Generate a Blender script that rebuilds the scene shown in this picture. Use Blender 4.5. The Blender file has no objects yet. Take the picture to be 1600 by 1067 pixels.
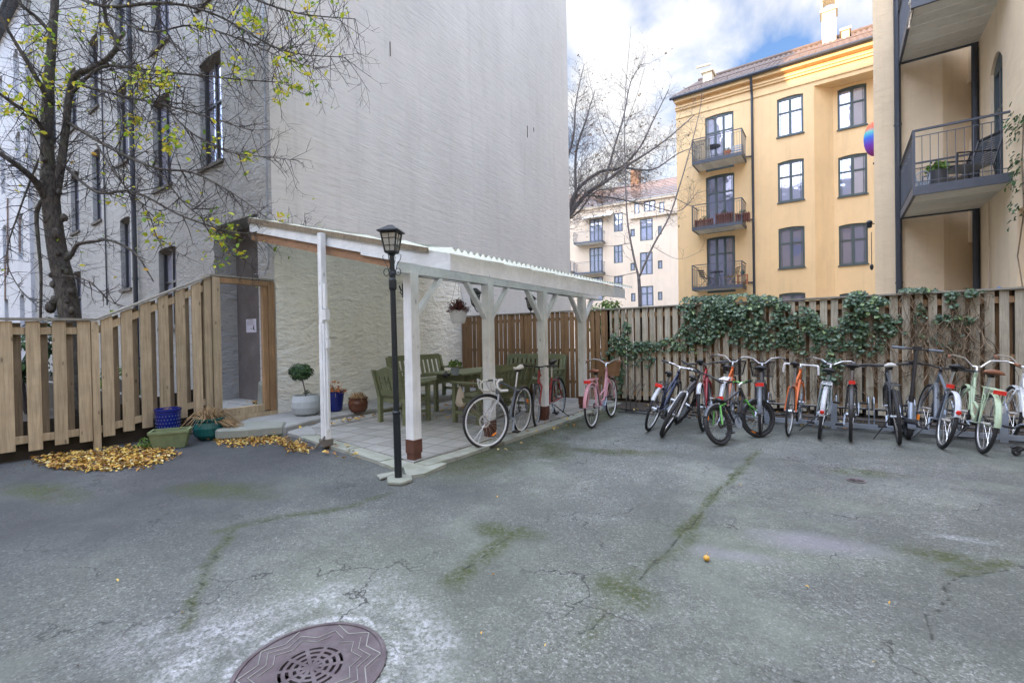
import bpy, math, random
import numpy as np
from mathutils import Vector as V, Matrix
random.seed(7)
rnd = random.Random(11)
sc = bpy.context.scene
COL = sc.collection
PI = math.pi
# ------------------------------------------------------------------ camera model (calibrated from the photograph)
F = 729.5; H = 1.4
yaw, pitch, roll = [math.radians(a) for a in (34.945, -.549, -.980)]
cf = V((-math.sin(yaw)*math.cos(pitch), math.cos(yaw)*math.cos(pitch), math.sin(pitch)))
cr = V((math.cos(yaw), math.sin(yaw), 0)); cu = cr.cross(cf)
cr, cu = cr*math.cos(roll)+cu*math.sin(roll), cu*math.cos(roll)-cr*math.sin(roll)
CAM = V((0, 0, H))
def ray(px, py): return cr*((px-800)/F)+cu*((533.5-py)/F)+cf
def G(px, py, z=0): d = ray(px, py); return CAM+d*((z-H)/d.z)
def PX(px, py, x): d = ray(px, py); return CAM+d*(x/d.x)
def PY(px, py, y): d = ray(px, py); return CAM+d*(y/d.y)
def AT(px, py, dep): return CAM+ray(px, py)*dep
# ------------------------------------------------------------------ mesh builder
class MB:
    def __init__(s): s.v = []; s.f = []; s.r = []; s.mi = []; s.cur = 0; s.m = 0
    def _add(s, vs, fs, r=None):
        b = len(s.v); r = rnd.random() if r is None else r
        s.v += [tuple(p) for p in vs]; s.r += [r]*len(vs)
        s.f += [tuple(b+i for i in f) for f in fs]; s.mi += [s.m]*len(fs)
    def box(s, a, b, r=None):
        x0, x1 = sorted((a[0], b[0])); y0, y1 = sorted((a[1], b[1])); z0, z1 = sorted((a[2], b[2]))
        vs = [(x, y, z) for z in (z0, z1) for y in (y0, y1) for x in (x0, x1)]
        s._add(vs, [(0, 2, 3, 1), (4, 5, 7, 6), (0, 1, 5, 4), (2, 6, 7, 3), (0, 4, 6, 2), (1, 3, 7, 5)], r); return s
    def cbox(s, c, d, r=None):
        return s.box([c[i]-d[i]/2 for i in range(3)], [c[i]+d[i]/2 for i in range(3)], r)
    def bar(s, a, b, w, h, up=(0, 0, 1), r=None):     # rectangular beam from a to b
        a = V(a); b = V(b); d = (b-a).normalized(); up = V(up)
        if abs(d.dot(up)) > .99: up = V((0, 1, 0))
        sd = d.cross(up).normalized()*(w/2); u2 = sd.cross(d).normalized()*(h/2)
        vs = [p+i*sd+j*u2 for p in (a, b) for (i, j) in ((-1, -1), (1, -1), (1, 1), (-1, 1))]
        s._add(vs, [(0, 1, 2, 3), (7, 6, 5, 4), (0, 4, 5, 1), (1, 5, 6, 2), (2, 6, 7, 3), (3, 7, 4, 0)], r); return s
    def tube(s, pts, rad, n=6, cap=True, r=None):
        pts = [V(p) for p in pts]
        if not hasattr(rad, '__len__'): rad = [rad]*len(pts)
        vs = []; fs = []; nrm = None
        for i, p in enumerate(pts):
            d = (pts[min(i+1, len(pts)-1)]-pts[max(i-1, 0)])
            d = d.normalized() if d.length > 1e-9 else V((0, 0, 1))
            if nrm is None:
                nrm = d.orthogonal().normalized()
            else:
                nrm = (nrm-d*nrm.dot(d)); nrm = nrm.normalized() if nrm.length > 1e-6 else d.orthogonal().normalized()
            bi = d.cross(nrm)
            for k in range(n):
                a = 2*PI*k/n; vs.append(p+(nrm*math.cos(a)+bi*math.sin(a))*rad[i])
        for i in range(len(pts)-1):
            for k in range(n):
                k2 = (k+1) % n; fs.append((i*n+k, i*n+k2, (i+1)*n+k2, (i+1)*n+k))
        if cap:
            fs.append(tuple(range(n))[::-1]); fs.append(tuple((len(pts)-1)*n+k for k in range(n)))
        s._add(vs, fs, r); return s
    def lathe(s, c, prof, n=20, r=None, axis=None, cap=True):    # prof: (radius, z)
        vs = []; fs = []
        for (q, z) in prof:
            for k in range(n):
                a = 2*PI*k/n; vs.append(V((q*math.cos(a), q*math.sin(a), z)))
        for i in range(len(prof)-1):
            for k in range(n):
                k2 = (k+1) % n; fs.append((i*n+k, i*n+k2, (i+1)*n+k2, (i+1)*n+k))
        if cap: fs.append(tuple(range(n))[::-1]); fs.append(tuple((len(prof)-1)*n+k for k in range(n)))
        if axis is not None:
            q = V((0, 0, 1)).rotation_difference(V(axis)); vs = [q @ v for v in vs]
        s._add([v+V(c) for v in vs], fs, r); return s
    def torus(s, c, R, w, h, axis='y', n=36, m=8, r=None):   # ring in x-z plane; w = half width along y, h = half radial
        vs = []; fs = []
        for i in range(n):
            a = 2*PI*i/n
            for j in range(m):
                b = 2*PI*j/m; rr = R+h*math.cos(b); vs.append((c[0]+rr*math.cos(a), c[1]+w*math.sin(b), c[2]+rr*math.sin(a)))
        for i in range(n):
            for j in range(m):
                i2 = (i+1) % n; j2 = (j+1) % m; fs.append((i*m+j, i*m+j2, i2*m+j2, i2*m+j))
        s._add(vs, fs, r); return s
    def prism(s, poly, d, r=None):                      # poly: list of 3D pts, extruded by vector d
        n = len(poly); d = V(d); vs = [V(p) for p in poly]+[V(p)+d for p in poly]
        s._add(vs, [tuple(range(n))[::-1], tuple(range(n, 2*n))]+[(i, (i+1) % n, (i+1) % n+n, i+n) for i in range(n)], r); return s
    def quad(s, a, b, c, d, r=None): s._add([a, b, c, d], [(0, 1, 2, 3)], r); return s
    def ico(s, c, q, sc_=(1, 1, 1), n=8, jit=0, r=None):
        prof = []; vs = []; fs = []; m = max(4, n//2)
        for i in range(m+1):
            t = PI*i/m
            for k in range(n):
                a = 2*PI*k/n; j = 1+rnd.uniform(-jit, jit)
                vs.append((c[0]+q*sc_[0]*math.sin(t)*math.cos(a)*j, c[1]+q*sc_[1]*math.sin(t)*math.sin(a)*j, c[2]+q*sc_[2]*math.cos(t)*j))
        for i in range(m):
            for k in range(n):
                k2 = (k+1) % n; fs.append((i*n+k, i*n+k2, (i+1)*n+k2, (i+1)*n+k))
        s._add(vs, fs, r); return s
    def leaf(s, p, size, nrm, r=None, kind=0):
        nrm = V(nrm).normalized(); a = nrm.orthogonal().normalized(); a.rotate(Matrix.Rotation(rnd.uniform(0, 2*PI), 3, nrm)); b = nrm.cross(a)
        p = V(p); fo = nrm*size*.16
        if kind == 0:    # pointed oval, folded along the midrib
            vs = [p-a*size*.5, p-a*size*.15+b*size*.33+fo, p+a*size*.25+b*size*.25+fo, p+a*size*.55, p+a*size*.25-b*size*.25+fo, p-a*size*.15-b*size*.33+fo]
            s._add(vs, [(0, 1, 2, 3), (0, 3, 4, 5)], r)
        else:            # lobed ivy leaf
            vs = [p-a*size*.4, p-a*size*.3+b*size*.45+fo, p+b*size*.25, p+a*size*.12+b*size*.4+fo, p+a*size*.55, p+a*size*.12-b*size*.4+fo, p-b*size*.25, p-a*size*.3-b*size*.45+fo]
            s._add(vs, [(0, 1, 2), (0, 2, 3, 4), (0, 4, 5, 6), (0, 6, 7)], r)
        return s
    def xf(s, M, start=0): s.v[start:] = [tuple(M @ V(p)) for p in s.v[start:]]; return s
    def build(s, name, mats, parent=None, org=None, smooth=False, bevel=0):
        if not s.v: return None
        mats = mats if isinstance(mats, (list, tuple)) else [mats]
        arr = np.array(s.v, dtype=np.float64)
        if parent is None:
            if org is None: org = ((arr[:, 0].min()+arr[:, 0].max())/2, (arr[:, 1].min()+arr[:, 1].max())/2, arr[:, 2].min())
            o_loc = org
        else:
            if org is None: org = parent.get('_org', (0, 0, 0)) if parent else (0, 0, 0)
            o_loc = (0, 0, 0)
        org = tuple(org)
        arr = arr-np.array(org)
        me = bpy.data.meshes.new(name); me.from_pydata(arr.tolist(), [], s.f)
        at = me.attributes.new('rnd', 'FLOAT', 'POINT'); at.data.foreach_set('value', s.r)
        for m in mats: me.materials.append(m)
        if len(mats) > 1: me.polygons.foreach_set('material_index', s.mi)
        if smooth: me.shade_smooth()
        me.validate(); me.update()
        o = bpy.data.objects.new(name, me); COL.objects.link(o); o.location = o_loc
        o['_org'] = org
        if parent is not None: o.parent = parent
        if bevel:
            b = o.modifiers.new('bevel', 'BEVEL'); b.width = bevel; b.segments = 1; b.limit_method = 'ANGLE'; b.angle_limit = .7
        return o
def tag(o, label=None, cat=None, group=None, kind=None):
    if label: o['label'] = label
    if cat: o['category'] = cat
    if group: o['group'] = group
    if kind: o['kind'] = kind
    return o
def thing(name, loc, label, cat, group=None, local=False, rz=0):
    o = bpy.data.objects.new(name, None); COL.objects.link(o); o.location = loc; o.empty_display_size = .1
    o['_org'] = (0, 0, 0) if local else tuple(loc)
    o.rotation_euler = (0, 0, rz)
    return tag(o, label, cat, group)
def copy_tree(o, parent=None):
    c = o.copy(); COL.objects.link(c); c.parent = parent
    for ch in list(o.children): copy_tree(ch, c)
    return c
# ------------------------------------------------------------------ materials
class NT:
    def __init__(s, name):
        s.m = bpy.data.materials.new(name); s.m.use_nodes = True; s.t = s.m.node_tree; s.n = s.t.nodes
        s.b = s.n['Principled BSDF']; s.out = s.n['Material Output']; s._tc = None
    def L(s, a, b): s.t.links.new(a, b)
    def node(s, ty, **k):
        n = s.n.new(ty)
        for q, w in k.items(): setattr(n, q, w)
        return n
    def tc(s, scale=(1, 1, 1), rot=(0, 0, 0), loc=(0, 0, 0)):
        if s._tc is None: s._tc = s.node('ShaderNodeTexCoord')
        mp = s.node('ShaderNodeMapping'); mp.inputs['Scale'].default_value = scale; mp.inputs['Rotation'].default_value = rot; mp.inputs['Location'].default_value = loc
        s.L(s._tc.outputs['Object'], mp.inputs['Vector']); return mp.outputs[0]
    def noise(s, vec, scale, detail=4, rough=.55, dist=0):
        n = s.node('ShaderNodeTexNoise'); n.inputs['Scale'].default_value = scale; n.inputs['Detail'].default_value = detail
        n.inputs['Roughness'].default_value = rough; n.inputs['Distortion'].default_value = dist; s.L(vec, n.inputs['Vector']); return n.outputs['Fac']
    def vor(s, vec, scale, feat='F1'):
        n = s.node('ShaderNodeTexVoronoi'); n.feature = feat; n.inputs['Scale'].default_value = scale; s.L(vec, n.inputs['Vector']); return n
    def attr(s, name):
        n = s.node('ShaderNodeAttribute'); n.attribute_name = name; return n.outputs['Fac']
    def math(s, op, a, b=None, c=None, clamp=False):
        n = s.node('ShaderNodeMath', operation=op); n.use_clamp = clamp
        for i, q in enumerate((a, b, c)):
            if q is None: continue
            if isinstance(q, (int, float)): n.inputs[i].default_value = q
            else: s.L(q, n.inputs[i])
        return n.outputs[0]
    def ramp(s, fac, stops):
        n = s.node('ShaderNodeValToRGB'); e = n.color_ramp.elements
        while len(e) < len(stops): e.new(.5)
        for i, (p, c) in enumerate(stops):
            e[i].position = p; e[i].color = (*c, 1) if hasattr(c, '__len__') else (c, c, c, 1)
        s.L(fac, n.inputs[0]); return n.outputs['Color']
    def mix(s, fac, a, b, mode='MIX'):
        n = s.node('ShaderNodeMix', data_type='RGBA', blend_type=mode)
        for i, q in ((0, fac), (6, a), (7, b)):
            if isinstance(q, (int, float)): n.inputs[i].default_value = q
            elif isinstance(q, tuple): n.inputs[i].default_value = (*q, 1)
            else: s.L(q, n.inputs[i])
        return n.outputs[2]
    def bump(s, h, strength=.5, dist=.01, prev=None):
        n = s.node('ShaderNodeBump'); n.inputs['Strength'].default_value = strength; n.inputs['Distance'].default_value = dist
        s.L(h, n.inputs['Height'])
        if prev is not None: s.L(prev, n.inputs['Normal'])
        return n.outputs[0]
    def fin(s, col=None, rough=None, nrm=None, metal=None, spec=None):
        for k, q in (('Base Color', col), ('Roughness', rough), ('Normal', nrm), ('Metallic', metal), ('Specular IOR Level', spec)):
            if q is None: continue
            if isinstance(q, (int, float)): s.b.inputs[k].default_value = q
            elif isinstance(q, tuple): s.b.inputs[k].default_value = (*q, 1)
            else: s.L(q, s.b.inputs[k])
        return s.m
def C3(c, k): return tuple(min(1, max(0, x*k)) for x in c)
def mat(name, col, rough=.5, metal=0, var=.12, scale=5, bump=0, bscale=60, rv=.1, stretch=(1, 1, 1), spec=.5, dirt=0, dcol=(.08, .08, .06)):
    t = NT(name); v = t.tc(stretch)
    n = t.noise(v, scale, 5, .6)
    n2 = t.math('ADD', t.math('MULTIPLY', t.math('SUBTRACT', n, .5), 2*var*1.6), t.math('MULTIPLY', t.math('SUBTRACT', t.attr('rnd'), .5), 2*rv))
    k = t.math('ADD', n2, 1.0)
    g = t.node('ShaderNodeCombineColor'); [t.L(k, g.inputs[i]) for i in range(3)]
    c = t.mix(1.0, col, g.outputs[0], 'MULTIPLY')
    if dirt: c = t.mix(t.math('MULTIPLY', t.ramp(t.noise(v, scale*.6+1.7, 6, .7), [(.45, 0.), (.75, 1.)]), dirt), c, dcol)
    nr = t.bump(t.noise(v, bscale, 4), .6, bump) if bump else None
    return t.fin(c, rough, nr, metal, spec)
def wood(name, c1, c2, rough=.75, ax=2, streak=30, rv=.35, green=0):
    t = NT(name); s = [streak]*3; s[ax] = 1.3; v0 = t.tc(tuple(s))
    add = t.node('ShaderNodeVectorMath', operation='ADD'); cb = t.node('ShaderNodeCombineXYZ')
    at = t.math('MULTIPLY', t.attr('rnd'), 57.); [t.L(at, cb.inputs[i]) for i in range(3)]
    t.L(v0, add.inputs[0]); t.L(cb.outputs[0], add.inputs[1]); v = add.outputs[0]
    n = t.noise(v, 1.6, 6, .65, .4); n2 = t.noise(t.tc((1, 1, 1)), 3.5, 5, .6)
    c = t.mix(t.ramp(n, [(.3, 0.), (.72, 1.)]), c1, c2)
    k = t.math('ADD', t.math('MULTIPLY', t.math('SUBTRACT', t.attr('rnd'), .5), rv), t.math('ADD', .7, t.math('MULTIPLY', n2, .6)))
    g = t.node('ShaderNodeCombineColor'); [t.L(k, g.inputs[i]) for i in range(3)]
    c = t.mix(1., c, g.outputs[0], 'MULTIPLY')
    s2 = [9]*3; s2[ax] = 3.2
    ad2 = t.node('ShaderNodeVectorMath', operation='ADD'); t.L(t.tc(tuple(s2)), ad2.inputs[0]); t.L(cb.outputs[0], ad2.inputs[1])
    kn = t.vor(ad2.outputs[0], 1.0).outputs['Distance']
    c = t.mix(t.ramp(kn, [(.06, .75), (.13, 0.)]), c, C3(c1, .35))
    if green: c = t.mix(t.math('MULTIPLY', t.ramp(t.noise(t.tc((1, 1, .6)), 2.2, 5, .7), [(.45, 0.), (.7, 1.)]), green), c, (.09, .12, .05))
    return t.fin(c, rough, t.bump(n, .5, .003))
M = {}
M['steel'] = mat('steel', (.55, .56, .58), .28, .9, .06, rv=.1)
M['alu'] = mat('alu', (.62, .63, .65), .35, .8, .06)
M['galv'] = mat('galvanised', (.33, .38, .45), .5, .5, .15, 9, rv=.1)
M['black'] = mat('black_plastic', (.018, .018, .02), .45, 0, .2)
M['rubber'] = mat('rubber', (.022, .022, .024), .75, 0, .3, 30)
M['rubber_dk'] = M['rubber']
M['leather'] = mat('leather', (.23, .09, .045), .5, 0, .2, 20)
M['white_sad'] = mat('white_saddle', (.62, .61, .58), .5, 0, .1)
M['red_ref'] = mat('red_reflector', (.62, .03, .02), .2, 0, .05)
M['or_ref'] = mat('orange_reflector', (.9, .25, .02), .25, 0, .05)
M['wicker'] = mat('wicker', (.22, .12, .055), .75, 0, .35, 70, .004, 160)
def paint(nm, c, r=.3): M[nm] = mat(nm, c, r, 0, .08, 8, rv=.06, dirt=.12)
for nm, c in dict(p_white=(.7, .71, .73), p_silver=(.45, .47, .5), p_red=(.28, .018, .025), p_pink=(.55, .27, .31), p_navy=(.02, .035, .09), p_grey=(.12, .14, .17), p_black=(.02, .02, .024),
                  p_green=(.10, .34, .06), p_orange=(.62, .15, .04), p_dgreen=(.05, .13, .11), p_mint=(.40, .50, .34), p_blue=(.08, .13, .25), p_char=(.05, .055, .065)).items(): paint(nm, c)
M['white_paint'] = wood('white_painted_wood', (.66, .68, .69), (.80, .81, .81), .6, 2, 25, .06, .14)
M['white_paint_h'] = wood('white_painted_board', (.60, .62, .63), (.73, .75, .75), .6, 0, 14, .06, .12)
M['brown_base'] = mat('brown_base', (.09, .035, .022), .7, 0, .3, 12)
M['wood_old'] = wood('wood_weathered', (.25, .22, .165), (.49, .44, .345), .8, 2, 26, .3, .3)
M['wood_left'] = wood('wood_sandy', (.27, .20, .12), (.48, .385, .25), .8, 2, 26, .3, .12)
M['wood_brown'] = wood('wood_brown', (.14, .075, .032), (.25, .15, .07), .75, 2, 26, .35)
M['wood_mid'] = wood('wood_rear', (.12, .09, .055), (.23, .18, .12), .75, 2, 26, .35)
M['wood_frame'] = wood('wood_frame', (.20, .115, .05), (.34, .21, .11), .7, 2, 20, .15)
M['wood_raw'] = wood('wood_raw', (.2, .1, .045), (.3, .17, .09), .7, 0, 14, .2)
M['wood_gray'] = wood('wood_grey', (.18, .17, .14), (.3, .28, .23), .8, 0, 14, .3)
M['wood_dark'] = mat('wood_dark', (.035, .028, .02), .85, 0, .3, 10)
M['olive'] = wood('olive_painted_wood', (.125, .14, .075), (.175, .195, .105), .55, 0, 10, .12)
M['lamp'] = mat('black_iron', (.018, .024, .03), .42, .3, .25, 30, .0015, 90)
M['poststeel'] = mat('anthracite_steel', (.05, .058, .075), .4, .3, .15)
M['frame_gr'] = mat('window_frame_paint', (.06, .085, .09), .45, 0, .1)
M['frame_dk'] = mat('window_frame_dark', (.03, .035, .045), .5, 0, .2)
M['frame_wh'] = mat('window_frame_white', (.5, .52, .53), .5, 0, .1)
M['under'] = mat('balcony_underside', (.68, .66, .60), .7, 0, .1, 4, dirt=.25, dcol=(.25, .25, .2))
M['edge'] = mat('balcony_edge', (.075, .085, .11), .45, .2, .15)
M['glazed_blue'] = mat('glazed_blue', (.012, .02, .16), .15, 0, .2, 8)
M['teal'] = mat('glazed_teal', (.012, .09, .085), .18, 0, .3, 8)
M['concrete_pot'] = mat('concrete_pot', (.36, .39, .4), .75, 0, .12, 7, .002, 60)
M['green_pot'] = mat('mossy_planter', (.16, .2, .1), .8, 0, .3, 12, .004, 60)
M['brown_pot'] = mat('glazed_brown', (.10, .035, .018), .25, 0, .35, 9)
M['terra'] = mat('terracotta', (.4, .16, .08), .8, 0, .15)
M['soil'] = mat('soil', (.045, .035, .026), .95, 0, .5, 25, .01, 60)
M['stone'] = mat('stone', (.24, .25, .22), .9, 0, .3, 4, .012, 18, dirt=.5, dcol=(.1, .13, .06))
M['cloth'] = mat('cloth', (.5, .44, .36), .9, 0, .15)
M['paper'] = mat('paper', (.66, .66, .76), .7, 0, .04)
M['ink'] = mat('ink', (.05, .05, .06), .7)
M['white_pl'] = mat('white_plastic', (.72, .73, .73), .4, 0, .06)
M['straw'] = mat('dry_stems', (.30, .20, .10), .9, 0, .4, 20, rv=.5)
M['twig'] = mat('dead_vine', (.2, .15, .1), .9, 0, .3, 20, rv=.6)
M['chain'] = mat('chain_metal', (.08, .075, .07), .45, .7, .2)
M['brick_box'] = mat('red_brown_box', (.16, .06, .045), .8, 0, .3, 40)
M['hole'] = mat('dark_interior', (.012, .013, .016), .9)
M['curtain'] = mat('curtain', (.55, .55, .6), .8, 0, .1)
def glassmat(name, tint, metal=.55, rough=.04, wob=.02):
    t = NT(name); v = t.tc()
    nr = t.bump(t.noise(v, 1.3, 2), .35, wob)
    return t.fin(tint, rough, nr, metal, .8)
M['glass'] = glassmat('window_glass', (.50, .51, .64))
M['glass_dk'] = glassmat('window_glass_dark', (.24, .25, .36), .45)
M['glass_lamp'] = mat('lamp_glass', (.35, .37, .36), .15, .3, .1)
def leafmat(name, stops, rough=.55, tr=.35):
    t = NT(name); c = t.ramp(t.attr('rnd'), stops)
    n = t.noise(t.tc(), 40, 2); c = t.mix(t.math('MULTIPLY', n, .25), c, (.02, .03, .01))
    t.fin(c, rough)
    d = t.node('ShaderNodeBsdfTranslucent'); t.L(c, d.inputs[0]); mx = t.node('ShaderNodeMixShader'); mx.inputs[0].default_value = tr
    t.L(t.b.outputs[0], mx.inputs[1]); t.L(d.outputs[0], mx.inputs[2]); t.L(mx.outputs[0], t.out.inputs[0]); return t.m
M['leaf_aut'] = leafmat('autumn_leaves', [(0, (.16, .34, .04)), (.3, (.38, .52, .04)), (.55, (.78, .72, .05)), (.85, (.88, .66, .05)), (1, (.7, .42, .05))])
M['leaf_ivy'] = leafmat('ivy_leaves', [(0, (.03, .07, .035)), (.4, (.07, .13, .07)), (.75, (.14, .21, .13)), (1, (.24, .34, .13))], .28, .1)
M['leaf_dk'] = leafmat('dark_leaves', [(0, (.012, .04, .012)), (.6, (.03, .09, .025)), (1, (.07, .15, .04))], .4, .15)
M['leaf_lt'] = leafmat('light_leaves', [(0, (.06, .14, .02)), (1, (.2, .32, .06))], .5, .3)
M['leaf_fall'] = leafmat('fallen_leaves', [(0, (.09, .04, .02)), (.25, (.28, .13, .03)), (.5, (.5, .27, .05)), (.8, (.68, .48, .09)), (1, (.62, .54, .3))], .7, .1)
M['heather'] = leafmat('heather', [(0, (.05, .02, .02)), (.5, (.16, .05, .05)), (1, (.3, .14, .1))], .8, .1)
M['bloom'] = leafmat('orange_plant', [(0, (.5, .12, .04)), (1, (.6, .28, .08))], .8, .2)
# bark
t = NT('bark'); v = t.tc((1, 1, .35)); n = t.noise(v, 22, 6, .7, .6); n2 = t.noise(t.tc(), 3, 4)
c = t.mix(t.ramp(n, [(.35, 0.), (.65, 1.)]), (.035, .03, .026), (.15, .13, .105)); c = t.mix(t.ramp(n2, [(.5, 0.), (.7, .5)]), c, (.1, .12, .07))
M['bark'] = t.fin(c, .9, t.bump(n2, 1, .05, t.bump(n, 1., .035)))
M['bark_thin'] = mat('twig_bark', (.055, .045, .042), .85, 0, .3, 10, rv=.2)
M['bark_pale'] = mat('pale_bark', (.16, .145, .145), .85, 0, .3, 10, rv=.2)
# walls
def wallmat(name, base, dark, cs=3.0, bump=.02, yellow=None, st=(1, .3, 1), fine=30, streak=.5):
    t = NT(name); v = t.tc(st)
    a = t.noise(v, cs*2.2, 6, .62, .25); b = t.noise(t.tc((st[0], st[1]*1.5, 1)), fine, 5, .65); w = t.noise(t.tc((1, 1, .6)), .5, 7, .65)
    d = t.noise(t.tc((st[0], st[1]*.6, 1)), cs*7, 3, .5, .3)
    c = t.mix(t.ramp(w, [(.35, 0.), (.65, 1.)]), base, C3(base, .87))
    w2 = t.noise(t.tc((1, 1, 1)), 1.9, 6, .75); c = t.mix(t.ramp(w2, [(.5, 0.), (.72, .3)]), c, C3(base, .78))
    c = t.mix(t.math('MULTIPLY', t.ramp(d, [(.28, 1.), (.42, 0.)]), streak), c, dark)
    c = t.mix(t.math('MULTIPLY', t.ramp(t.noise(t.tc((1, 1, .25)), 1.3, 6, .75), [(.55, 0.), (.8, 1.)]), .35), c, dark)
    c = t.mix(t.math('MULTIPLY', t.ramp(t.noise(t.tc((2.2, 2.2, .12)), 1.6, 6, .7), [(.52, 0.), (.7, 1.)]), .28), c, C3(base, .62))
    if yellow: c = t.mix(t.ramp(t.noise(t.tc(), 1.1, 4), [(.4, 0.), (.75, .5)]), c, yellow)
    nr = t.bump(a, .9, bump); nr = t.bump(d, .8, bump*.5, nr); nr = t.bump(b, .5, bump*.18, nr)
    return t.fin(c, .85, nr)
M['gable'] = wallmat('whitewashed_brick', (.565, .562, .54), (.37, .37, .36), 4.2, .012, st=(1, .16, 1), fine=34)
M['facade'] = wallmat('rough_render', (.41, .41, .395), (.19, .19, .185), 3.2, .07, st=(.6, .6, 1), fine=16, streak=.45)
M['far_white'] = wallmat('smooth_white_render', (.56, .57, .60), (.40, .39, .39), 1.5, .01, st=(1, 1, 1), fine=20, streak=.1)
M['cream_low'] = wallmat('cream_painted_masonry', (.78, .765, .68), (.50, .49, .42), 2.6, .06, st=(1, .62, 1.15), fine=14, streak=.35)
M['yellow'] = wallmat('yellow_render', (.88, .62, .34), (.78, .52, .27), 1.0, .008, st=(1, 1, 1), fine=14, streak=.05)
M['yellow_near'] = wallmat('yellow_render_near', (.82, .66, .46), (.68, .53, .36), 1.2, .02, st=(.7, .7, 1), fine=9, streak=.08)
M['cream'] = wallmat('pale_render', (.68, .54, .41), (.58, .46, .35), .8, .008, st=(1, 1, 1), fine=10, streak=.05)
M['recess'] = mat('grey_brown_render', (.125, .11, .105), .9, 0, .3, 2.2, .01, 30, dirt=.25, dcol=(.25, .26, .3))
M['roof_dk'] = mat('dark_tiles', (.065, .07, .085), .6, 0, .2, 6, .01, 40)
M['roof_red'] = mat('red_tiles', (.15, .085, .06), .8, 0, .25, 6, .01, 40)
M['chimney'] = mat('chimney_render', (.72, .6, .42), .8, 0, .1)
M['lintel'] = mat('lintel_stone', (.14, .125, .105), .9, 0, .25, 8, .01, 30)
# manhole iron
M['iron'] = mat('cast_iron', (.105, .082, .09), .55, .35, .35, 12, .004, 60, dirt=.5, dcol=(.2, .19, .19))
M['iron_hi'] = mat('cast_iron_edge', (.27, .27, .25), .5, .3, .3, 14)
M['moss_st'] = mat('mossy_concrete', (.27, .28, .24), .9, 0, .25, 5, .01, 30, dirt=.5, dcol=(.12, .15, .07))
M['conc'] = mat('ledge_concrete', (.27, .27, .26), .9, 0, .2, 3, .01, 25, dirt=.35, dcol=(.12, .13, .09))
t = NT('corrugated_sheet'); n = t.noise(t.tc(), 4, 5)
c = t.mix(n, (.62, .62, .55), (.48, .51, .40)); t.fin(c, .5); d = t.node('ShaderNodeBsdfTranslucent'); t.L(c, d.inputs[0]); mx = t.node('ShaderNodeMixShader'); mx.inputs[0].default_value = .8; t.L(t.b.outputs[0], mx.inputs[1]); t.L(d.outputs[0], mx.inputs[2]); t.L(mx.outputs[0], t.out.inputs[0]); M['corr'] = t.m
t = NT('rainbow_cloth'); s_ = t.node('ShaderNodeSeparateXYZ'); t.L(t.tc(), s_.inputs[0])
c = t.ramp(t.math('ADD', t.math('MULTIPLY', s_.outputs[2], .8), .5), [(0, (.4, .05, .25)), (.3, (.2, .05, .5)), (.5, (.04, .15, .7)), (.65, (.1, .5, .5)), (.78, (.7, .1, .03)), (1, (.85, .12, .02))])
M['rainbow'] = t.fin(c, .6)
# ------------------------------------------------------------------ ground
def hsh(ix, iy, sd): 
    h = np.sin(ix*127.1+iy*311.7+sd*74.7)*43758.5453; return h-np.floor(h)
def vn(x, y, fr, sd=0, oct_=4):
    s = 0; a = 1; tot = 0
    for o in range(oct_):
        X = x*fr; Y = y*fr; ix = np.floor(X); iy = np.floor(Y); fx = X-ix; fy = Y-iy; fx = fx*fx*(3-2*fx); fy = fy*fy*(3-2*fy)
        q = (hsh(ix, iy, sd+o)*(1-fx)+hsh(ix+1, iy, sd+o)*fx)*(1-fy)+(hsh(ix, iy+1, sd+o)*(1-fx)+hsh(ix+1, iy+1, sd+o)*fx)*fy
        s = s+a*q; tot += a; a *= .55; fr *= 2.03
    return s/tot
def dseg(x, y, pts):
    best = np.full_like(x, 1e9)
    for (a, b) in zip(pts[:-1], pts[1:]):
        dx, dy = b[0]-a[0], b[1]-a[1]; l2 = dx*dx+dy*dy+1e-9
        tt = np.clip(((x-a[0])*dx+(y-a[1])*dy)/l2, 0, 1); best = np.minimum(best, np.hypot(x-a[0]-tt*dx, y-a[1]-tt*dy))
    return best
def gp(*a): p = G(*a); return (p.x, p.y)
xs = np.arange(-9.2, 4.01, .03); ys = np.arange(-.6, 9.31, .03)
Xg, Yg = np.meshgrid(xs, ys)
wx = Xg+(vn(Xg, Yg, 1.2, 3)-.5)*.35; wy = Yg+(vn(Xg, Yg, 1.2, 9)-.5)*.35
wfx = Xg+(vn(Xg, Yg, 7, 13)-.5)*.10; wfy = Yg+(vn(Xg, Yg, 7, 19)-.5)*.10
crk = [[gp(1188, 700), gp(1165, 725), gp(1110, 780), gp(1064, 834)], [gp(1064, 834), gp(1020, 880), gp(975, 920), gp(955, 950), gp(900, 985)],
       [gp(355, 830), gp(345, 860), gp(318, 895), gp(300, 930), gp(285, 985)], [gp(355, 830), gp(430, 810), gp(560, 790), gp(610, 770)],
       [gp(1600, 885), gp(1560, 893), gp(1505, 900)], [gp(1505, 900), gp(1450, 960), gp(1455, 1000)], [gp(1150, 1035), gp(1200, 1050), gp(1270, 1067)],
       [gp(820, 825), gp(780, 845), gp(740, 880), gp(700, 905)], [gp(800, 672), gp(930, 668)], [gp(940, 673), gp(1010, 678)]]
dm = dseg(wfx, wfy, crk[0])
dall = np.minimum.reduce([dseg(wfx, wfy, c) for c in crk])
def blob(px, py, rx, ry, ang=0, sd=5):
    c = gp(px, py); a = math.radians(ang); dx = wx-c[0]; dy = wy-c[1]
    u_ = dx*math.cos(a)+dy*math.sin(a); v_ = -dx*math.sin(a)+dy*math.cos(a)
    return np.clip(1.35-np.hypot(u_/rx, v_/ry), 0, 1)
moss = np.clip(1-dm/.045, 0, 1)*np.clip((6.3-wy)*2, 0, 1)
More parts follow.
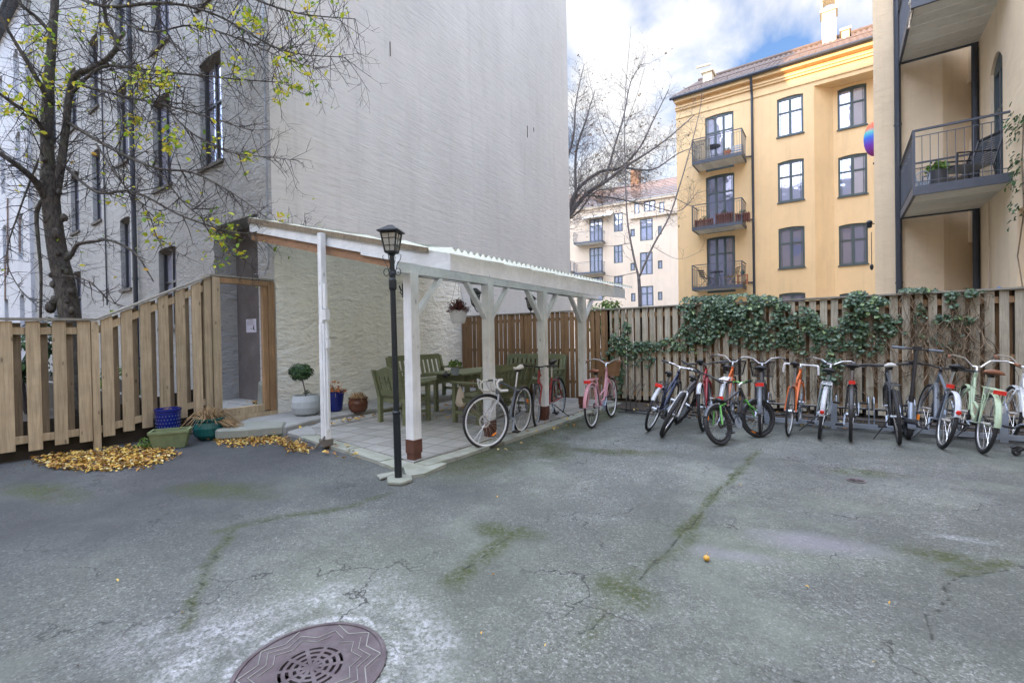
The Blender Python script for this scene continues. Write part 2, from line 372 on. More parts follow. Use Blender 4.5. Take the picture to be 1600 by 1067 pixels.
moss = np.maximum(moss, .7*np.clip(1-dseg(wfx, wfy, crk[2])/.03, 0, 1)); moss = np.maximum(moss, .45*np.clip(1-dseg(wx, wy, crk[3])/.07, 0, 1))
moss = np.maximum(moss, .65*np.clip(1-dseg(wx, wy, crk[4])/.06, 0, 1)); moss = np.maximum(moss, .35*np.clip(1-dseg(wx, wy, crk[1])/.07, 0, 1))
moss = np.maximum(moss, .75*np.clip(1-dseg(wx, wy, crk[7])/.08, 0, 1))
moss = np.maximum(moss, np.clip(1.15-np.abs(Xg+3.36+.06*(Yg-4))/.42, 0, 1)*np.clip((Yg-3.3)*1.5, 0, 1)*np.clip(vn(Xg, Yg, 2.5, 31)*1.9-.3, 0, 1))
for b in ((1350, 738, .28, .10, 20), (790, 830, .25, .13, 10), (975, 930, .18, .14, 0), (60, 770, .6, .2, 10), (350, 765, .5, .2, 20), (1480, 870, .2, .12, 0), (950, 705, .6, .12, 20), (860, 700, .5, .2, -60)):
    moss = np.maximum(moss, .7*blob(*b)**1.3)
moss = moss*np.clip(vn(Xg, Yg, 9, 201, 4)*2.6-.55, .12, 1.15)
green = np.clip(vn(wx, wy, .55, 41)*1.8-.55, 0, 1)*.8+.5*blob(1160, 850, .8, .3, 20)+.4*blob(1400, 790, 1.2, .3, 20)+.3*blob(560, 880, .6, .5)
mc = V(G(487, 1048))
man_c = (-1.868, 1.125); MR = .313
rm = np.hypot(Xg-man_c[0], Yg-man_c[1])+(vn(Xg, Yg, 5, 51)-.5)*.16
pale = np.clip(1-np.abs(rm-(.47+.10*vn(Xg, Yg, 2, 57)))/.17, 0, 1)*np.clip(vn(Xg, Yg, 3.2, 77)*2.2-.35, 0, 1)
rr = np.hypot(Xg-man_c[0], Yg-man_c[1])+(vn(Xg, Yg, 9, 151)-.5)*.05
pale = np.maximum(pale, 1.5*np.clip(1-np.abs(rr-.352)/.03, 0, 1)); pale = np.maximum(pale, blob(330, 985, .33, .2, 55)*.8*np.clip(vn(Xg, Yg, 4, 71)*2-.4, 0, 1)); pale = np.maximum(pale, blob(655, 1000, .25, .17, -20)*.85*np.clip(vn(Xg, Yg, 6, 75)*2-.5, 0, 1))
pale = np.maximum(pale, .8*blob(1525, 848, .2, .05, 0)); pale = np.maximum(pale, .7*blob(850, 715, .12, .05, 0)); pale = np.maximum(pale, .4*blob(600, 930, .3, .2))
purp = np.maximum(blob(1270, 850, .42, .17, 15), .8*blob(1130, 868, .35, .09, 15))
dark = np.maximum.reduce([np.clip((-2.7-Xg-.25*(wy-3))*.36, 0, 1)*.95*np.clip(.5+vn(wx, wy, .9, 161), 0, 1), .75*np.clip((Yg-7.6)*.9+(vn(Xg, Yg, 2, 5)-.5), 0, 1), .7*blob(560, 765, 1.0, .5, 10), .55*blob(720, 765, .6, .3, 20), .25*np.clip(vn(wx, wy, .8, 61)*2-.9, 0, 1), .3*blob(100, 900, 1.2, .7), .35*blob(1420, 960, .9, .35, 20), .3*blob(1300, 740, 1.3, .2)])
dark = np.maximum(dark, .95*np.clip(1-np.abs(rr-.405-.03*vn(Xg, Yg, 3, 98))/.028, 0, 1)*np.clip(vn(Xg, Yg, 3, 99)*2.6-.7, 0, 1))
Zg = (vn(Xg, Yg, .8, 91, 3)-.5)*.022+(vn(Xg, Yg, 6, 93, 2)-.5)*.005-.006*np.clip(1-dall/.03, 0, 1)
Zg = np.where(rm < .5, Zg*.2-.002, Zg)-.004
Zg = Zg*np.clip((Xg+9.2)*4, 0, 1)*np.clip((4-Xg)*4, 0, 1)*np.clip((Yg+.6)*4, 0, 1)*np.clip((9.3-Yg)*4, 0, 1)
nx, ny = len(xs), len(ys)
vv = np.stack([Xg.ravel(), Yg.ravel(), Zg.ravel()], 1)
idx = np.arange(nx*ny).reshape(ny, nx)
ff = np.stack([idx[:-1, :-1].ravel(), idx[:-1, 1:].ravel(), idx[1:, 1:].ravel(), idx[1:, :-1].ravel()], 1)
cx_, cy_ = (xs[:-1]+.015), (ys[:-1]+.015); CX, CY = np.meshgrid(cx_, cy_)
keep = (np.hypot(CX-man_c[0], CY-man_c[1]) > MR-.01).ravel(); ff = ff[keep]
me = bpy.data.meshes.new('courtyard'); me.from_pydata(vv.tolist(), [], ff.tolist())
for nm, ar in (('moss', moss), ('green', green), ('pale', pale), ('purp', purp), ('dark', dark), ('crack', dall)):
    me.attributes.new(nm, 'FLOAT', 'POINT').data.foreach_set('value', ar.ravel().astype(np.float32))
me.shade_smooth()
t = NT('asphalt'); v = t.tc()
agg = t.vor(v, 78); ac = t.node('ShaderNodeSeparateColor'); t.L(agg.outputs['Color'], ac.inputs[0])
agg3 = t.vor(v, 150); ac3 = t.node('ShaderNodeSeparateColor'); t.L(agg3.outputs['Color'], ac3.inputs[0])
agg2 = t.noise(v, 160, 4, .75); big = t.noise(v, 5.5, 6, .65)
c = t.ramp(ac.outputs[0], [(0, (.046, .047, .046)), (.3, (.105, .106, .102)), (.7, (.172, .173, .165)), (.92, (.235, .24, .232)), (1, (.46, .46, .45))])
c = t.mix(.42, c, t.ramp(ac3.outputs[1], [(0, (.03, .032, .032)), (.5, (.13, .133, .13)), (.9, (.24, .245, .24)), (1, (.6, .6, .59))]))
c = t.mix(t.ramp(agg2, [(.36, .6), (.44, 0.)]), c, (.03, .033, .033))
c = t.mix(t.ramp(big, [(.3, .4), (.6, 0.)]), c, (.06, .064, .062)); c = t.mix(t.ramp(t.noise(v, 1.3, 5, .6), [(.42, .4), (.62, 0.)]), c, (.07, .074, .076))
c = t.mix(t.math('MULTIPLY', t.attr('green'), .30), c, (.165, .20, .115))
c = t.mix(t.math('MULTIPLY', t.ramp(t.noise(v, .55, 6, .65), [(.44, 1.), (.56, 0.)]), .45), c, (.062, .068, .058)); c = t.mix(t.math('MULTIPLY', t.ramp(t.noise(t.tc((1, 1, 1), (0, 0, .6), (3, 5, 0)), .8, 6, .7), [(.5, 0.), (.66, 1.)]), .30), c, (.24, .27, .22))
c = t.mix(t.math('MULTIPLY', t.attr('purp'), .4), c, (.25, .23, .28))
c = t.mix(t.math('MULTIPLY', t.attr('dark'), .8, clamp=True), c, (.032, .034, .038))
pn = t.math('MULTIPLY', t.ramp(t.noise(v, 38, 6, .8), [(.42, 0.), (.58, 1.)]), t.ramp(t.noise(v, 7, 5, .7), [(.38, .1), (.55, 1.)]))
c = t.mix(t.math('MULTIPLY', t.math('MULTIPLY', t.attr('pale'), pn), .6, clamp=True), c, (.52, .53, .56))
mn = t.ramp(t.noise(v, 32, 6, .75), [(.35, 0.), (.6, 1.)])
c = t.mix(t.math('MULTIPLY', t.math('MULTIPLY', t.math('POWER', t.attr('moss'), .5), mn), 1.45, clamp=True), c, (.042, .052, .014))
cn = t.math('ADD', t.attr('crack'), t.math('MULTIPLY', t.noise(v, 30, 4), .012))
c = t.mix(t.ramp(cn, [(.008, .9), (.018, 0.)]), c, (.015, .017, .012))
micro = t.vor(t.tc(), 2.3, 'DISTANCE_TO_EDGE').outputs['Distance']
dn = t.node('ShaderNodeVectorMath', operation='ADD'); nz = t.node('ShaderNodeTexNoise'); nz.inputs['Scale'].default_value = 5; nz.inputs['Detail'].default_value = 5; t.L(v, nz.inputs['Vector'])
sv = t.node('ShaderNodeVectorMath', operation='SCALE'); sv.inputs['Scale'].default_value = .5; t.L(nz.outputs['Color'], sv.inputs[0]); t.L(v, dn.inputs[0]); t.L(sv.outputs[0], dn.inputs[1])
mv = t.vor(dn.outputs[0], 1.5, 'DISTANCE_TO_EDGE').outputs['Distance']
c = t.mix(t.math('MULTIPLY', t.ramp(mv, [(.004, .9), (.013, 0.)]), t.ramp(t.noise(v, 1.1, 3), [(.48, 0.), (.6, 1.)])), c, (.03, .032, .03))
nr = t.bump(ac.outputs[0], .5, .004); nr = t.bump(agg2, .6, .003, nr); nr = t.bump(big, .5, .01, nr)
rf = t.math('SUBTRACT', .88, t.math('MULTIPLY', t.attr('pale'), .1))
M['asphalt'] = t.fin(c, rf, nr, spec=.35)
me.materials.append(M['asphalt'])
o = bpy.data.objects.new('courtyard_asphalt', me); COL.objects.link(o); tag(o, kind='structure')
b = MB(); b.quad((-400, -400, -.035), (400, -400, -.035), (400, 400, -.035), (-400, 400, -.035)); tag(b.build('ground', mat('outer_ground', (.13, .135, .12), .9, 0, .3, .8, .01, 30), org=(0, 0, 0)), kind='structure')
# manhole
TH = thing('manhole_cover', (man_c[0], man_c[1], -.02), 'large round rusty purplish cast iron manhole cover with star pattern in the foreground asphalt', 'manhole cover', local=True)
b = MB(); b.lathe((0, 0, 0), [(0.001, -.02), (MR, -.02), (MR, .022), (MR-.008, .025), (MR-.02, .025), (MR-.021, .019), (.15, .019)], 72, cap=False)
b.lathe((0, 0, 0), [(.15, .019), (.142, .019), (.142, -.01)], 72, cap=False)
# slotted grate: iron rings and ten radial bars above a dark pit
for r0, r1 in ((.0, .022), (.044, .058), (.072, .088), (.102, .118), (.131, .145)):
    for k in range(60):
        a0 = 2*PI*k/60; a1 = 2*PI*(k+1)/60
        b.prism([(q*math.cos(a), q*math.sin(a), .004) for q, a in ((max(r0, .0005), a0), (r1, a0), (r1, a1), (max(r0, .0005), a1))], (0, 0, .0145), .5)
for k in range(10):
    a = 2*PI*k/10+.2; d = V((math.cos(a), math.sin(a), 0)); b.bar(d*.02+V((0, 0, .0105)), d*.143+V((0, 0, .0105)), .017, .0165, r=.5)
b.build('lid', M['iron'], TH)
b = MB(); b.lathe((0, 0, 0), [(.001, -.004), (.145, -.004)], 40); b.build('grate_pit', M['hole'], TH)
b = MB()
for (ra, rb, w_, sp) in ((.288, .235, .0045, 10), (.245, .20, .003, 10), (.205, .168, .0025, 10)):
    pts = []
    for k in range(sp*2): a = PI*k/sp+.25; q = ra if k % 2 == 0 else rb; pts.append((q*math.cos(a), q*math.sin(a), .021))
    [b.bar(pts[i], pts[(i+1) % len(pts)], w_, .004) for i in range(len(pts)) if rnd.random() < .93]
b.build('star_ribs', M['iron_hi'], TH)
b = MB(); b.torus((0, 0, 0), MR+.012, .014, .012, n=64, m=6); b.xf(Matrix.Rotation(PI/2, 4, 'X')); b.build('rim', M['stone'], TH)
# drain + apple
p = G(1338, 751); b = MB(); b.lathe((p.x, p.y, -.006), [(.001, 0), (.05, 0), (.06, .012), (.075, .012), (.075, 0)], 20)
b.bar((p.x-.05, p.y, .008), (p.x+.05, p.y, .008), .012, .008); b.bar((p.x, p.y-.05, .008), (p.x, p.y+.05, .008), .012, .008)
tag(b.build('drain_cover', M['iron']), 'small dark drain cover in mossy asphalt in front of the bicycles', 'drain cover')
p = G(1104, 876); b = MB(); b.ico((0, 0, .018), .019, (1, 1, .92), 14); b.tube([(0, 0, .04), (.006, 0, .056)], .0015, 4)
o = b.build('fallen_apple', mat('apple_skin', (.62, .33, .05), .4, 0, .3, 30), org=(0, 0, 0), smooth=True); o.location = (p.x, p.y, 0); tag(o, 'small yellow orange fallen fruit lying alone on the asphalt', 'fruit')
# patio, ledge
t = NT('patio_tiles'); v = t.tc((1, 1, 1), (0, 0, math.radians(-3)))
br = t.node('ShaderNodeTexBrick'); br.offset = 0; br.inputs['Scale'].default_value = 1; br.inputs['Brick Width'].default_value = .35; br.inputs['Row Height'].default_value = .35
br.inputs['Mortar Size'].default_value = .008; br.inputs['Mortar Smooth'].default_value = .3; br.inputs['Bias'].default_value = 0
br.inputs['Color1'].default_value = (.32, .315, .30, 1); br.inputs['Color2'].default_value = (.245, .24, .23, 1); br.inputs['Mortar'].default_value = (.075, .08, .055, 1); t.L(v, br.inputs['Vector'])
c = t.mix(t.ramp(t.noise(v, 2.5, 6, .7), [(.3, .45), (.6, 0.)]), br.outputs['Color'], (.12, .12, .10)); c = t.mix(t.ramp(t.noise(v, 60, 3), [(.55, 0.), (.75, .4)]), c, (.35, .35, .34))
nr = t.bump(br.outputs['Fac'], .8, -.006); M['patio'] = t.fin(c, .85, t.bump(t.noise(v, 45, 5), .4, .004, nr))
PC = (-3.66, 3.34)
b = MB(); b.prism([(-3.82, 3.56, -.03), (-3.80, 9.1, -.03), (-7.1, 9.1, -.03), (-7.0, 4.0, -.03), (-6.3, 3.92, -.03)], (0, 0, .078)); tag(b.build('patio', M['patio'], org=(-5, 6, 0)), kind='structure')
b = MB()
def strip(a, c_, w0, n, z=.035, jit=.02):
    a = V((*a, 0)); c_ = V((*c_, 0)); d = (c_-a)/n; nn = V((d.y, -d.x, 0)).normalized()
    for i in range(n):
        p0 = a+d*(i+.01); p1 = a+d*(i+.99); j = [rnd.uniform(-jit, jit) for _ in range(4)]
        zz = z+rnd.uniform(-.006, .006)
        b.prism([(p0.x, p0.y, -.03), (p1.x, p1.y, -.03), (p1.x+nn.x*(w0+j[0]), p1.y+nn.y*(w0+j[0]), -.03), (p0.x+nn.x*(w0+j[1]), p0.y+nn.y*(w0+j[1]), -.03)], (0, 0, zz+.03))
strip((-6.95, 4.02), (-3.80, 3.56), .22, 8); strip((-3.81, 3.56), (-3.79, 9.0), .20, 12)
b.prism([(-3.95, 3.5, -.03), (-3.55, 3.2, -.03), (-3.45, 3.35, -.03), (-3.52, 3.75, -.03), (-3.8, 3.8, -.03)], (0, 0, .063))
o = b.build('kerb_strip', M['moss_st']); tag(o, kind='structure')
b = MB()
for poly, z in (([(-8.09, 3.9), (-7.5, 3.22), (-6.95, 3.5), (-6.72, 3.72), (-6.95, 4.35), (-6.93, 5.3), (-6.9, 9.2), (-8.09, 9.2)], .13),
                ([(-6.90, 4.35), (-6.66, 4.1), (-6.5, 4.3), (-6.62, 5.6), (-6.88, 5.7)], .075), ([(-6.72, 3.74), (-6.35, 3.72), (-6.2, 3.9), (-6.6, 4.1), (-6.9, 4.2)], .06)):
    b.prism([(x, y, -.03) for x, y in poly], (0, 0, z+.03))
o = b.build('stone_ledge', M['conc'], bevel=.02); tag(o, kind='structure')
TH = thing('broken_paving_slab', (-7.3, 3.25, 0), 'rough broken grey stone slab under the timber doorway beside the teal pot', 'stone slab')
b = MB(); b.prism([(-7.62, 3.1, .0), (-7.25, 3.0, .0), (-6.95, 3.3, .0), (-6.72, 3.7, .0), (-7.0, 3.9, .0), (-7.5, 3.6, .0)], (0, 0, .16)); b.build('slab', M['stone'], TH, bevel=.03)
b = MB(); b.prism([(-8.0, 1.0, .0), (-7.2, 1.0, .0), (-7.62, 3.1, .0), (-8.0, 3.2, .0)], (0, 0, .004))
b = MB(); b.prism([(-3.70, 3.08, 0), (-3.55, 2.96, 0), (-3.42, 3.02, 0), (-3.42, 3.16, 0), (-3.52, 3.24, 0), (-3.68, 3.2, 0)], (0, 0, .035)); b.prism([(-3.86, 3.08, 0), (-3.73, 3.02, 0), (-3.72, 3.22, 0), (-3.8, 3.26, 0)], (0, 0, .028))
tag(b.build('foundation_stones', M['moss_st'], bevel=.008), 'cracked flat mossy stones around the foot of the street lamp', 'foundation stones')
# soil strip below the fence
b = MB(); n_ = 60
for i in range(n_):
    x0 = -3.6+i*7/n_; x1 = x0+7/n_
    b.quad((x0, 8.35+.08*math.sin(i*1.3), .012), (x1, 8.35+.08*math.sin(i*1.3+1.3), .012), (x1, 9.24, .03), (x0, 9.24, .03), .5)
tag(b.build('soil_strip', M['soil']), kind='structure')
b = MB(); b.prism([(-30, -3, -.02), (-8.16, -3, -.02), (-8.16, 4.28, -.02), (-30, 4.28, -.02)], (0, 0, .03)); tag(b.build('garden_soil', M['soil']), kind='structure')
# ------------------------------------------------------------------ leaves on the ground
def scatter_leaves(name, n, fn, label, size=(.05, .09), z=.02, hgt=.05):
    b = MB()
    for i in range(n):
        p = fn(); 
        if p is None: continue
        b.leaf((p[0], p[1], (p[2] if len(p) > 2 else 0)+z+rnd.random()**2*hgt), rnd.uniform(*size), (rnd.gauss(0, .5), rnd.gauss(0, .5), 1), rnd.random())
    tag(b.build(name, M['leaf_fall']), label, 'fallen leaves', kind='stuff')
def inell(cx, cy, rx, ry, e=1.):
    def f():
        a = rnd.uniform(0, 2*PI); q = math.sqrt(rnd.random())*(1+rnd.gauss(0, .11)); return gp(cx+rx*q*math.cos(a), cy+ry*q*math.sin(a))
    return f
f1 = inell(150, 722, 92, 15); f1b = inell(215, 712, 60, 14)
scatter_leaves('leaf_pile', 2600, lambda: f1() if rnd.random() < .55 else f1b(), 'large heap of yellow and brown fallen leaves before the left wooden fence', (.028, .058), .010, .03)
pth = [(335, 685), (370, 693), (400, 690), (430, 688), (455, 698), (478, 703)]
def f2():
    i = rnd.randrange(len(pth)-1); t_ = rnd.random(); return gp(pth[i][0]*(1-t_)+pth[i+1][0]*t_+rnd.gauss(0, 5), pth[i][1]*(1-t_)+pth[i+1][1]*t_+rnd.gauss(0, 3.6))
scatter_leaves('leaf_drift', 1000, f2, 'narrow drift of yellow leaves along the foot of the stone step', (.026, .055), .010, .03)
def f3():
    q = rnd.random()
    if q < .35: p = (rnd.uniform(-6.6, -5.2), rnd.uniform(5.6, 8.6), .05); return p
    if q < .5: return (rnd.gauss(-6.6, .1), rnd.gauss(4.7, .4), .08)
    if q < .6: p = G(rnd.uniform(495, 560), rnd.uniform(695, 720)); return (p.x, p.y, .02)
    if q < .9: return (rnd.uniform(-3.2, .3), rnd.uniform(7.9, 9.2), .02)
    return (rnd.uniform(-3.9, -3.3), rnd.uniform(4.5, 8), .03)
scatter_leaves('scattered_leaves', 330, f3, 'loose yellow leaves scattered over patio tiles and along the fence foot', (.04, .07), .012, .012)
def f4():
    p = gp(rnd.uniform(0, 1600), rnd.uniform(700, 1060)); return p if math.hypot(p[0]-man_c[0], p[1]-man_c[1]) > .4 else None
scatter_leaves('stray_leaves', 14, f4, 'few stray small leaves lying apart on the open asphalt', (.012, .026), .006, .003)
# ------------------------------------------------------------------ buildings
class Fr:
    """frame of a vertical wall: origin P, unit u along the wall, outward normal n"""
    def __init__(s, P, u, n): s.P = V(P); s.u = V(u).normalized(); s.n = V(n).normalized()
    def at(s, a, z, d=0): q = s.P+s.u*a+s.n*d; return V((q.x, q.y, z))
    def hit(s, px, py):
        r = ray(px, py); k = (s.P-CAM).dot(s.n)/r.dot(s.n); q = CAM+r*k; return (q-s.P).dot(s.u), q.z
def wall(b, fr, a0, a1, z0, z1, holes=(), depth=.12, top=None):
    """holes: (a0,a1,z0,z1,arch)"""
    A = sorted(set([a0, a1]+[h[i] for h in holes for i in (0, 1) if a0 < h[i] < a1])); Z = sorted(set([z0, z1]+[h[i] for h in holes for i in (2, 3) if z0 < h[i] < z1]))
    flip = fr.u.cross(V((0, 0, 1))).dot(fr.n) < 0
    def q(p0, p1, p2, p3):
        b.quad(*( (p3, p2, p1, p0) if flip else (p0, p1, p2, p3)), .5)
    for i in range(len(A)-1):
        for j in range(len(Z)-1):
            ca = (A[i]+A[i+1])/2; cz = (Z[j]+Z[j+1])/2
            if any(h[0] < ca < h[1] and h[2] < cz < h[3] for h in holes): continue
            q(fr.at(A[i], Z[j]), fr.at(A[i+1], Z[j]), fr.at(A[i+1], Z[j+1]), fr.at(A[i], Z[j+1]))
    for h in holes:
        x0, x1, y0, y1 = h[:4]; ar = h[4] if len(h) > 4 else 0; dp = h[5] if len(h) > 5 else depth
        n = 8 if ar else 1; top_ = []
        for k in range(n+1):
            tt = k/n; top_.append((x0+(x1-x0)*tt, y1-ar*(2*tt-1)**2))
        for k in range(n):
            (xa, ya), (xb, yb) = top_[k], top_[k+1]
            q(fr.at(xa, ya, -dp), fr.at(xb, yb, -dp), fr.at(xb, yb), fr.at(xa, ya))
            if ar: q(fr.at(xa, ya), fr.at(xb, yb), fr.at(xb, y1), fr.at(xa, y1))
        q(fr.at(x0, y0, 0), fr.at(x1, y0, 0), fr.at(x1, y0, -dp), fr.at(x0, y0, -dp))
        q(fr.at(x0, y0, 0), fr.at(x0, y0, -dp), fr.at(x0, y1-ar, -dp), fr.at(x0, y1-ar, 0))
        q(fr.at(x1, y0, -dp), fr.at(x1, y0, 0), fr.at(x1, y1-ar, 0), fr.at(x1, y1-ar, -dp))
def window(parent, fr, x0, x1, y0, y1, mf, mg, depth=.09, fw=.07, cols=2, rows=(.62,), arch=0, door=False, name='window', sill=None, mull=.09, curtain=False):
    """frame with glazing bars; pane is its sub-part"""
    b = MB(); d = -depth
    def bx(xa, xb, ya, yb, da, db):
        ps = [fr.at(xa, ya, db), fr.at(xb, ya, db), fr.at(xb, yb, db), fr.at(xa, yb, db)]; b.prism(ps, fr.n*(da-db))
    if arch:
        n = 8
        for k in range(n):
            t0 = k/n; t1 = (k+1)/n
            pa = (x0+(x1-x0)*t0, y1-arch*(2*t0-1)**2); pb = (x0+(x1-x0)*t1, y1-arch*(2*t1-1)**2)
            b.prism([fr.at(pa[0], y1-arch-fw, d), fr.at(pb[0], y1-arch-fw, d), fr.at(*pb, d), fr.at(*pa, d)], fr.n*.05)
        yt = y1-arch
    else: bx(x0, x1, y1-fw, y1, d, d+.05); yt = y1
    bx(x0, x0+fw, y0, yt-fw, d, d+.05); bx(x1-fw, x1, y0, yt-fw, d, d+.05); bx(x0+fw, x1-fw, y0, y0+fw*(2.2 if door else 1), d, d+.05)
    iw = x1-x0-2*fw; ih = yt-fw-(y0+fw)
    for c in range(1, cols): xc = x0+fw+iw*c/cols; bx(xc-mull/2, xc+mull/2, y0+fw, yt-fw, d+.001, d+.047)
    for r_ in rows: yc = y0+fw+ih*r_; bx(x0+fw, x1-fw, yc-mull*.42, yc+mull*.42, d+.003, d+.043)
    # slim casement lines
    for c in range(cols):
        xa = x0+fw+iw*c/cols; xb = x0+fw+iw*(c+1)/cols
        for xx in (xa+mull/2, xb-mull/2): bx(xx-.012, xx+.012, y0+fw, yt-fw, d+.005, d+.03)
    o = b.build(name, mf, parent)
    g = MB(); ps = [fr.at(x0+fw*.5, y0+fw*.5, d+.012), fr.at(x1-fw*.5, y0+fw*.5, d+.012), fr.at(x1-fw*.5, yt-fw*.5, d+.012), fr.at(x0+fw*.5, yt-fw*.5, d+.012)]
    if fr.u.cross(V((0, 0, 1))).dot(fr.n) < 0: ps = ps[::-1]
    g.quad(*ps); p = g.build('pane', mg, o)
    if sill:
        s_ = MB(); s_.prism([fr.at(x0-.04, y0-.05, 0), fr.at(x1+.04, y0-.05, 0), fr.at(x1+.04, y0, 0), fr.at(x0-.04, y0, 0)], fr.n*.06); s_.build('sill', sill, o)
    return o
def balcony(parent, fr, a0, a1, zb, proj, rail=1.05, slab=.16, bars=12, me_=None, glassed=False, struts=True):
    """slab hangs on the wall; railing on three sides"""
    me_ = me_ or M['edge']
    b = MB()
    def bx(xa, xb, ya, yb, da, db): b.prism([fr.at(xa, ya, da), fr.at(xb, ya, da), fr.at(xb, yb, da), fr.at(xa, yb, da)], fr.n*(db-da))
    bx(a0, a1, zb, zb+slab, proj-.05, proj); bx(a0, a0+.05, zb, zb+slab, .01, proj-.05); bx(a1-.05, a1, zb, zb+slab, .01, proj-.05)
    o = b.build('balcony', me_, parent)
    b = MB(); n = max(3, int((a1-a0)/.35))
    w_ = (a1-a0-.1)/n
    for i in range(n): bx(a0+.05+w_*i+.008, a0+.05+w_*(i+1)-.008, zb+.03, zb+.07, .01, proj-.05)
    b.build('floor_panels', M['under'], o)
    b = MB(); zt = zb+slab
    for (p, q) in ((fr.at(a0+.02, zt+rail, .03), fr.at(a0+.02, zt+rail, proj-.02)), (fr.at(a0, zt+rail, proj-.02), fr.at(a1, zt+rail, proj-.02)), (fr.at(a1-.02, zt+rail, .03), fr.at(a1-.02, zt+rail, proj-.02))):
        b.bar(p, q, .045, .035)
        p2 = p-V((0, 0, .12)); q2 = q-V((0, 0, .12)); b.bar(p2, q2, .014, .014); b.bar(p-V((0, 0, rail-.08)), q-V((0, 0, rail-.08)), .014, .014)
        L_ = (q-p).length; k_ = max(2, int(L_/.11))
        for i in range(1, k_): c_ = p.lerp(q, i/k_); b.bar(c_-V((0, 0, .12)), c_-V((0, 0, rail)), .010, .010, up=(1, 0, 0))
    for a_ in (a0+.02, a1-.02): b.bar(fr.at(a_, zt, proj-.02), fr.at(a_, zt+rail, proj-.02), .04, .04, up=(1, 0, 0))
    b.build('railing', me_, o)
    return o
def pipe(b, pts, r=.05, n=10):
    b.tube(pts, r, n)
# ---- the old white building on the left: rough facade (faces -Y) and gable wall (faces +X)
WX = -8.1; FY = 4.33
ob = thing('white_building', (WX, FY, 0), 'tall old white rendered building with blank gable wall behind the pergola', 'building')
b = MB(); FRg = Fr((WX, FY, 0), (0, 1, 0), (1, 0, 0))
prof = [(0, 15), (5.6, 19.8), (11.15, 17.4)]
n = 24
b._add([(WX, FY, -.2), (WX, 15.45, -.2), (WX, 15.45, 17.4), (WX, FY+5.6, 19.8), (WX, FY, 15)], [(0, 1, 2, 3, 4)], .5)
b._add([(WX, 15.45, -.2), (-30, 15.45, -.2), (-30, 15.45, 17.4), (WX, 15.45, 17.4)], [(0, 1, 2, 3)], .5)
b.build('gable_wall', M['gable'], ob)
# painted lower masonry between the corner and the fence, set proud
b = MB(); b.prism([(WX+.001, FY+.02, .1), (WX+.001, 9.25, .1), (WX+.001, 9.25, 3.0), (WX+.001, 8.6, 3.2), (WX+.001, FY+.02, 3.2)], (.018, 0, 0)); b.build('painted_base', M['cream_low'], ob)
for (px0, py0, px1, py1) in ((608, 66, 610, 88), (823, 197, 824, 215), (833, 200, 834, 206)):
    b = MB(); p = PX((px0+px1)/2*1.0, py0, WX); q = PX((px0+px1)/2, py1, WX); b.bar((WX+.012, p.y, p.z), (WX+.012, q.y+.01, q.z), .012, .022); b.build('wall_anchor', M['lintel'], ob)
FRf = Fr((WX, FY, 0), (-1, 0, 0), (0, -1, 0))
wins = [(1.78, 2.75, 4.99, 7.17, .12), (4.27, 5.32, 5.03, 7.15, .12), (4.15, 5.15, 1.75, 3.62, .14), (7.02, 7.78, 2.85, 4.75, .1), (7.02, 7.78, 6.2, 8.25, .1), (1.75, 2.75, 8.3, 10.5, .12), (4.2, 5.25, 8.3, 10.5, .12),
        (7.02, 7.78, 9.5, 11.5, .1), (9.3, 10.1, 5.0, 7.1, .1), (9.3, 10.1, 8.3, 10.4, .1), (11.5, 12.4, 1.8, 3.75, .2), (11.5, 12.4, 5.0, 6.9, .1), (11.5, 12.4, 8.3, 10.2, .1), (14, 14.9, 1.8, 3.6, .1), (14, 14.9, 5, 6.9, .1), (14, 14.9, 8.3, 10.2, .1)]
b = MB(); rec = (.52, 2.25, .2, 3.72, 0, .42)
wall(b, FRf, 0, 17.6, -.2, 15.0, [w[:4]+(.04, .17) for w in wins]+[rec])
b.build('facade_wall', M['facade'], ob)
b = MB(); b.quad(FRf.at(.5, .2, -.42), FRf.at(2.3, .2, -.42), FRf.at(2.3, 3.75, -.42), FRf.at(.5, 3.75, -.42))
b.build('blocked_doorway', M['recess'], ob)
b = MB(); b.box((WX-2.25, FY-.02, .1), (WX-.52, FY+.42, .21)); b.box((WX-2.6, FY-.9, .05), (WX-.1, FY-.021, .2)); b.build('threshold', M['conc'], ob)
for w in wins:
    wo = window(ob, FRf, w[0], w[1], w[2], w[3], M['frame_dk'], M['glass'], .15, .075, 2, (.6,), .04, mull=.06)
    s_ = MB(); s_.prism([FRf.at(w[0]+.002, w[3]-.045, -.004), FRf.at(w[1]-.002, w[3]-.045, -.004), FRf.at(w[1]-.002, w[3]-.16, -.10), FRf.at(w[0]+.002, w[3]-.16, -.10)], (0, 0, -.03)) if False else s_.prism([FRf.at(w[0]+.002, w[3]-.05, -.003), FRf.at(w[0]+.002, w[3]-.05, -.14), FRf.at(w[0]+.002, w[3]-.14, -.14)], FRf.u*(w[1]-w[0]-.004)); s_.build('lintel', M['lintel'], wo)
    s_ = MB(); s_.prism([FRf.at(w[0]-.05, w[2]-.07, 0), FRf.at(w[1]+.05, w[2]-.07, 0), FRf.at(w[1]+.05, w[2], 0), FRf.at(w[0]-.05, w[2], 0)], FRf.n*.05); s_.build('sill', M['lintel'], wo)
b = MB(); wl = PY(211, 150, FY); b.tube([(wl.x, FY-.09, .1), (wl.x, FY-.09, 15)], .055, 10)
for z in range(1, 15, 2): b.lathe((wl.x, FY-.09, z), [(.07, 0), (.07, .05)], 10)
b.build('downpipe', M['poststeel'], ob)
b = MB(); p = FRf.at(7.5, 9.6, .03); pts = [FRf.at(8.9, 2.5, .03), FRf.at(8.9, 15, .03)]; b.tube([V(q) for q in pts], .02, 6); b.build('cable', M['poststeel'], ob); b = MB()
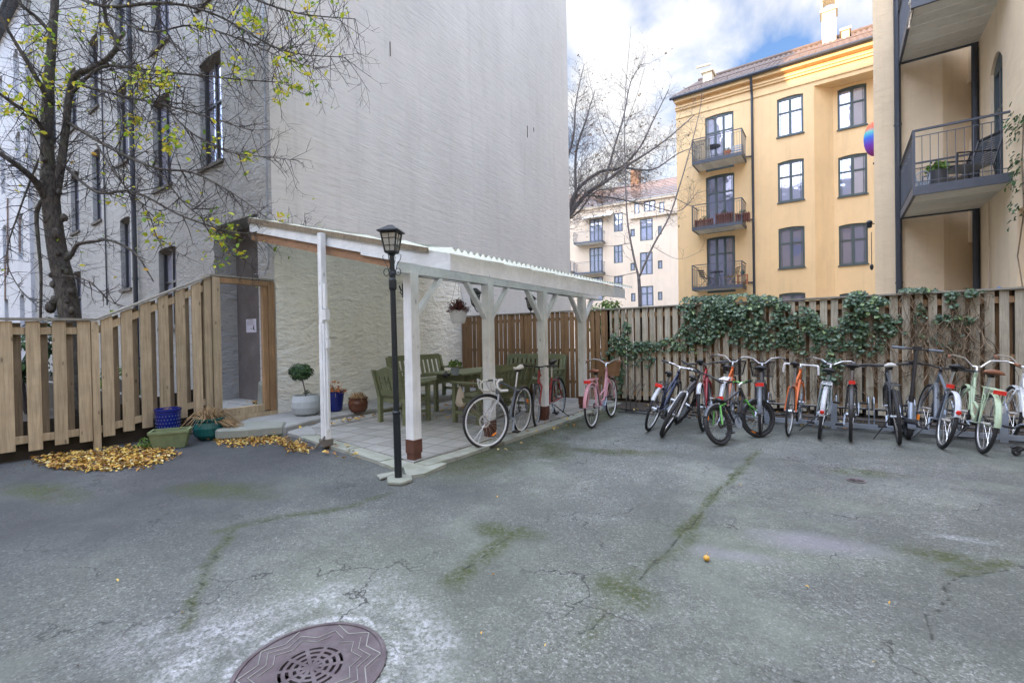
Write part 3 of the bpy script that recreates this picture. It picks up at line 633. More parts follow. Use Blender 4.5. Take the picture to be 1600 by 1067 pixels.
p = PY(425, 470, FY); b.tube([FRf.at(.12, 2.75, .02), FRf.at(.12, 15, .02)], .007, 5); b.build('cable', M['galv'], ob); b = MB(); b.tube([FRf.at(.12, 2.75, .02), FRf.at(.25, 2.6, .03), FRf.at(.6, 2.62, .03)], .007, 5); b.build('cable', M['galv'], ob)
b = MB(); b._add([(WX+.15, FY-.35, 14.95), (-30.2, FY-.35, 14.95), (-30.2, FY+5.6, 19.95), (WX+.15, FY+5.6, 19.95)], [(0, 1, 2, 3)], .5); b._add([(WX+.15, FY+5.6, 19.95), (-30.2, FY+5.6, 19.95), (-30.2, 15.6, 17.3), (WX+.15, 15.6, 17.3)], [(0, 1, 2, 3)], .5); b.build('roof', M['roof_dk'], ob)
# neighbour, further left, smoother and whiter
nb = thing('neighbour_building', (-25.7, FY, 0), 'smooth bright white house with dark gutter at the far left behind the tree', 'building')
FRn = Fr((-25.72, FY-.12, 0), (-1, 0, 0), (0, -1, 0))
b = MB(); nw = [(1.2+3.2*i, 2.1+3.2*i, z, z+1.9, .1) for i in range(9) for z in (1.6, 4.9, 8.2, 11.5)]
wall(b, FRn, 0, 32, -.2, 14.9, nw, .2); b.quad((-25.72, FY-.12, -.2), (-25.72, FY, -.2), (-25.72, FY, 14.9), (-25.72, FY-.12, 14.9)); b.build('wall', M['far_white'], nb)
for w in nw[:20]: window(nb, FRn, *w[:4], M['frame_wh'], M['glass'], .16, .06, 2, (.6,), w[4])
b = MB(); b.tube([(-25.5, FY-.45, 15.0), (-60, FY-.45, 15.0)], .09, 8); b.box((-25.6, FY-.42, 14.9), (-60, FY-.12, 15.0)); b.build('gutter', M['poststeel'], nb)
b = MB(); b._add([(-25.6, FY-.5, 15.0), (-60, FY-.5, 15.0), (-60, FY+5.5, 19.4), (-25.6, FY+5.5, 19.4)], [(0, 1, 2, 3)], .5); b.build('roof', M['roof_dk'], nb)
rp_m = mat('rusty_pipe', (.28, .2, .16), .8, 0, .5, 10)
for px, y0, y1 in ((12, 310, 430), (31, 340, 395), (8, 400, 470)):
    p = PY(px, y0, FRn.P.y-.04); q = PY(px, y1, FRn.P.y-.04); b = MB(); b.tube([(p.x, p.y, p.z), (q.x, q.y, q.z)], .03, 6); b.build('rusty_pipe', rp_m, nb)
# notice
FRp = Fr((WX, FY+.42, 0), (-1, 0, 0), (0, -1, 0))
a0, z0 = FRp.hit(401, 519); a1, z1 = FRp.hit(385, 499)
po = thing('notice', tuple(FRp.at((a0+a1)/2, z0, .01)), 'white sheet of paper pinned on the grey brown wall inside the timber doorway', 'notice')
b = MB(); b.prism([FRp.at(a0, z0, .004), FRp.at(a1, z0, .004), FRp.at(a1, z1, .004), FRp.at(a0, z1, .004)], FRp.n*.003); b.build('sheet', M['paper'], po)
b = MB(); w_ = a1-a0; h_ = z1-z0
def ink(u0, u1, v0, v1): b.prism([FRp.at(a1-w_*u0, z1-h_*v0, .009), FRp.at(a1-w_*u1, z1-h_*v0, .009), FRp.at(a1-w_*u1, z1-h_*v1, .009), FRp.at(a1-w_*u0, z1-h_*v1, .009)], FRp.n*.001)
ink(.3, .7, .06, .085)
for i in range(9): ink(.1, .1+rnd.uniform(.55, .8), .14+.04*i, .148+.04*i)
ink(.72, .84, .5, .58); ink(.68, .82, .6, .8); ink(.76, .92, .82, .86); ink(.42, .5, .68, .72); ink(.5, .56, .74, .8)
b.build('print', M['ink'], po)
# ---- yellow apartment building in the background
YB = 25.0
yb = thing('yellow_apartment_building', (-2.7, YB, 0), 'yellow rendered apartment building with three balconies and a dark tiled roof', 'building')
FY1 = Fr((0, YB, 0), (1, 0, 0), (0, -1, 0)); REC = .75; FY2 = Fr((0, YB+REC, 0), (1, 0, 0), (0, -1, 0))
XL = PY(1058, 300, YB).x; XC = PY(1273, 300, YB).x; XR = PY(1303, 300, YB+REC).x; GZ = 13.5
h1 = []; 
for (xa, xb, ys_) in ((1215.5, 1256.5, ((211, 150), (314.5, 250.5), (418.5, 355), (522, 458))),):
    for (yb_, yt_) in ys_:
        q0 = FY1.hit(1236, yb_); q1 = FY1.hit(1236, yt_); h1.append((FY1.hit(xa, 300)[0], FY1.hit(xb, 300)[0], q0[1], q1[1]+.02, .05))
doors = []
for (yb_, yt_) in ((262, 178), (360, 273), (454, 370)):
    q0 = FY1.hit(1125, yb_); q1 = FY1.hit(1125, yt_); doors.append((FY1.hit(1103, 300)[0], FY1.hit(1147.5, 300)[0], q0[1]-.1, q1[1]+.02, .05))
q1 = FY1.hit(1125, 470); doors.append((doors[0][0], doors[0][1], .7, q1[1], .1))
b = MB(); wall(b, FY1, XL, XC, -.2, GZ, h1+doors, .14)
p0 = FY1.at(XC, -.2); p1 = FY2.at(XR, -.2); b.quad(p0, p1, FY2.at(XR, 12.35), FY1.at(XC, 12.35), .5)
h2 = []
for (yb_, yt_) in ((199, 134.5), (305.5, 242), (413.5, 350), (520, 458)):
    q0 = FY2.hit(1332, yb_); q1 = FY2.hit(1332, yt_); h2.append((FY2.hit(1310, 300)[0], FY2.hit(1355.5, 300)[0], q0[1], q1[1]+.02, .05))
wall(b, FY2, XR, 14, -.2, 12.36, h2, .14)
b.quad((XL, YB, -.2), (XL, YB, GZ), (XL, YB+11, GZ), (XL, YB+11, -.2), .5)
b.prism([(XC, YB+.0, 12.36), (14, YB, 12.36), (14, YB+REC+.1, 12.36), (XR-.2, YB+REC+.1, 12.36)], (0, 0, GZ-12.36))
b.build('wall', M['yellow'], yb)
b = MB()
for (z0, z1, d) in ((12.55, 12.62, .05), (12.95, 13.05, .10), (13.05, 13.12, .16), (13.3, 13.5, .28)): b.box((XL-.02, YB-d, z0), (14, YB-.002, z1), .5)
b.build('cornice', M['yellow'], yb)
for i, w in enumerate(h1): window(yb, FY1, *w[:4], M['frame_gr'], M['glass'] if i < 2 else M['glass_dk'], .11, .085, 2, (.64,), w[4], sill=M['frame_gr'])
for i, w in enumerate(h2): window(yb, FY2, *w[:4], M['frame_gr'], M['glass'] if i < 2 else M['glass_dk'], .11, .085, 2, (.64,), w[4], sill=M['frame_gr'])
for i, w in enumerate(doors): window(yb, FY1, *w[:4], M['frame_gr'], M['glass'] if i == 0 else M['glass_dk'], .11, .085, 3, (.72,), w[4], door=True, name='balcony_door')
b = MB(); b.tube([(XL-.2, YB-.4, GZ+.0), (14, YB-.4, GZ+.05)], .085, 8); b.build('gutter', M['poststeel'], yb)
b = MB(); xp = PY(1177, 300, YB).x; b.tube([(xp, YB-.4, GZ), (xp, YB-.28, GZ-.3), (xp, YB-.09, GZ-.8), (xp, YB-.09, 0)], .055, 8)
for k in range(3): z_ = (10.05, 7.05, 4.05)[k]-.2; b.tube([(doors[0][1]+.5, YB-.06, z_+.12), (xp-.4, YB-.06, z_), (xp, YB-.08, z_-.05)], .035, 6)
b.build('downpipe', M['poststeel'], yb)
# ribbed tile roof
def tile_roof(b, x0, x1, ya, za, yb_, zb, pitch_=.24, amp=.03, rows=14):
    n = int((x1-x0)/pitch_)*6; vs = []; fs = []
    for j in range(rows*2+1):
        r0 = j//2; tt = min(1, (r0+(j % 2)*.999)/rows)
        for i in range(n+1):
            x = x0+(x1-x0)*i/n; w = amp*math.cos(2*PI*i/6)
            vs.append((x, ya+(yb_-ya)*tt, za+(zb-za)*tt+w+(0 if j % 2 == 0 else -.02)+.02))
    for j in range(rows*2):
        for i in range(n): fs.append((j*(n+1)+i, j*(n+1)+i+1, (j+1)*(n+1)+i+1, (j+1)*(n+1)+i))
    b._add(vs, fs, .5)
RZ = GZ+3.5; RY = YB+5.6
b = MB(); tile_roof(b, XL-.15, 14, YB-.42, GZ+.06, RY, RZ); b._add([(XL-.15, RY, RZ), (14, RY, RZ), (14, YB+11.6, GZ), (XL-.15, YB+11.6, GZ)], [(0, 1, 2, 3)], .5)
b._add([(XL-.12, YB-.4, GZ), (XL-.12, RY, RZ), (XL-.12, YB+11.5, GZ)], [(0, 1, 2)], .5); b.tube([(XL-.15, RY, RZ+.05), (14, RY, RZ+.05)], .12, 8)
for k in range(26): x = XL+.5+k*.62; b.bar((x, YB+.6, GZ+.5), (x, YB+.6, GZ+.80), .03, .03)
b.tube([(XL+.3, YB+.6, GZ+.80), (10, YB+.6, GZ+.80)], .02, 5)
RF = yb_roof = b.build('roof', mat('orange_brown_tiles', (.15, .105, .085), .75, 0, .25, 5, .01, 40), yb)
def chim(pxl, pxr, pyt, Yd, name, par, zbase, w_y=.7, cap='flat', m=M['chimney']):
    p = PY(pxl, pyt, Yd); q = PY(pxr, pyt, Yd); b = MB(); b.box((p.x, Yd, zbase), (q.x, Yd+w_y, p.z-.12)); b.box((p.x-.08, Yd-.08, p.z-.12), (q.x+.08, Yd+w_y+.08, p.z)); 
    if cap == 'arch':
        c_ = (p.x+q.x)/2; r_ = (q.x-p.x)/2+.05
        for i in range(8):
            a0 = PI*i/8; a1 = PI*(i+1)/8; b.prism([(c_-r_*math.cos(a0), Yd, p.z+.45+r_*.6*math.sin(a0)), (c_-r_*math.cos(a1), Yd, p.z+.45+r_*.6*math.sin(a1)), (c_-r_*math.cos(a1), Yd, p.z+.40+r_*.6*math.sin(a1)), (c_-r_*math.cos(a0), Yd, p.z+.40+r_*.6*math.sin(a0))], (0, w_y, 0))
        for x in (p.x, q.x): b.box((x-.03, Yd, p.z), (x+.03, Yd+.06, p.z+.45)); b.box((x-.03, Yd+w_y-.06, p.z), (x+.03, Yd+w_y, p.z+.45))
    return b.build(name, m, par)
chim(1284, 1306, 18, YB+4.6, 'chimney', yb, GZ+1, cap='arch'); chim(1315, 1327, 46, YB+4.0, 'chimney', yb, GZ+1); chim(1098, 1112, 112, YB+3.2, 'chimney', yb, GZ+1)
p = PY(1092, 107, YB+3.2); b = MB(); b.bar(AT(1088, 106, 27), AT(1110, 100, 27), .1, .12); b.build('roof_beam', M['chimney'], yb)
BP = 1.25; bals = []
for (pl, pr, pyb) in ((1086, 1159, 246.5), (1086, 1159, 352), (1086, 1159, 448)):
    FB = Fr((0, YB-BP, 0), (1, 0, 0), (0, -1, 0)); a0, _ = FB.hit(1081, pyb); a1, _ = FB.hit(1160, pyb); zb = FB.hit(1122, pyb)[1]
    bals.append((a0, a1, zb)); balcony(yb, FY1, a0, a1, zb-.1, BP)
# things on those balconies
def ptable(loc, r_, h_, label, cat='table', m=M['black']):
    T_ = thing('balcony_table', loc, label, cat, local=True); b = MB(); b.lathe((0, 0, h_-.03), [(.001, 0), (r_, 0), (r_, .025), (.001, .025)], 18); b.build('table_top', m, T_)
    for k in range(3):
        b = MB(); a = 2*PI*k/3; b.tube([(math.cos(a)*.1, math.sin(a)*.1, h_-.03), (math.cos(a)*r_*.8, math.sin(a)*r_*.8, 0)], .012, 5); b.build('leg', m, T_)
    return T_
def tuft(b, c, r_, n, size, up=1., kind=0):
    for i in range(n):
        d = V((rnd.gauss(0, 1), rnd.gauss(0, 1), abs(rnd.gauss(0, 1))*up)); d = d.normalized()*r_*rnd.random()**.5; b.leaf(V(c)+d, rnd.uniform(.7, 1.3)*size, (rnd.gauss(0, 1), rnd.gauss(0, 1), rnd.uniform(.2, 1.5)), rnd.random(), kind)
def potplant(name, loc, prof, mp, label, cat, leafm=None, n=120, lr=.15, ls=.05, lz=0, soil=True, group=None):
    T_ = thing(name, loc, label, cat, group, local=True)
    b = MB(); zt = prof[-1][1]; rt = prof[-1][0]; b.lathe((0, 0, 0), [(.001, 0)]+prof+[(rt-.015, zt), (rt-.02, zt-.05)], 28); b.build('pot', mp, T_, smooth=False)
    if soil: b = MB(); b.lathe((0, 0, 0), [(.001, zt-.05), (rt-.018, zt-.05), (rt-.018, zt-.045), (.001, zt-.03)], 16); b.build('soil', M['soil'], T_)
    if leafm: b = MB(); tuft(b, (0, 0, zt+lz), lr, n, ls); b.build('foliage', leafm, T_)
    return T_
z1, z2, z3 = [q[2]+.06 for q in bals]; yy = YB-.7; xx = bals[0][0]
ptable((xx+.85, yy, z1), .35, .72, 'round dark slatted table on the topmost balcony of the yellow building')
potplant('potted_plant', (xx+1.55, yy-.3, z1), [(.12, 0), (.17, .25)], M['terra'], 'terracotta pot with small plant on the topmost balcony of the yellow building', 'potted plant', M['leaf_lt'], 60, .16, .06)
b = MB(); T_ = thing('plastic_crate', (xx+2.0, yy-.2, z1), 'pale grey plastic crate on the topmost balcony of the yellow building', 'crate', local=True)
for z in (0, .12, .24, .34): b.box((-.2, -.15, z), (.2, -.13, z+.05)); b.box((-.2, .13, z), (.2, .15, z+.05)); b.box((-.2, -.13, z), (-.18, .13, z+.05)); b.box((.18, -.13, z), (.2, .13, z+.05))
for x in (-.2, 0, .18): b.box((x, -.152, 0), (x+.02, -.13, .39))
b.box((-.18, -.13, 0), (.18, .13, .02)); b.build('crate_body', M['galv'], T_)
b = MB(); T_ = thing('reed_screen', (xx+.3, YB-BP+.1, z1), 'grey reed screen behind the railing of the topmost balcony', 'screen')
for i in range(16): b.bar((xx+.05+i*.05, YB-BP+.07, z1+.02), (xx+.05+i*.05, YB-BP+.07, z1+1.0), .035, .02)
b.build('reeds', M['wood_gray'], T_)
def lattice_box(loc, w_, d_, h_, label):
    T_ = thing('planter_box', loc, label, 'planter box', local=True); b = MB()
    n = int(w_/.09)
    for i in range(n+1): x = -w_/2+w_*i/n; b.box((x-.025, -d_/2, 0), (x+.025, -d_/2+.02, h_)); b.box((x-.025, d_/2-.02, 0), (x+.025, d_/2, h_))
    b.box((-w_/2, -d_/2+.02, 0), (-w_/2+.02, d_/2-.02, h_)); b.box((w_/2-.02, -d_/2+.02, 0), (w_/2, d_/2-.02, h_)); b.box((-w_/2+.02, -d_/2+.02, h_-.08), (w_/2-.02, d_/2-.02, h_-.05))
    b.build('box', M['brick_box'], T_); b = MB(); tuft(b, (0, 0, h_), .18, 50, .06); b.build('foliage', M['leaf_dk'], T_)
lattice_box((xx+.45, yy-.25, z2), .75, .3, .38, 'low red brown planter box at the left of the middle balcony'); lattice_box((xx+1.3, yy+.1, z2), .7, .3, .62, 'tall red brown planter box in the centre of the middle balcony'); lattice_box((xx+2.15, yy-.2, z2), .55, .3, .42, 'red brown planter box at the right end of the middle balcony')
ptable((xx+.95, yy, z3), .3, .72, 'small dark table on the lowest balcony of the yellow building')
def fold_chair(loc, rz, label, m=M['black'], cat='chair', group=None):
    T_ = thing('garden_chair', loc, label, cat, group, local=True, rz=rz)
    b = MB(); 
    for i in range(5): b.box((-.22, -.2+i*.085, .43), (.22, -.2+i*.085+.065, .45))
    b.build('seat', m, T_)
    b = MB(); 
    for i in range(4): b.bar((-.22, .24+.03*i, .55+.1*i), (.22, .24+.03*i, .55+.1*i), .015, .07)
    b.build('backrest', m, T_)
    for s_ in (-1, 1):
        for y0, y1, z1_ in ((-.25, .38, .92), (.3, -.22, .44)):
            b = MB(); b.tube([(s_*.23, y0, 0), (s_*.23, y1, z1_)], .012, 5); b.build('leg', m, T_)
    return T_
fold_chair((xx+.5, yy, z3), 1.2, 'dark folding chair at the left of the lowest balcony', group=None); fold_chair((xx+1.6, yy, z3), -1.0, 'pale slatted chair in the middle of the lowest balcony', M['straw'])
T_ = thing('balcony_shelf', (xx+2.1, yy-.1, z3), 'small brown shelf with a pot at the right of the lowest balcony', 'shelf', local=True); b = MB(); [b.box((-.2, -.15, z), (.2, .15, z+.03)) for z in (.1, .42)]; [b.box((x-.015, -.152, 0), (x+.015, .152, .47)) for x in (-.2, .2)]; b.build('boards', M['terra'], T_)
potplant('potted_plant', (xx+2.1, yy-.1, z3+.46), [(.07, 0), (.1, .14)], M['teal'], 'small teal pot on the brown shelf of the lowest balcony', 'potted plant', M['leaf_dk'], 30, .1, .05)
# ---- pale building far behind
uu = V((.995, .106, 0)).normalized(); nn_ = V((uu.y, -uu.x, 0)); PC0 = AT(965, 400, 48); FC = Fr((PC0.x, PC0.y, 0), uu, nn_)
cb_ = thing('pale_apartment_building', (PC0.x, PC0.y, 0), 'pale pink rendered apartment building far behind the pergola with orange tiled roof', 'building')
def hb(x0, x1, yt, yb_, ar=0): a0_, _ = FC.hit(x0, (yt+yb_)/2); a1_, _ = FC.hit(x1, (yt+yb_)/2); return (a0_, a1_, FC.hit((x0+x1)/2, yb_)[1], FC.hit((x0+x1)/2, yt)[1], ar)
cw = [hb(959, 973, 333, 362), hb(959, 973, 383, 411), hb(959.5, 973, 431, 459), hb(1000, 1020, 342, 376), hb(1000, 1020, 394, 429), hb(1001, 1021, 447, 478), hb(1006, 1024, 314, 330), hb(985, 992, 358, 370), hb(985, 992, 411, 423), hb(986, 993, 458, 471), hb(1028, 1034, 353, 367), hb(1028, 1035, 407, 420), hb(1028, 1035, 456, 469), hb(1030, 1038, 316, 332), hb(991, 999, 318, 334)]
cdoor = [hb(921, 942, 342, 378), hb(921, 942, 387, 425), hb(921, 942, 433, 470)]
b = MB(); aL = FC.hit(860, 400)[0]; aR = FC.hit(1075, 400)[0]; EZ = FC.hit(974, 316)[1]; wall(b, FC, aL, aR, -.2, EZ, cw+cdoor, .12); b.build('wall', M['cream'], cb_)
b = MB(); a_, z_ = FC.hit(1020, 337); b.prism([FC.at(FC.hit(985, 340)[0], z_-.1, 0), FC.at(aR, z_-.1, 0), FC.at(aR, z_+.08, 0), FC.at(FC.hit(985, 340)[0], z_+.08, 0)], nn_*.3); b.prism([FC.at(aL, EZ-.25, 0), FC.at(aR, EZ-.25, 0), FC.at(aR, EZ, 0), FC.at(aL, EZ, 0)], nn_*.25); b.build('cornice', M['cream'], cb_)
for w in cw: window(cb_, FC, *w[:4], M['frame_gr'], M['glass'], .09, .09, 2 if w[1]-w[0] > .7 else 1, (.64,) if w[3]-w[2] > 1.2 else (), mull=.1)
for w in cdoor: window(cb_, FC, *w[:4], M['frame_gr'], M['glass'], .09, .09, 3, (.7,), name='balcony_door', mull=.1)
for yb_ in (379, 426):
    zb = FC.hit(925, yb_)[1]; a0_ = FC.hit(903, yb_)[0]; a1_ = FC.hit(946, yb_)[0]; balcony(cb_, FC, a0_, a1_, zb-.25, 1.3, bars=8)
zb = FC.hit(895, 428)[1]; balcony(cb_, FC, aL+.2, FC.hit(899, 428)[0], zb, 1.3)
b = MB(); a_ = FC.hit(913, 350)[0]; b.prism([FC.at(a_, FC.hit(920, 340)[1]+.1, .02), FC.at(a_+3.2, FC.hit(920, 340)[1]+.1, .02), FC.at(a_+3.2, FC.hit(920, 340)[1]-.35, 1.1), FC.at(a_, FC.hit(920, 340)[1]-.35, 1.1)], (0, 0, .05)); b.build('awning', M['under'], cb_)
b = MB(); 
def rp(a_, tt): return FC.at(a_, EZ+3.1*tt, .4-5.0*tt)
nR = 40
for j in range(10):
    for i in range(nR):
        b.quad(*[rp(aL-1+(aR-aL+2)*(i+di)/nR, (j+dj)/10)+V((0, 0, .04*(1-dj))) for di, dj in ((0, 0), (1, 0), (1, 1), (0, 1))])
b.build('roof', M['roof_red'], cb_)
for pxl, pxr, pyt in ((966, 978, 268), (913, 922, 292)):
    a0_ = FC.hit(pxl, 300)[0]; a1_ = FC.hit(pxr, 300)[0]; b = MB(); dd = -5.0; zt = CAM.z+(FC.hit(972, pyt)[1]-CAM.z)*1.1; p = FC.at(a0_*1.1, EZ+2, dd); q = FC.at(a1_*1.1, EZ+2, dd)
    b.prism([p, q, q+V((0, .9, 0)), p+V((0, .9, 0))], (0, 0, zt-EZ-2)); b.build('chimney', mat('brick_chimney', (.26, .15, .09), .8, 0, .2, 20), cb_)
# ---- near yellow wing on the right with two balconies, and an unseen range added behind the viewpoint to block the sun
BX = 2.565; AY = 14.4
nw_ = thing('yellow_wing', (BX, 12, 0), 'near yellow rendered wing at the right edge with two steel balconies', 'building')
FA = Fr((0, AY, 0), (1, 0, 0), (0, -1, 0)); FB_ = Fr((BX, 0, 0), (0, 1, 0), (-1, 0, 0))
ax0 = PY(1367, 400, AY).x; ax1 = PY(1475, 400, AY).x
b = MB(); wall(b, FA, ax0, ax1, -.2, 18)
p0 = V((ax1, AY, 0)); p1 = V((BX+.75, AY+.75, 0))
b.quad((ax1, AY, -.2), (BX+.7, AY+.8, -.2), (BX+.7, AY+.8, 18), (ax1, AY, 18), .5)
b.quad((ax0, AY, -.2), (ax0+3.5, AY+9, -.2), (ax0+3.5, AY+9, 18), (ax0, AY, 18), .5)
dY0 = PX(1567, 200, BX).y; dY1 = PX(1550, 200, BX).y
bd = [(dY0, dY1+.1, 4.2, 6.75, .25), (dY0, dY1+.1, 7.8, 10.35, .25)]
low = (9.6, 11.7, .0, 3.45, 0, .35)
wall(b, FB_, 9.4, AY+.8, -.2, 18, [q+(.12,) for q in bd]+[low], .22)
b.quad((BX+.35, 9.6, 0), (BX+.35, 11.7, 0), (BX+.35, 11.7, 3.45), (BX+.35, 9.6, 3.45), .5)
for z0_ in (3.35, 6.95): b.prism([(BX-.12, AY+.12, z0_), (BX+.2, AY+.12, z0_), (BX+.2, AY+.7, z0_), (BX-.12, AY+.33, z0_)], (0, 0, 2.3))
b.quad((BX, 9.4, -.2), (8, 9.4, -.2), (8, 9.4, 18), (BX, 9.4, 18), .5)
b.quad((8, 9.4, -.2), (8, -14, -.2), (8, -14, 14), (8, 9.4, 14), .5)  # unseen side wall, added to bounce warm light into the courtyard
b.build('wall', M['yellow_near'], nw_)
for w in bd: window(nw_, FB_, *w[:4], M['frame_gr'], M['glass_dk'], .1, .08, 2, (.66,), w[4], door=True, name='balcony_door')
for k, z_ in enumerate((4.0, 7.6)):
    FBY = Fr((BX, 0, 0), (0, 1, 0), (-1, 0, 0)); balcony(nw_, FBY, 11.9, 14.27, z_, BX-1.21, 1.07, .17)
b = MB(); b.tube([(1.19, 14.27, 0), (1.19, 14.27, 18)], .065, 12); b.tube([(2.5, 14.27, 0), (2.5, 14.27, 7.6)], .06, 12); [b.lathe((1.19, 14.27, z), [(.075, 0), (.075, .04)], 12) for z in (2.5, 6.2, 9.5)]; b.build('support_post', M['poststeel'], nw_)
b = MB(); b.tube([(BX-.03, 13.4, 0), (BX-.03, 13.4, 4.0)], .012, 6); b.build('cable', M['cream'], nw_)
FW = Fr((0, -15, 0), (1, 0, 0), (0, 1, 0)); b = MB(); ww = [(x, x+1.1, z, z+1.6, 0) for x in np.arange(-43, 7, 3.2) for z in (1.2, 4.3, 7.4, 10.5)]
wall(b, FW, -45, 8, -.2, 14, ww, .1); b.build('unseen_rear_range', M['yellow'], nw_)  # unseen wall behind the camera, added to keep the low sun out
b = MB(); [b.quad(FW.at(w[0], w[2], -.09), FW.at(w[1], w[2], -.09), FW.at(w[1], w[3], -.09), FW.at(w[0], w[3], -.09)) for w in ww]; b.build('unseen_rear_windows', M['glass_dk'], nw_)
RBH = 20.3  # ridge height tuned for where its shadow ends on the yellow roof
b = MB(); b.prism([(-45, -14.6, 14), (-45, -20.5, RBH), (-45, -26, 14)], (53, 0, 0)); b.prism([(-45, -15.2, 13.5), (-19.5, -15.2, 13.5), (-19.5, -15.2, 27), (-45, -15.2, 27)], (0, -10, 0)); b.build('rear_sun_block', M['roof_dk'], nw_)  # unseen roof, with tall block added to shade the yellow roof's left part
# things on the near lower balcony
def lounge(loc, rz, label):
    T_ = thing('lounge_chair', loc, label, 'chair', local=True, rz=rz)
    for s_ in (-.27, .27):
        b = MB(); b.tube([(s_, .38, 0), (s_, .30, .35), (s_, .5, .98)], .018, 6); b.tube([(s_, -.35, 0), (s_, -.33, .58), (s_, .36, .60)], .018, 6); b.build('side_frame', M['black'], T_)
    b = MB(); b.box((-.26, -.33, .34), (.26, .32, .355)); [b.box((-.26, -.33+i*.08, .355), (.26, -.33+i*.08+.05, .362)) for i in range(8)]; b.build('seat', M['p_char'], T_)
    b = MB(); [b.bar((-.26, .31+.0185*i, .40+.05*i), (.26, .31+.0185*i, .40+.05*i), .008, .034) for i in range(12)]; b.build('backrest', M['p_char'], T_)
    b = MB(); b.bar((-.28, .5, .98), (.28, .5, .98), .03, .03); b.build('top_rail', M['black'], T_)
zz = 4.19
lounge((2.05, 12.65, zz), math.radians(-60), 'black mesh lounge chair nearest the door on the lower right balcony'); lounge((1.95, 13.5, zz), math.radians(-75), 'black mesh lounge chair at the far end of the lower right balcony')
potplant('planter', (1.62, 12.35, zz), [(.14, 0), (.15, .32)], M['p_char'], 'dark square-edged planter with green shrub on the lower right balcony', 'planter', M['leaf_lt'], 150, .2, .07)
T_ = thing('grey_basket', (1.38, 12.15, zz), 'small round wire basket beside the planter on the lower right balcony', 'basket', local=True); b = MB(); b.torus((0, 0, .2), .11, .01, .01, n=20, m=4); 
for k in range(12): a = 2*PI*k/12; b.tube([(.08*math.cos(a), .08*math.sin(a), 0), (.12*math.cos(a), .12*math.sin(a), .22)], .006, 4)
b.lathe((0, 0, 0), [(.08, 0), (.08, .1), (.001, .1)], 14); b.build('wire', M['galv'], T_)
b = MB(); pts = [V((1.25, 11.98+.07*i, 5.05-.05*abs(math.sin(i*.5)))) for i in range(30)]; b.tube(pts, .008, 4); [b.ico(p+V((0, 0, -.03)), .022, n=6) for p in pts[::2]]; tag(b.build('light_string', M['white_pl']), 'string of small unlit bulbs on the left rail of the lower right balcony', 'light string')
b = MB(); pts = [V((1.22, 12.02, 7.95)), V((1.2, 11.99, 7.75)), V((1.23, 12.0, 7.6)), V((1.2, 12.02, 7.45)), V((1.18, 12.0, 7.3))]; b.tube(pts, .014, 5); [b.ico(p, .03, n=6, jit=.3) for p in pts]; tag(b.build('knotted_rope', M['cloth']), 'pale knotted rope hanging from the upper right balcony', 'rope')
# rainbow wind ball and lamp on the far corner
T_ = thing('rainbow_globe', tuple(AT(1366, 217, 16.2)), 'rainbow striped hanging paper globe at the corner of the yellow wing', 'decoration', local=True); b = MB()
for k in range(10): pass
b.ico((0, 0, 0), .60, (.50, .50, 1.), 20); o = b.build('globe', M['rainbow'], T_, smooth=True); b = MB(); b.tube([(0, 0, .6), (.35, 0, .9)], .01, 4); b.tube([(0, 0, -.6), (0, 0, -.8)], .01, 4); b.ico((0, 0, -.85), .05); b.build('hook', M['black'], T_)
p = PY(1366.5, 349, AY); T_ = thing('wall_lamp', (ax0-.10, AY+.05, p.z), 'dark wall lamp on the far corner of the yellow wing', 'wall lamp', local=True); b = MB(); b.lathe((0, 0, 0), [(.02, -.09), (.05, -.08), (.07, .05), (.04, .09), (.001, .10)], 10); b.bar((0, 0, 0), (.15, 0, 0), .02, .02); b.build('lamp_shade', M['lamp'], T_)
b = MB(); b.tube([(.04, 0, -.2), (.04, 0, -1.0)], .008, 5); b.ico((.04, 0, -1.05), .04, (1, 1, 2)); b.build('chain', M['lamp'], T_)
# small grey roof cap behind right fence
T_ = thing('garden_parasol', (1.7, 10.6, 0), 'blue grey closed parasol tip peeping over the fence before the yellow wing', 'parasol', local=True)
p = PY(1561, 452, 10.6); T_.location = (p.x, 10.6, 0); b = MB(); b.tube([(0, 0, 0), (0, 0, p.z)], .02, 8); b.build('pole', M['poststeel'], T_); b = MB(); b.lathe((0, 0, p.z-.15), [(.13, -.5), (.11, 0), (.03, .18), (.001, .2)], 10); b.build('canopy', M['p_blue'], T_)
# ------------------------------------------------------------------ fences
FNY = 9.26
def fz(x): return 1.965+.012*math.sin(x*1.7)
# brown part beneath the pergola
xp5 = PY(950, 560, FNY).x
f = thing('wooden_fence', (-6, FNY, 0), 'warm brown slatted wooden fence closing the covered seating area', 'fence')
b = MB(); x = WX+.04; i = 0
while x < xp5:
    w_ = .098+rnd.uniform(-.004, .004); b.box((x, FNY, rnd.uniform(.0, .03)), (x+w_, FNY+.022, fz(x)-.02+rnd.uniform(-.004, .004))); x += w_+(.03 if i % 4 else .008); i += 1
b.build('slats', M['wood_brown'], f)
b = MB(); 
for z in (.35, 1.05, 1.75): b.box((WX+.02, FNY+.024, z), (xp5, FNY+.064, z+.07))
b.build('rail', M['wood_brown'], f)
b = MB(); 
for x in (WX+.1, -6.2, -4.4): b.box((x, FNY+.07, 0), (x+.09, FNY+.15, 1.93))
b.build('post', M['wood_brown'], f)
b = MB(); b.box((WX+.02, FNY-.03, 1.945), (xp5, FNY+.11, 1.97)); b.build('cap_board', M['wood_gray'], f)
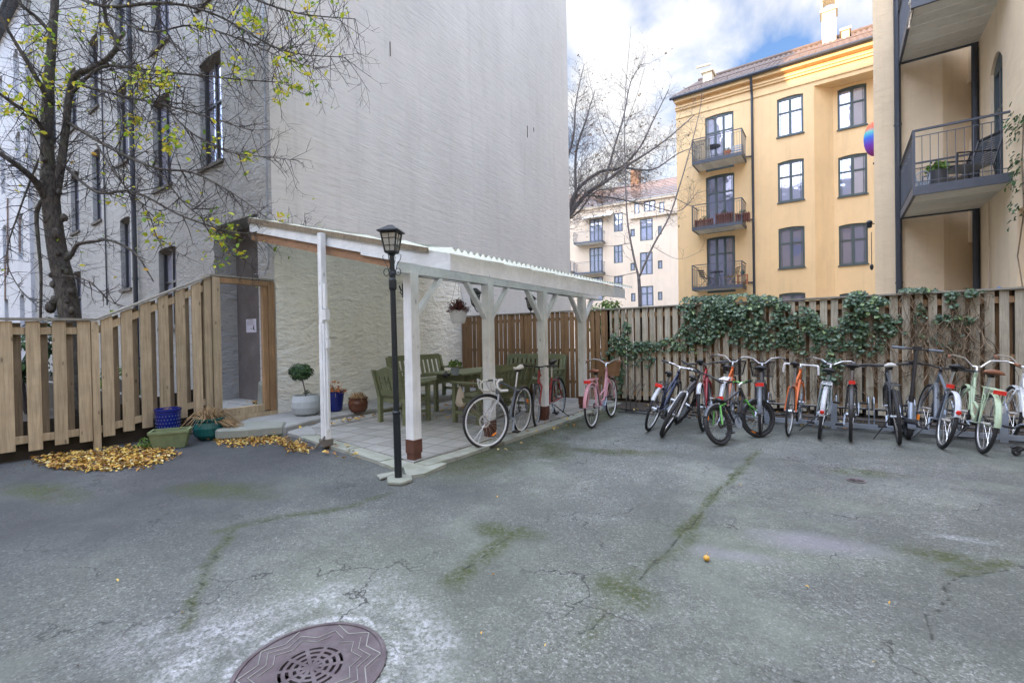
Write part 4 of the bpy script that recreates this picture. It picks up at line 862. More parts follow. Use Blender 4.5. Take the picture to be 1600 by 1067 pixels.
# weathered part
f = thing('weathered_fence', (-.5, FNY, 0), 'grey weathered double slatted fence behind the row of bicycles, partly covered by ivy', 'fence')
b = MB(); b2 = MB(); x = xp5+.0; 
while x < 3.4:
    w_ = .098+rnd.uniform(-.004, .004); b.box((x, FNY, .08+rnd.uniform(-.015, .02)), (x+w_, FNY+.022, fz(x)-.03)); b2.box((x+.077, FNY+.10, .06), (x+.077+.098, FNY+.122, fz(x)-.03)); x += .150+rnd.uniform(-.003, .003)
b.build('front_slats', M['wood_old'], f); b2.build('rear_slats', M['wood_brown'], f)
b = MB(); 
for z in (.16, .95, 1.76): b.box((xp5, FNY+.026, z), (3.4, FNY+.066, z+.09))
b.build('rail', M['wood_frame'], f)
b = MB(); b.box((xp5, FNY-.04, 1.94), (3.45, FNY+.15, 1.965)); b.build('cap_board', M['wood_gray'], f)
b = MB(); b.box((xp5, FNY+.07, 0), (3.4, FNY+.095, .22)); b.build('base_board', M['wood_dark'], f)
for x in (-3.3, -1.5, .3, 2.0): b = MB(); b.box((x, FNY+.07, 0), (x+.028, FNY+.098, 1.93)); b.build('post', M['wood_dark'], f)
# left fence with the raised timber doorway
LX = -8.1
f = thing('left_fence', (LX, 1.9, 0), 'sandy wooden fence with sloping top rising to the timber doorway on the left', 'fence')
def ltop(y): return 1.70+.02*max(0, y) if y < 1.93 else min(2.43, 1.73+(y-1.93)*.51)
b = MB(); b2 = MB(); y = -3.2; 
bot = lambda y: .13 if y < 1.9 else .13+(y-1.9)*.165
while y < 3.12:
    st = .235 if y < 1.75 else .216
    yy1 = y+.125
    if abs(y-1.88) > .0: 
        z0, z1 = ltop(y)-.03, ltop(yy1)-.03; zb = bot(y)+rnd.uniform(-.02, .02)
        b.prism([(LX, y, zb), (LX, yy1, zb), (LX, yy1, z1), (LX, y, z0)], (.025, 0, 0))
        ya, yb_ = y+.105, y+.105+.10; zb = bot(y)+.1
        b2.prism([(LX-.075, ya, zb), (LX-.075, yb_, zb), (LX-.075, yb_, ltop(yb_)-.05), (LX-.075, ya, ltop(ya)-.05)], (.022, 0, 0))
    y += st
b.build('front_slats', M['wood_left'], f); b2.build('rear_slats', M['wood_mid'], f); b = MB(); b.bar((LX-.10, -3.2, .2), (LX-.10, 1.93, .22), .02, .5); b.bar((LX-.10, 1.93, .22), (LX-.10, 3.3, .4), .02, .6); b.build('base_board', M['wood_dark'], f)
b = MB()
for dz in (.12, None):
    for (ya, yb_) in ((-3.2, 1.93), (1.93, 3.3)):
        za, zb = (bot(ya)+.12, bot(yb_)+.12) if dz else (ltop(ya)-.15, ltop(yb_)-.15)
        b.bar((LX-.026, ya, za), (LX-.026, yb_, zb), .045, .09)
b.build('rail', M['wood_left'], f)
b = MB(); b.bar((LX-.02, -3.2, ltop(-3.2)-.02), (LX-.02, 1.93, ltop(1.93)-.005), .14, .028); b.bar((LX-.02, 1.93, ltop(1.93)-.005), (LX-.02, 3.32, 2.445), .14, .028); b.bar((LX-.02, 3.3, 2.455), (LX-.02, 4.31, 2.455), .14, .028); b.build('cap_board', M['wood_gray'], f)
for y in (1.87,): b = MB(); b.box((LX-.02, y, .0), (LX+.04, y+.075, 1.70)); b.build('post', M['wood_left'], f)
b = MB(); b.box((LX-.05, 3.22, .2), (LX+.03, 3.315, 2.43)); b.box((LX-.05, 3.33, .22), (LX+.05, 3.44, 2.43)); b.build('door_post', M['wood_left'], f)
b = MB(); b.box((LX-.05, 4.12, .22), (LX+.03, 4.20, 2.34)); b.box((LX-.05, 4.205, .2), (LX+.05, 4.315, 2.43)); b.build('door_post', M['wood_frame'], f)
b = MB(); b.box((LX-.05, 3.443, 2.345), (LX+.045, 4.20, 2.43)); b.build('door_lintel', M['wood_frame'], f)
b = MB(); b.box((LX-.05, 3.443, .2), (LX+.05, 4.11, .32)); b.box((LX+.02, 3.2, .08), (LX+.06, 4.315, .197)); b.build('door_sill', M['wood_left'], f)
# wall corner stone
tag(MB().prism([(-8.7, 4.28, .2), (-8.45, 4.28, .2), (-8.48, 4.28, .62), (-8.62, 4.28, .7)], (0, .2, 0)).build('corner_stone', M['stone'], bevel=.03), 'small rough stone block at the right foot of the doorway recess', 'stone')
b = MB(); [b.leaf((-9.0+rnd.gauss(0, .12), 4.5+rnd.gauss(0, .06), .23+rnd.random()*.04), .06, (rnd.gauss(0, .6), rnd.gauss(0, .6), 1)) for _ in range(60)]; tag(b.build('leaf_litter', M['leaf_fall']), 'small heap of dead leaves inside the doorway recess', 'fallen leaves', kind='stuff')
# things behind the left fence
T_ = thing('garden_container', (-10.2, .9, 0), 'dark garden container with pale lid half seen between the slats at far left', 'container', local=True)
b = MB(); b.prism([(-.6, -.45, .05), (.6, -.45, .05), (.7, -.5, 1.15), (-.7, -.5, 1.15)], (0, .95, 0)); b.build('body', M['p_char'], T_); b = MB(); b.prism([(-.75, -.58, 1.15), (.75, -.58, 1.15), (.7, -.5, 1.32), (-.7, -.5, 1.32)], (0, 1.1, 0)); b.build('lid', M['p_silver'], T_)
def shrub(name, c, r_, n, size, lm, label, cat='shrub', sq=1., kind=0, stem=.03, group=None):
    T_ = thing(name, (c[0], c[1], 0), label, cat, group, local=True); zc = c[2]
    b = MB()
    for k in range(7):
        a = rnd.uniform(0, 2*PI); b.tube([(0, 0, 0), (math.cos(a)*r_*.3, math.sin(a)*r_*.3, zc*.6), (math.cos(a)*r_*.7, math.sin(a)*r_*.7, zc+r_*.4*sq)], [stem, stem*.6, stem*.2], 5)
    b.build('stems', M['bark_thin'], T_)
    b = MB(); cl = [(V((rnd.gauss(0, 1), rnd.gauss(0, 1), rnd.gauss(0, 1)*sq)).normalized()*r_*rnd.uniform(.3, .85)) for _ in range(max(4, n//45))]
    for i in range(n):
        q = rnd.choice(cl); d = V((rnd.gauss(0, 1), rnd.gauss(0, 1), rnd.gauss(0, 1)*sq))*r_*.17
        b.leaf(V((0, 0, zc))+q+d, size*rnd.uniform(.6, 1.3), (d+q*.3).normalized()+V((0, 0, .5)), rnd.random(), kind)
    b.build('foliage', lm, T_); return T_
p = AT(38, 500, 9.5); shrub('rhododendron', (p.x, p.y, 1.25), .7, 700, .11, M['leaf_dk'], 'dark green broad leaved shrub behind the far left fence')
p = AT(250, 590, 9.6); shrub('garden_shrub', (-10.9, 2.9, .7), .5, 350, .06, M['leaf_lt'], 'small loose green shrub seen through the slats of the left fence')
p = AT(941, 462, 12); shrub('bamboo_bush', (p.x, p.y, 1.95), .62, 900, .08, M['leaf_lt'], 'light green fine leaved bush rising behind the fence under the pergola end', sq=.8)
b = MB(); pts = [(-9.5, 3.3, .4), (-11, 2.6, .4), (-16, 2.6, .4)]; b.box((-16, 2.6, 0), (-9, 2.66, .55)); b.box((-16, 2.61, .6), (-9, 2.65, .8)); tag(b.build('plank_border', M['wood_dark']), 'dark low plank border behind the left fence slats', 'border')
# ------------------------------------------------------------------ pergola
pg = thing('pergola', (-5.5, 6, 0), 'white painted timber pergola with green corrugated roof over the seating area', 'pergola')
def post(x, y, w_, zt, name='post'):
    b = MB(); b.box((x-w_/2, y-w_/2, .27), (x+w_/2, y+w_/2, zt)); o = b.build(name, M['white_paint'], pg, bevel=.004)
    b = MB(); b.box((x-w_/2-.003, y-w_/2-.003, .12), (x+w_/2+.003, y+w_/2+.003, .272)); b.box((x-w_/2+.006, y-w_/2+.006, .03), (x+w_/2-.006, y+w_/2-.006, .12)); b.build('brown_foot', M['brown_base'], o)
    return o
PY_ = [3.66, 5.06, 6.50, 7.92]; PXX = -3.93
ps = [post(PXX, y, .125, 2.14) for y in PY_]
b = MB(); b.bar((PXX, 3.42, 2.18), (PXX, 8.6, 2.17), .1, .12); b.build('beam', M['white_paint_h'], pg, bevel=.004)
b = MB(); b.box((PXX-.075, 3.50, 2.245), (PXX+.075, 3.72, 2.30)); b.build('beam_block', M['white_paint_h'], pg)
for i, y in enumerate(PY_):
    for s_ in (-1, 1):
        if (i == 0 and s_ == -1): continue
        b = MB(); b.bar((PXX, y+s_*.06, 1.66), (PXX, y+s_*.46, 2.12), .045, .075, up=(1, 0, 0)); b.build('brace', M['white_paint'], pg)
# roof plane
def rz(x): return 2.215+(-3.03-x)*.243
def ye(x): return 3.33+(-3.03-x)*.118
RXL = WX+.03; YF = 7.75
b = MB(); per = .094; n = int((YF+.35-3.3)/per)*8; vs = []; fs = []; nx_ = 14
for j in range(nx_+1):
    tt = j/nx_; x = -2.97+(RXL+2.97)*tt; y0 = ye(x)-.03; y1 = YF+.25+.04*tt
    for i in range(n+1):
        y = y0+(y1-y0)*i/n; vs.append((x, y, rz(x)+.035+.016*math.cos(2*PI*(y)/per)))
for j in range(nx_):
    for i in range(n): fs.append((j*(n+1)+i, j*(n+1)+i+1, (j+1)*(n+1)+i+1, (j+1)*(n+1)+i))
b._add(vs, fs, .5); b.build('roof_sheet', M['corr'], pg, smooth=True)
# long fascia along the eave, short sloping fascia at the near end
b = MB(); b.prism([(-3.03, 3.33, 2.045), (-3.03, 6.4, 2.01), (-3.03, YF-.05, 2.04), (-3.03, YF, 2.2), (-3.03, 3.33, 2.21)], (-.025, 0, 0)); b.build('fascia', M['white_paint_h'], pg)
def sl(x, dz, dy=0): return V((x, ye(x)+dy, rz(x)+dz))
for xa, xb in ((-3.056, -4.62), (-4.625, RXL)):
    b = MB(); b.prism([sl(xa, -.17), sl(xb, -.20), sl(xb, -.015), sl(xa, -.01)], (0, .025, 0)); b.build('sloping_fascia', M['white_paint_h'], pg)
b = MB(); b.prism([sl(-3.35, -.035, -.022), sl(RXL, -.06, -.022), sl(RXL, .03, -.022), sl(-3.35, .012, -.022)], (0, .02, 0)); b.build('verge_board', M['wood_mid'], pg)
b = MB(); b.prism([sl(-3.9, -.27, .03), sl(RXL, -.335, .03), sl(RXL, -.04, .03), sl(-3.9, -.04, .03)], (0, .05, 0)); b.build('rafter', M['wood_raw'], pg)
for y in np.arange(4.2, 7.8, .58):
    b = MB(); b.prism([(-3.06, y, rz(-3.06)-.14), (RXL, y, rz(RXL)-.14), (RXL, y, rz(RXL)+.0), (-3.06, y, rz(-3.06))], (0, .045, 0)); b.build('rafter', M['wood_raw'], pg)
b = MB(); b.prism([(-3.06, YF-.03, 2.04), (-3.9, YF-.03, 2.24), (-3.9, YF-.03, 2.39), (-3.06, YF-.03, 2.2)], (0, .03, 0))
for k in range(14): b.box((-3.02, YF-.5+k*.035, 2.03+.0), (-3.0, YF-.5+k*.035+.004, 2.19))
b.build('end_board', M['white_paint_h'], pg)
b = MB(); b.box((RXL, 4.35, rz(RXL)-.2), (RXL+.05, YF+.2, rz(RXL)-.02)); b.build('wall_plate', M['wood_raw'], pg)
# slim near post with conduit and boxes
y1 = 3.555; x1 = PY(507, 600, y1).x
b = MB(); b.box((x1-.04, y1-.035, 1.62), (x1+.035, y1+.035, 2.78)); b.box((x1-.055, y1-.03, .12), (x1+.06, y1+.04, 1.615)); b.box((x1-.02, y1-.04, .14), (x1+.02, y1-.031, 1.6)); b.build('slim_post', M['white_paint'], pg)
b = MB(); b.tube([(x1+.085, y1-.01, .25), (x1+.08, y1-.01, 2.0)], .012, 6); b.box((x1+.04, y1-.04, 1.66), (x1+.115, y1+.02, 1.79)); b.box((x1+.045, y1-.03, 1.8), (x1+.10, y1+.0, 2.12)); b.box((x1+.09, y1-.035, 1.3), (x1+.14, y1, 1.41)); b.box((x1+.085, y1-.03, 1.42), (x1+.12, y1, 1.52)); b.build('switch_box', M['white_pl'], pg)
b = MB(); b.box((x1-.07, y1-.05, .04), (x1+.08, y1+.06, .125)); b.tube([(x1+.03, y1-.03, .16), (x1+.06, y1-.1, .12), (x1-.0, y1-.16, .02)], .014, 6); b.build('post_foot', M['lintel'], pg)
b = MB(); xh = PXX-.066; b.tube([(xh, 3.62, 1.97), (xh-.04, 3.61, 1.94), (xh-.06, 3.6, 2.0)], .01, 5); b.tube([(xh, 3.62, 1.93), (xh-.03, 3.61, 1.9), (xh-.045, 3.6, 1.93)], .008, 5); b.box((xh-.004, 3.59, 1.86), (xh+.002, 3.65, 2.02)); b.build('coat_hook', M['lamp'], pg)
b = MB(); b.tube([(PXX-.02, y, 2.115-.012*math.sin((y-3.6)*2.2)) for y in np.arange(3.6, 8.5, .3)], .005, 4); b.build('cable', M['black'], pg)
# ------------------------------------------------------------------ street lamp and lanterns
LP_ = (-3.58, 3.12)
TH = thing('street_lamp', (*LP_, .03), 'tall black cast iron lamp post with square lantern before the pergola', 'street lamp', local=True, rz=.5)
TH.rotation_euler = (0, math.radians(-.6), .5)
b = MB(); b.lathe((0, 0, 0), [(.036, 0), (.036, .62), (.040, .63), (.040, .65), (.029, .66), (.027, 1.86)], 14); b.build('lower_pole', M['lamp'], TH, smooth=False)
b = MB(); b.lathe((0, 0, 1.85), [(.03, 0), (.038, .02), (.038, .10), (.03, .12), (.034, .16), (.024, .19), (.024, .34), (.035, .35), (.05, .37)], 14)
for a in range(4):
    r_ = Matrix.Rotation(a*PI/2, 4, 'Z'); n0 = len(b.v)
    pts = [(.028, 0, 1.99)]+[(.06+.028*math.cos(tt), 0, 2.03+.03*math.sin(tt)*1.2) for tt in np.linspace(PI, -PI*.9, 10)]
    b.tube(pts, .004, 4); pts = [(.028, 0, 2.0), (.05, 0, 2.1), (.085, 0, 2.15), (.095, 0, 2.19), (.08, 0, 2.2)]; b.tube(pts, .004, 4); b.xf(r_, n0)
b.build('collar', M['lamp'], TH)
def lantern(parent, z0, wb, wt, h, roof, sub='lantern', S=1, ofs=(0, 0)):
    b = MB(); ox, oy = ofs
    cs = [(1, 1), (-1, 1), (-1, -1), (1, -1)]
    for i in range(4):
        a = cs[i]; c = cs[(i+1) % 4]
        b.bar((ox+a[0]*wb, oy+a[1]*wb, z0), (ox+a[0]*wt, oy+a[1]*wt, z0+h), .012*S, .012*S)
        b.bar((ox+a[0]*wb, oy+a[1]*wb, z0), (ox+c[0]*wb, oy+c[1]*wb, z0), .014*S, .014*S); b.bar((ox+a[0]*wt, oy+a[1]*wt, z0+h), (ox+c[0]*wt, oy+c[1]*wt, z0+h), .014*S, .014*S)
        m0 = ((a[0]+c[0])/2, (a[1]+c[1])/2); b.bar((ox+m0[0]*wb, oy+m0[1]*wb, z0), (ox+m0[0]*wt, oy+m0[1]*wt, z0+h), .005*S, .005*S)
        wm = wb+(wt-wb)*.33; b.bar((ox+a[0]*wm, oy+a[1]*wm, z0+h*.33), (ox+c[0]*wm, oy+c[1]*wm, z0+h*.33), .005*S, .005*S)
        wm = wb+(wt-wb)*.7; b.bar((ox+a[0]*wm, oy+a[1]*wm, z0+h*.7), (ox+c[0]*wm, oy+c[1]*wm, z0+h*.7), .005*S, .005*S)
    b.box((ox-wb, oy-wb, z0-.012), (ox+wb, oy+wb, z0-.001))
    o = b.build(sub, M['lamp'], parent)
    b = MB(); wr = wt*1.36
    b.prism([(ox-wr, oy-wr, z0+h+.008), (ox+wr, oy-wr, z0+h+.008), (ox+wr, oy+wr, z0+h+.008), (ox-wr, oy+wr, z0+h+.008)], (0, 0, .012))
    apex = .02; zz0 = z0+h+.0205; zz1 = zz0+roof
    vs = [(ox+s_*wr*.97, oy+t_*wr*.97, zz0) for s_, t_ in cs]+[(ox+s_*apex, oy+t_*apex, zz1) for s_, t_ in cs]
    b._add(vs, [(0, 1, 5, 4), (1, 2, 6, 5), (2, 3, 7, 6), (3, 0, 4, 7), (4, 5, 6, 7)], .5); b.build('roof', M['lamp'], o)
    b = MB()
    for i in range(4):
        a = cs[i]; c = cs[(i+1) % 4]; k = .96; b.quad((ox+a[0]*wb*k, oy+a[1]*wb*k, z0+.01), (ox+c[0]*wb*k, oy+c[1]*wb*k, z0+.01), (ox+c[0]*wt*k, oy+c[1]*wt*k, z0+h-.01), (ox+a[0]*wt*k, oy+a[1]*wt*k, z0+h-.01))
    b.build('glass', M['glass_lamp'], o); return o
lantern(TH, 2.225, .050, .078, .185, .06)
# two small wall lanterns on posts
for k, (y, lab) in enumerate(((PY_[1], 'small black lantern on the second pergola post above the table'), (PY_[2], 'small black lantern on the third pergola post, further from the street lamp'))):
    TH = thing('wall_lantern', (PXX-.065, y, 1.80), lab, 'lantern', 'lanterns on the pergola posts', local=True)
    b = MB(); b.lathe((0, 0, 0), [(.035, 0), (.035, .012)], 12, axis=(-1, 0, 0)); b.tube([(0, 0, 0), (-.06, 0, -.045), (-.12, 0, -.04), (-.16, 0, 0), (-.16, 0, .03)], .008, 6); b.tube([(-.02, 0, -.02), (-.06, 0, .03), (-.1, 0, .0), (-.08, 0, -.02)], .005, 4); b.lathe((-.16, 0, .02), [(.008, 0), (.03, .02), (.045, .035), (.01, .05)], 10); b.build('bracket', M['lamp'], TH)
    lantern(TH, .07, .034, .052, .14, .06, S=.8, ofs=(-.16, 0))
# hanging planter
p = AT(716, 492, 6.6)
TH = thing('hanging_planter', (p.x, p.y, p.z-.1), 'white hanging bowl with dry reddish heather under the pergola roof', 'hanging planter', local=True)
b = MB(); b.lathe((0, 0, -.02), [(.001, 0), (.085, 0), (.10, .03), (.132, .17), (.138, .175), (.13, .18), (.12, .15)], 26); b.build('bowl', M['white_pl'], TH)
b = MB(); 
for i in range(260):
    a = rnd.uniform(0, 2*PI); el = rnd.uniform(.15, 1.5); L_ = rnd.uniform(.1, .2); d = V((math.cos(a)*math.cos(el), math.sin(a)*math.cos(el), math.sin(el)))
    b.tube([V((0, 0, .13))+d*.03, V((0, 0, .13))+d*L_+V((0, 0, -.02*math.cos(el)))], [.003, .006], 3, r=rnd.random())
for i in range(160):
    a = rnd.uniform(0, 2*PI); el = rnd.uniform(.1, 1.5); L_ = rnd.uniform(.08, .2); d = V((math.cos(a)*math.cos(el), math.sin(a)*math.cos(el), math.sin(el))); b.leaf(V((0, 0, .13))+d*L_, .03, d+V((0, 0, .3)), rnd.random())
b.build('heather_plant', M['heather'], TH)
b = MB(); zr = rz(p.x)-p.z+.1-.15
for k in range(3): a = 2*PI*k/3; b.tube([(.13*math.cos(a), .13*math.sin(a), .155), (0, 0, zr-.12)], .0022, 3)
b.tube([(0, 0, zr-.12), (0, 0, zr+.04)], .004, 4); b.build('hanger', M['lamp'], TH)
# ------------------------------------------------------------------ garden furniture
def seat(loc, rz_, W, label, cat, curved=False, hb=.92, group='green painted garden furniture'):
    """faces local -y; backrest on +y side"""
    T_ = thing('garden_bench' if cat == 'bench' else 'garden_armchair', loc, label, cat, group, local=True, rz=rz_); m = M['olive']
    D = .58
    for s_ in (-1, 1):
        x = s_*(W/2-.035)
        b = MB(); b.box((x-.035, -D/2, 0), (x+.035, -D/2+.06, .62)); b.build('leg', m, T_, bevel=.004)
        b = MB(); b.prism([(x-.03, D/2-.09, 0), (x-.03, D/2-.02, 0), (x-.03, D/2-.02, .42), (x-.03, D/2+.10, hb-.02), (x-.03, D/2+.04, hb-.02), (x-.03, D/2-.09, .42)], (.06, 0, 0)); b.build('leg', m, T_)
        b = MB(); b.box((x-.045, -D/2-.03, .62), (x+.045, D/2+.0, .65)); b.box((x-.0, -D/2+.06, .33), (x+.025, D/2-.09, .40)); b.box((x-.0, -D/2+.06, .14), (x+.025, D/2-.09, .19)); b.build('armrest', m, T_)
    b = MB()
    for i in range(5): y = -D/2+.0+i*.105; b.box((-W/2+.07, y, .405), (W/2-.07, y+.085, .43))
    b.box((-W/2+.07, -D/2+.02, .33), (W/2-.07, -D/2+.045, .403)); b.box((-W/2+.07, D/2-.10, .33), (W/2-.07, D/2-.08, .403)); b.build('seat', m, T_)
    b = MB(); 
    def bp(x, h): t_ = (h-.42)/(hb-.44); return (x, D/2-.055+.12*t_, h)
    if curved:
        n = 14; w2 = W/2-.01; 
        for i in range(n):
            u0 = -1+2*i/n; u1 = -1+2*(i+1)/n; f_ = lambda u: hb-.02+.05*math.exp(-(u/.45)**2)-.015*abs(u)
            b.prism([bp(u0*w2, hb-.13), bp(u1*w2, hb-.13), bp(u1*w2, f_(u1)), bp(u0*w2, f_(u0))], (0, -.025, .004))
        b.prism([bp(-w2+.04, .44), bp(w2-.04, .44), bp(w2-.04, .53), bp(-w2+.04, .53)], (0, -.025, .004))
        for x0, x1 in ((-w2+.04, -.17), (-.13, -.035), (.0, .05), (.085, .18), (.215, w2-.04)):
            b.prism([bp(x0, .53), bp(x1, .53), bp(x1, hb-.13), bp(x0, hb-.13)], (0, -.022, .004))
    else:
        b.bar(bp(-W/2+.06, hb-.05), bp(W/2-.06, hb-.05), .03, .11); b.bar(bp(-W/2+.06, .48), bp(W/2-.06, .48), .03, .07)
        n = int((W-.2)/.115); 
        for i in range(n): x = -W/2+.12+(W-.24)*i/(n-1); b.bar(bp(x, .51), bp(x, hb-.1), .018, .07, up=(0, 1, 0)) if False else b.prism([bp(x-.036, .515), bp(x+.036, .515), bp(x+.036, hb-.105), bp(x-.036, hb-.105)], (0, -.016, .003))
    b.build('backrest', m, T_); return T_
ZP = .048
seat((-5.86, 5.25, ZP), PI, .66, 'olive green armchair with curved top rail, its back to the viewer', 'armchair', True, .88)
seat((-7.02, 6.95, .13), PI/2, 1.55, 'long olive green bench against the cream masonry wall', 'bench')
seat((-4.80, 6.30, ZP), -PI/2, 1.45, 'olive green bench behind the white road bicycle, its back to the bicycles', 'bench', False, .9)
seat((-5.75, 8.85, ZP), 0, 1.6, 'olive green bench at the far end against the brown fence', 'bench', False, .95)
T_ = thing('garden_table', (-5.75, 6.9, ZP), 'olive green slatted garden table between the benches', 'table', 'green painted garden furniture', local=True)
b = MB()
for i in range(9): x = -.46+i*.103; b.box((x, -.86+(.05 if i in (0, 8) else 0), .70), (x+.096, .86-(.05 if i in (0, 8) else 0), .73))
b.box((-.46, -.62, .675), (.46, -.55, .699)); b.box((-.46, .55, .675), (.46, .62, .699)); b.build('table_top', M['olive'], T_)
b = MB(); b.box((-.38, -.6, .59), (-.35, .6, .674)); b.box((.35, -.6, .59), (.38, .6, .674)); b.box((-.35, -.62, .59), (.35, -.59, .674)); b.box((-.03, -.6, .25), (.03, .6, .33)); b.build('apron', M['olive'], T_)
for s_ in (-1, 1):
    for t_ in (-1, 1): b = MB(); b.box((s_*.38-.035, t_*.62-.035, 0), (s_*.38+.035, t_*.62+.035, .585)); b.build('leg', M['olive'], T_, bevel=.004)
zt = ZP+.731
p = G(710, 585, zt); p = V((max(-6.15, min(-5.3, p.x)), max(6.2, min(7.6, p.y)), zt))
potplant('potted_plant', tuple(G(711, 586, zt)), [(.055, 0), (.075, .12)], M['galv'], 'small green plant in a grey tin pot on the garden table', 'potted plant', M['leaf_lt'], 110, .12, .045, .03)
q = G(697, 589.5, zt); b = MB(); b.lathe((0, 0, 0), [(.001, 0), (.03, 0), (.06, .03), (.062, .045), (.04, .07), (.018, .078), (.016, .09), (.006, .1), (.001, .115)], 16); b.tube([(.055, 0, .04), (.09, 0, .06), (.1, 0, .075)], .008, 5)
o = b.build('oil_burner', mat('black_glaze', (.01, .01, .012), .12), org=(0, 0, 0), smooth=True); o.location = q; tag(o, 'small round black glazed oil lamp on the garden table beside the plant', 'table lamp')
T_ = thing('cloth_bag', (-4.95, 5.62, .3), 'pale cloth bag hanging from the bench arm beside the bicycle handlebar', 'bag', local=True)
b = MB(); 
prof = [(.001, 0), (.07, .01), (.1, .06), (.09, .14), (.06, .22), (.03, .28), (.02, .34)]
b.lathe((0, 0, 0), prof, 12); b.v = [(x*(1+.1*math.sin(z*30)), y*.6, z) for x, y, z in b.v]; b.build('pouch', M['cloth'], T_); b = MB(); b.tube([(-.02, 0, .32), (-.01, 0, .37), (.02, 0, .38), (.03, 0, .32)], .008, 5); b.build('strap', M['black'], T_)
# ------------------------------------------------------------------ pots
LZ = .13
def gq_(x, y): q = G(x, y, LZ); return (q.x, q.y, LZ)
p = G(479, 652, LZ); T_ = potplant('topiary_pot', gq_(479, 648), [(.14, 0), (.20, .04), (.235, .14), (.235, .24), (.205, .34)], M['concrete_pot'], 'round pale grey concrete pot with small ball shaped evergreen tree', 'potted tree')
b = MB(); b.tube([(0, 0, .3), (-.01, -.02, .45), (-.05, -.03, .6), (-.07, -.05, .70)], [.014, .012, .011, .008], 6)
for k in range(9): a = k*.7; b.tube([(-.05, -.04, .60), (-.07+math.cos(a)*.09, -.05+math.sin(a)*.09, .72)], .005, 4)
b.build('trunk', M['bark_pale'], T_)
b = MB()
for i in range(1500):
    d = V((rnd.gauss(0, 1), rnd.gauss(0, 1), rnd.gauss(0, 1))).normalized(); k_ = 1+.12*math.sin(d.x*7+d.z*5)+.08*math.sin(d.y*9)
    b.leaf(V((-.07, -.05, .735))+V((d.x*.18, d.y*.18, d.z*.135))*k_*rnd.uniform(.8, 1.04), .036, d+V((0, 0, .4)), rnd.random())
tuft(b, (.03, 0, .36), .07, 30, .035); b.build('crown', M['leaf_dk'], T_)
def stems(b, c, n, L_, sp, m=None, droop=.3):
    for i in range(n):
        a = rnd.uniform(0, 2*PI); el = rnd.uniform(.2, 1.4); d = V((math.cos(a)*math.cos(el)*sp, math.sin(a)*math.cos(el)*sp, math.sin(el))); q = rnd.uniform(.5, 1)*L_
        p0 = V(c)+V((rnd.gauss(0, .03), rnd.gauss(0, .03), 0)); b.tube([p0, p0+d*q*.6, p0+d*q+V((0, 0, -droop*q))], [.004, .003, .002], 3, r=rnd.random())
T_ = potplant('blue_pot', gq_(523, 642), [(.11, 0), (.13, .02), (.17, .34), (.18, .36)], M['glazed_blue'], 'tall dark blue glazed pot with orange withered plant behind the slim post', 'flower pot')
b = MB(); stems(b, (0, 0, .33), 50, .25, 1.1, droop=.7); b.build('dry_stems', M['straw'], T_); b = MB(); tuft(b, (0, 0, .33), .2, 120, .05, .5); b.build('foliage', M['bloom'], T_)
T_ = potplant('brown_pot', gq_(560, 643), [(.12, 0), (.16, .06), (.17, .16), (.15, .22), (.175, .25)], M['brown_pot'], 'low brown glazed pot with withered stems beside the wall', 'flower pot')
b = MB(); stems(b, (0, 0, .24), 110, .2, 1.1, droop=.8); b.build('dry_stems', M['straw'], T_)
p = G(260, 684); T_ = thing('blue_basket', (-7.93, 2.66, .0), 'dark blue woven plastic basket pot with soil beside the left fence', 'basket', local=True)
b = MB(); b.lathe((0, 0, 0), [(.001, 0), (.125, 0), (.155, .42), (.165, .43), (.165, .46), (.145, .46), (.14, .40)], 26)
b.m = 1
for z in range(7):
    for k in range(26): a = 2*PI*(k+.5*(z % 2))/26; r_ = .128+.0325*(.07+z*.05)/.42*1.0+.004; b.lathe((r_*math.cos(a), r_*math.sin(a), .06+z*.05), [(.008, 0), (.006, .003)], 5, axis=(math.cos(a), math.sin(a), 0))
b.build('basket_body', [M['glazed_blue'], M['p_blue']], T_); b = MB(); b.lathe((0, 0, .40), [(.001, 0), (.14, 0), (.001, .02)], 16); b.build('soil', M['soil'], T_); b = MB(); stems(b, (0, 0, .40), 50, .12, 1, droop=.6); b.build('dry_stems', M['straw'], T_)
T_ = thing('planter_trough', (-7.38, 2.50, 0), 'mossy green tapered rectangular planter with earth in front of the pots', 'planter', local=True, rz=math.radians(60))
b = MB()
def frust(b, w0, d0, w1, d1, z0, z1): b._add([(-w0, -d0, z0), (w0, -d0, z0), (w0, d0, z0), (-w0, d0, z0), (-w1, -d1, z1), (w1, -d1, z1), (w1, d1, z1), (-w1, d1, z1)], [(3, 2, 1, 0), (0, 1, 5, 4), (1, 2, 6, 5), (2, 3, 7, 6), (3, 0, 4, 7)], .5)
frust(b, .17, .10, .22, .14, 0, .22)
for s_, w in ((-1, 0), (1, 0)): b.box((-.225, s_*.132-.012, .2), (.225, s_*.132+.012, .235)); b.box((s_*.212-.012, -.12, .2), (s_*.212+.012, .12, .235))
b.build('trough', M['green_pot'], T_); b = MB(); b.box((-.2, -.12, .17), (.2, .12, .185)); b.build('soil', M['soil'], T_)
b = MB(); tuft(b, (-.27, -.04, .04), .12, 90, .035); b.build('weeds', M['leaf_lt'], T_)
T_ = potplant('teal_pot', (-7.50, 3.02, .0), [(.13, 0), (.19, .07), (.205, .17), (.185, .25), (.205, .29), (.205, .31)], M['teal'], 'round glazed teal pot overflowing with dry brown stalks', 'flower pot')
b = MB(); stems(b, (.02, 0, .28), 170, .34, 1.2, droop=.55)
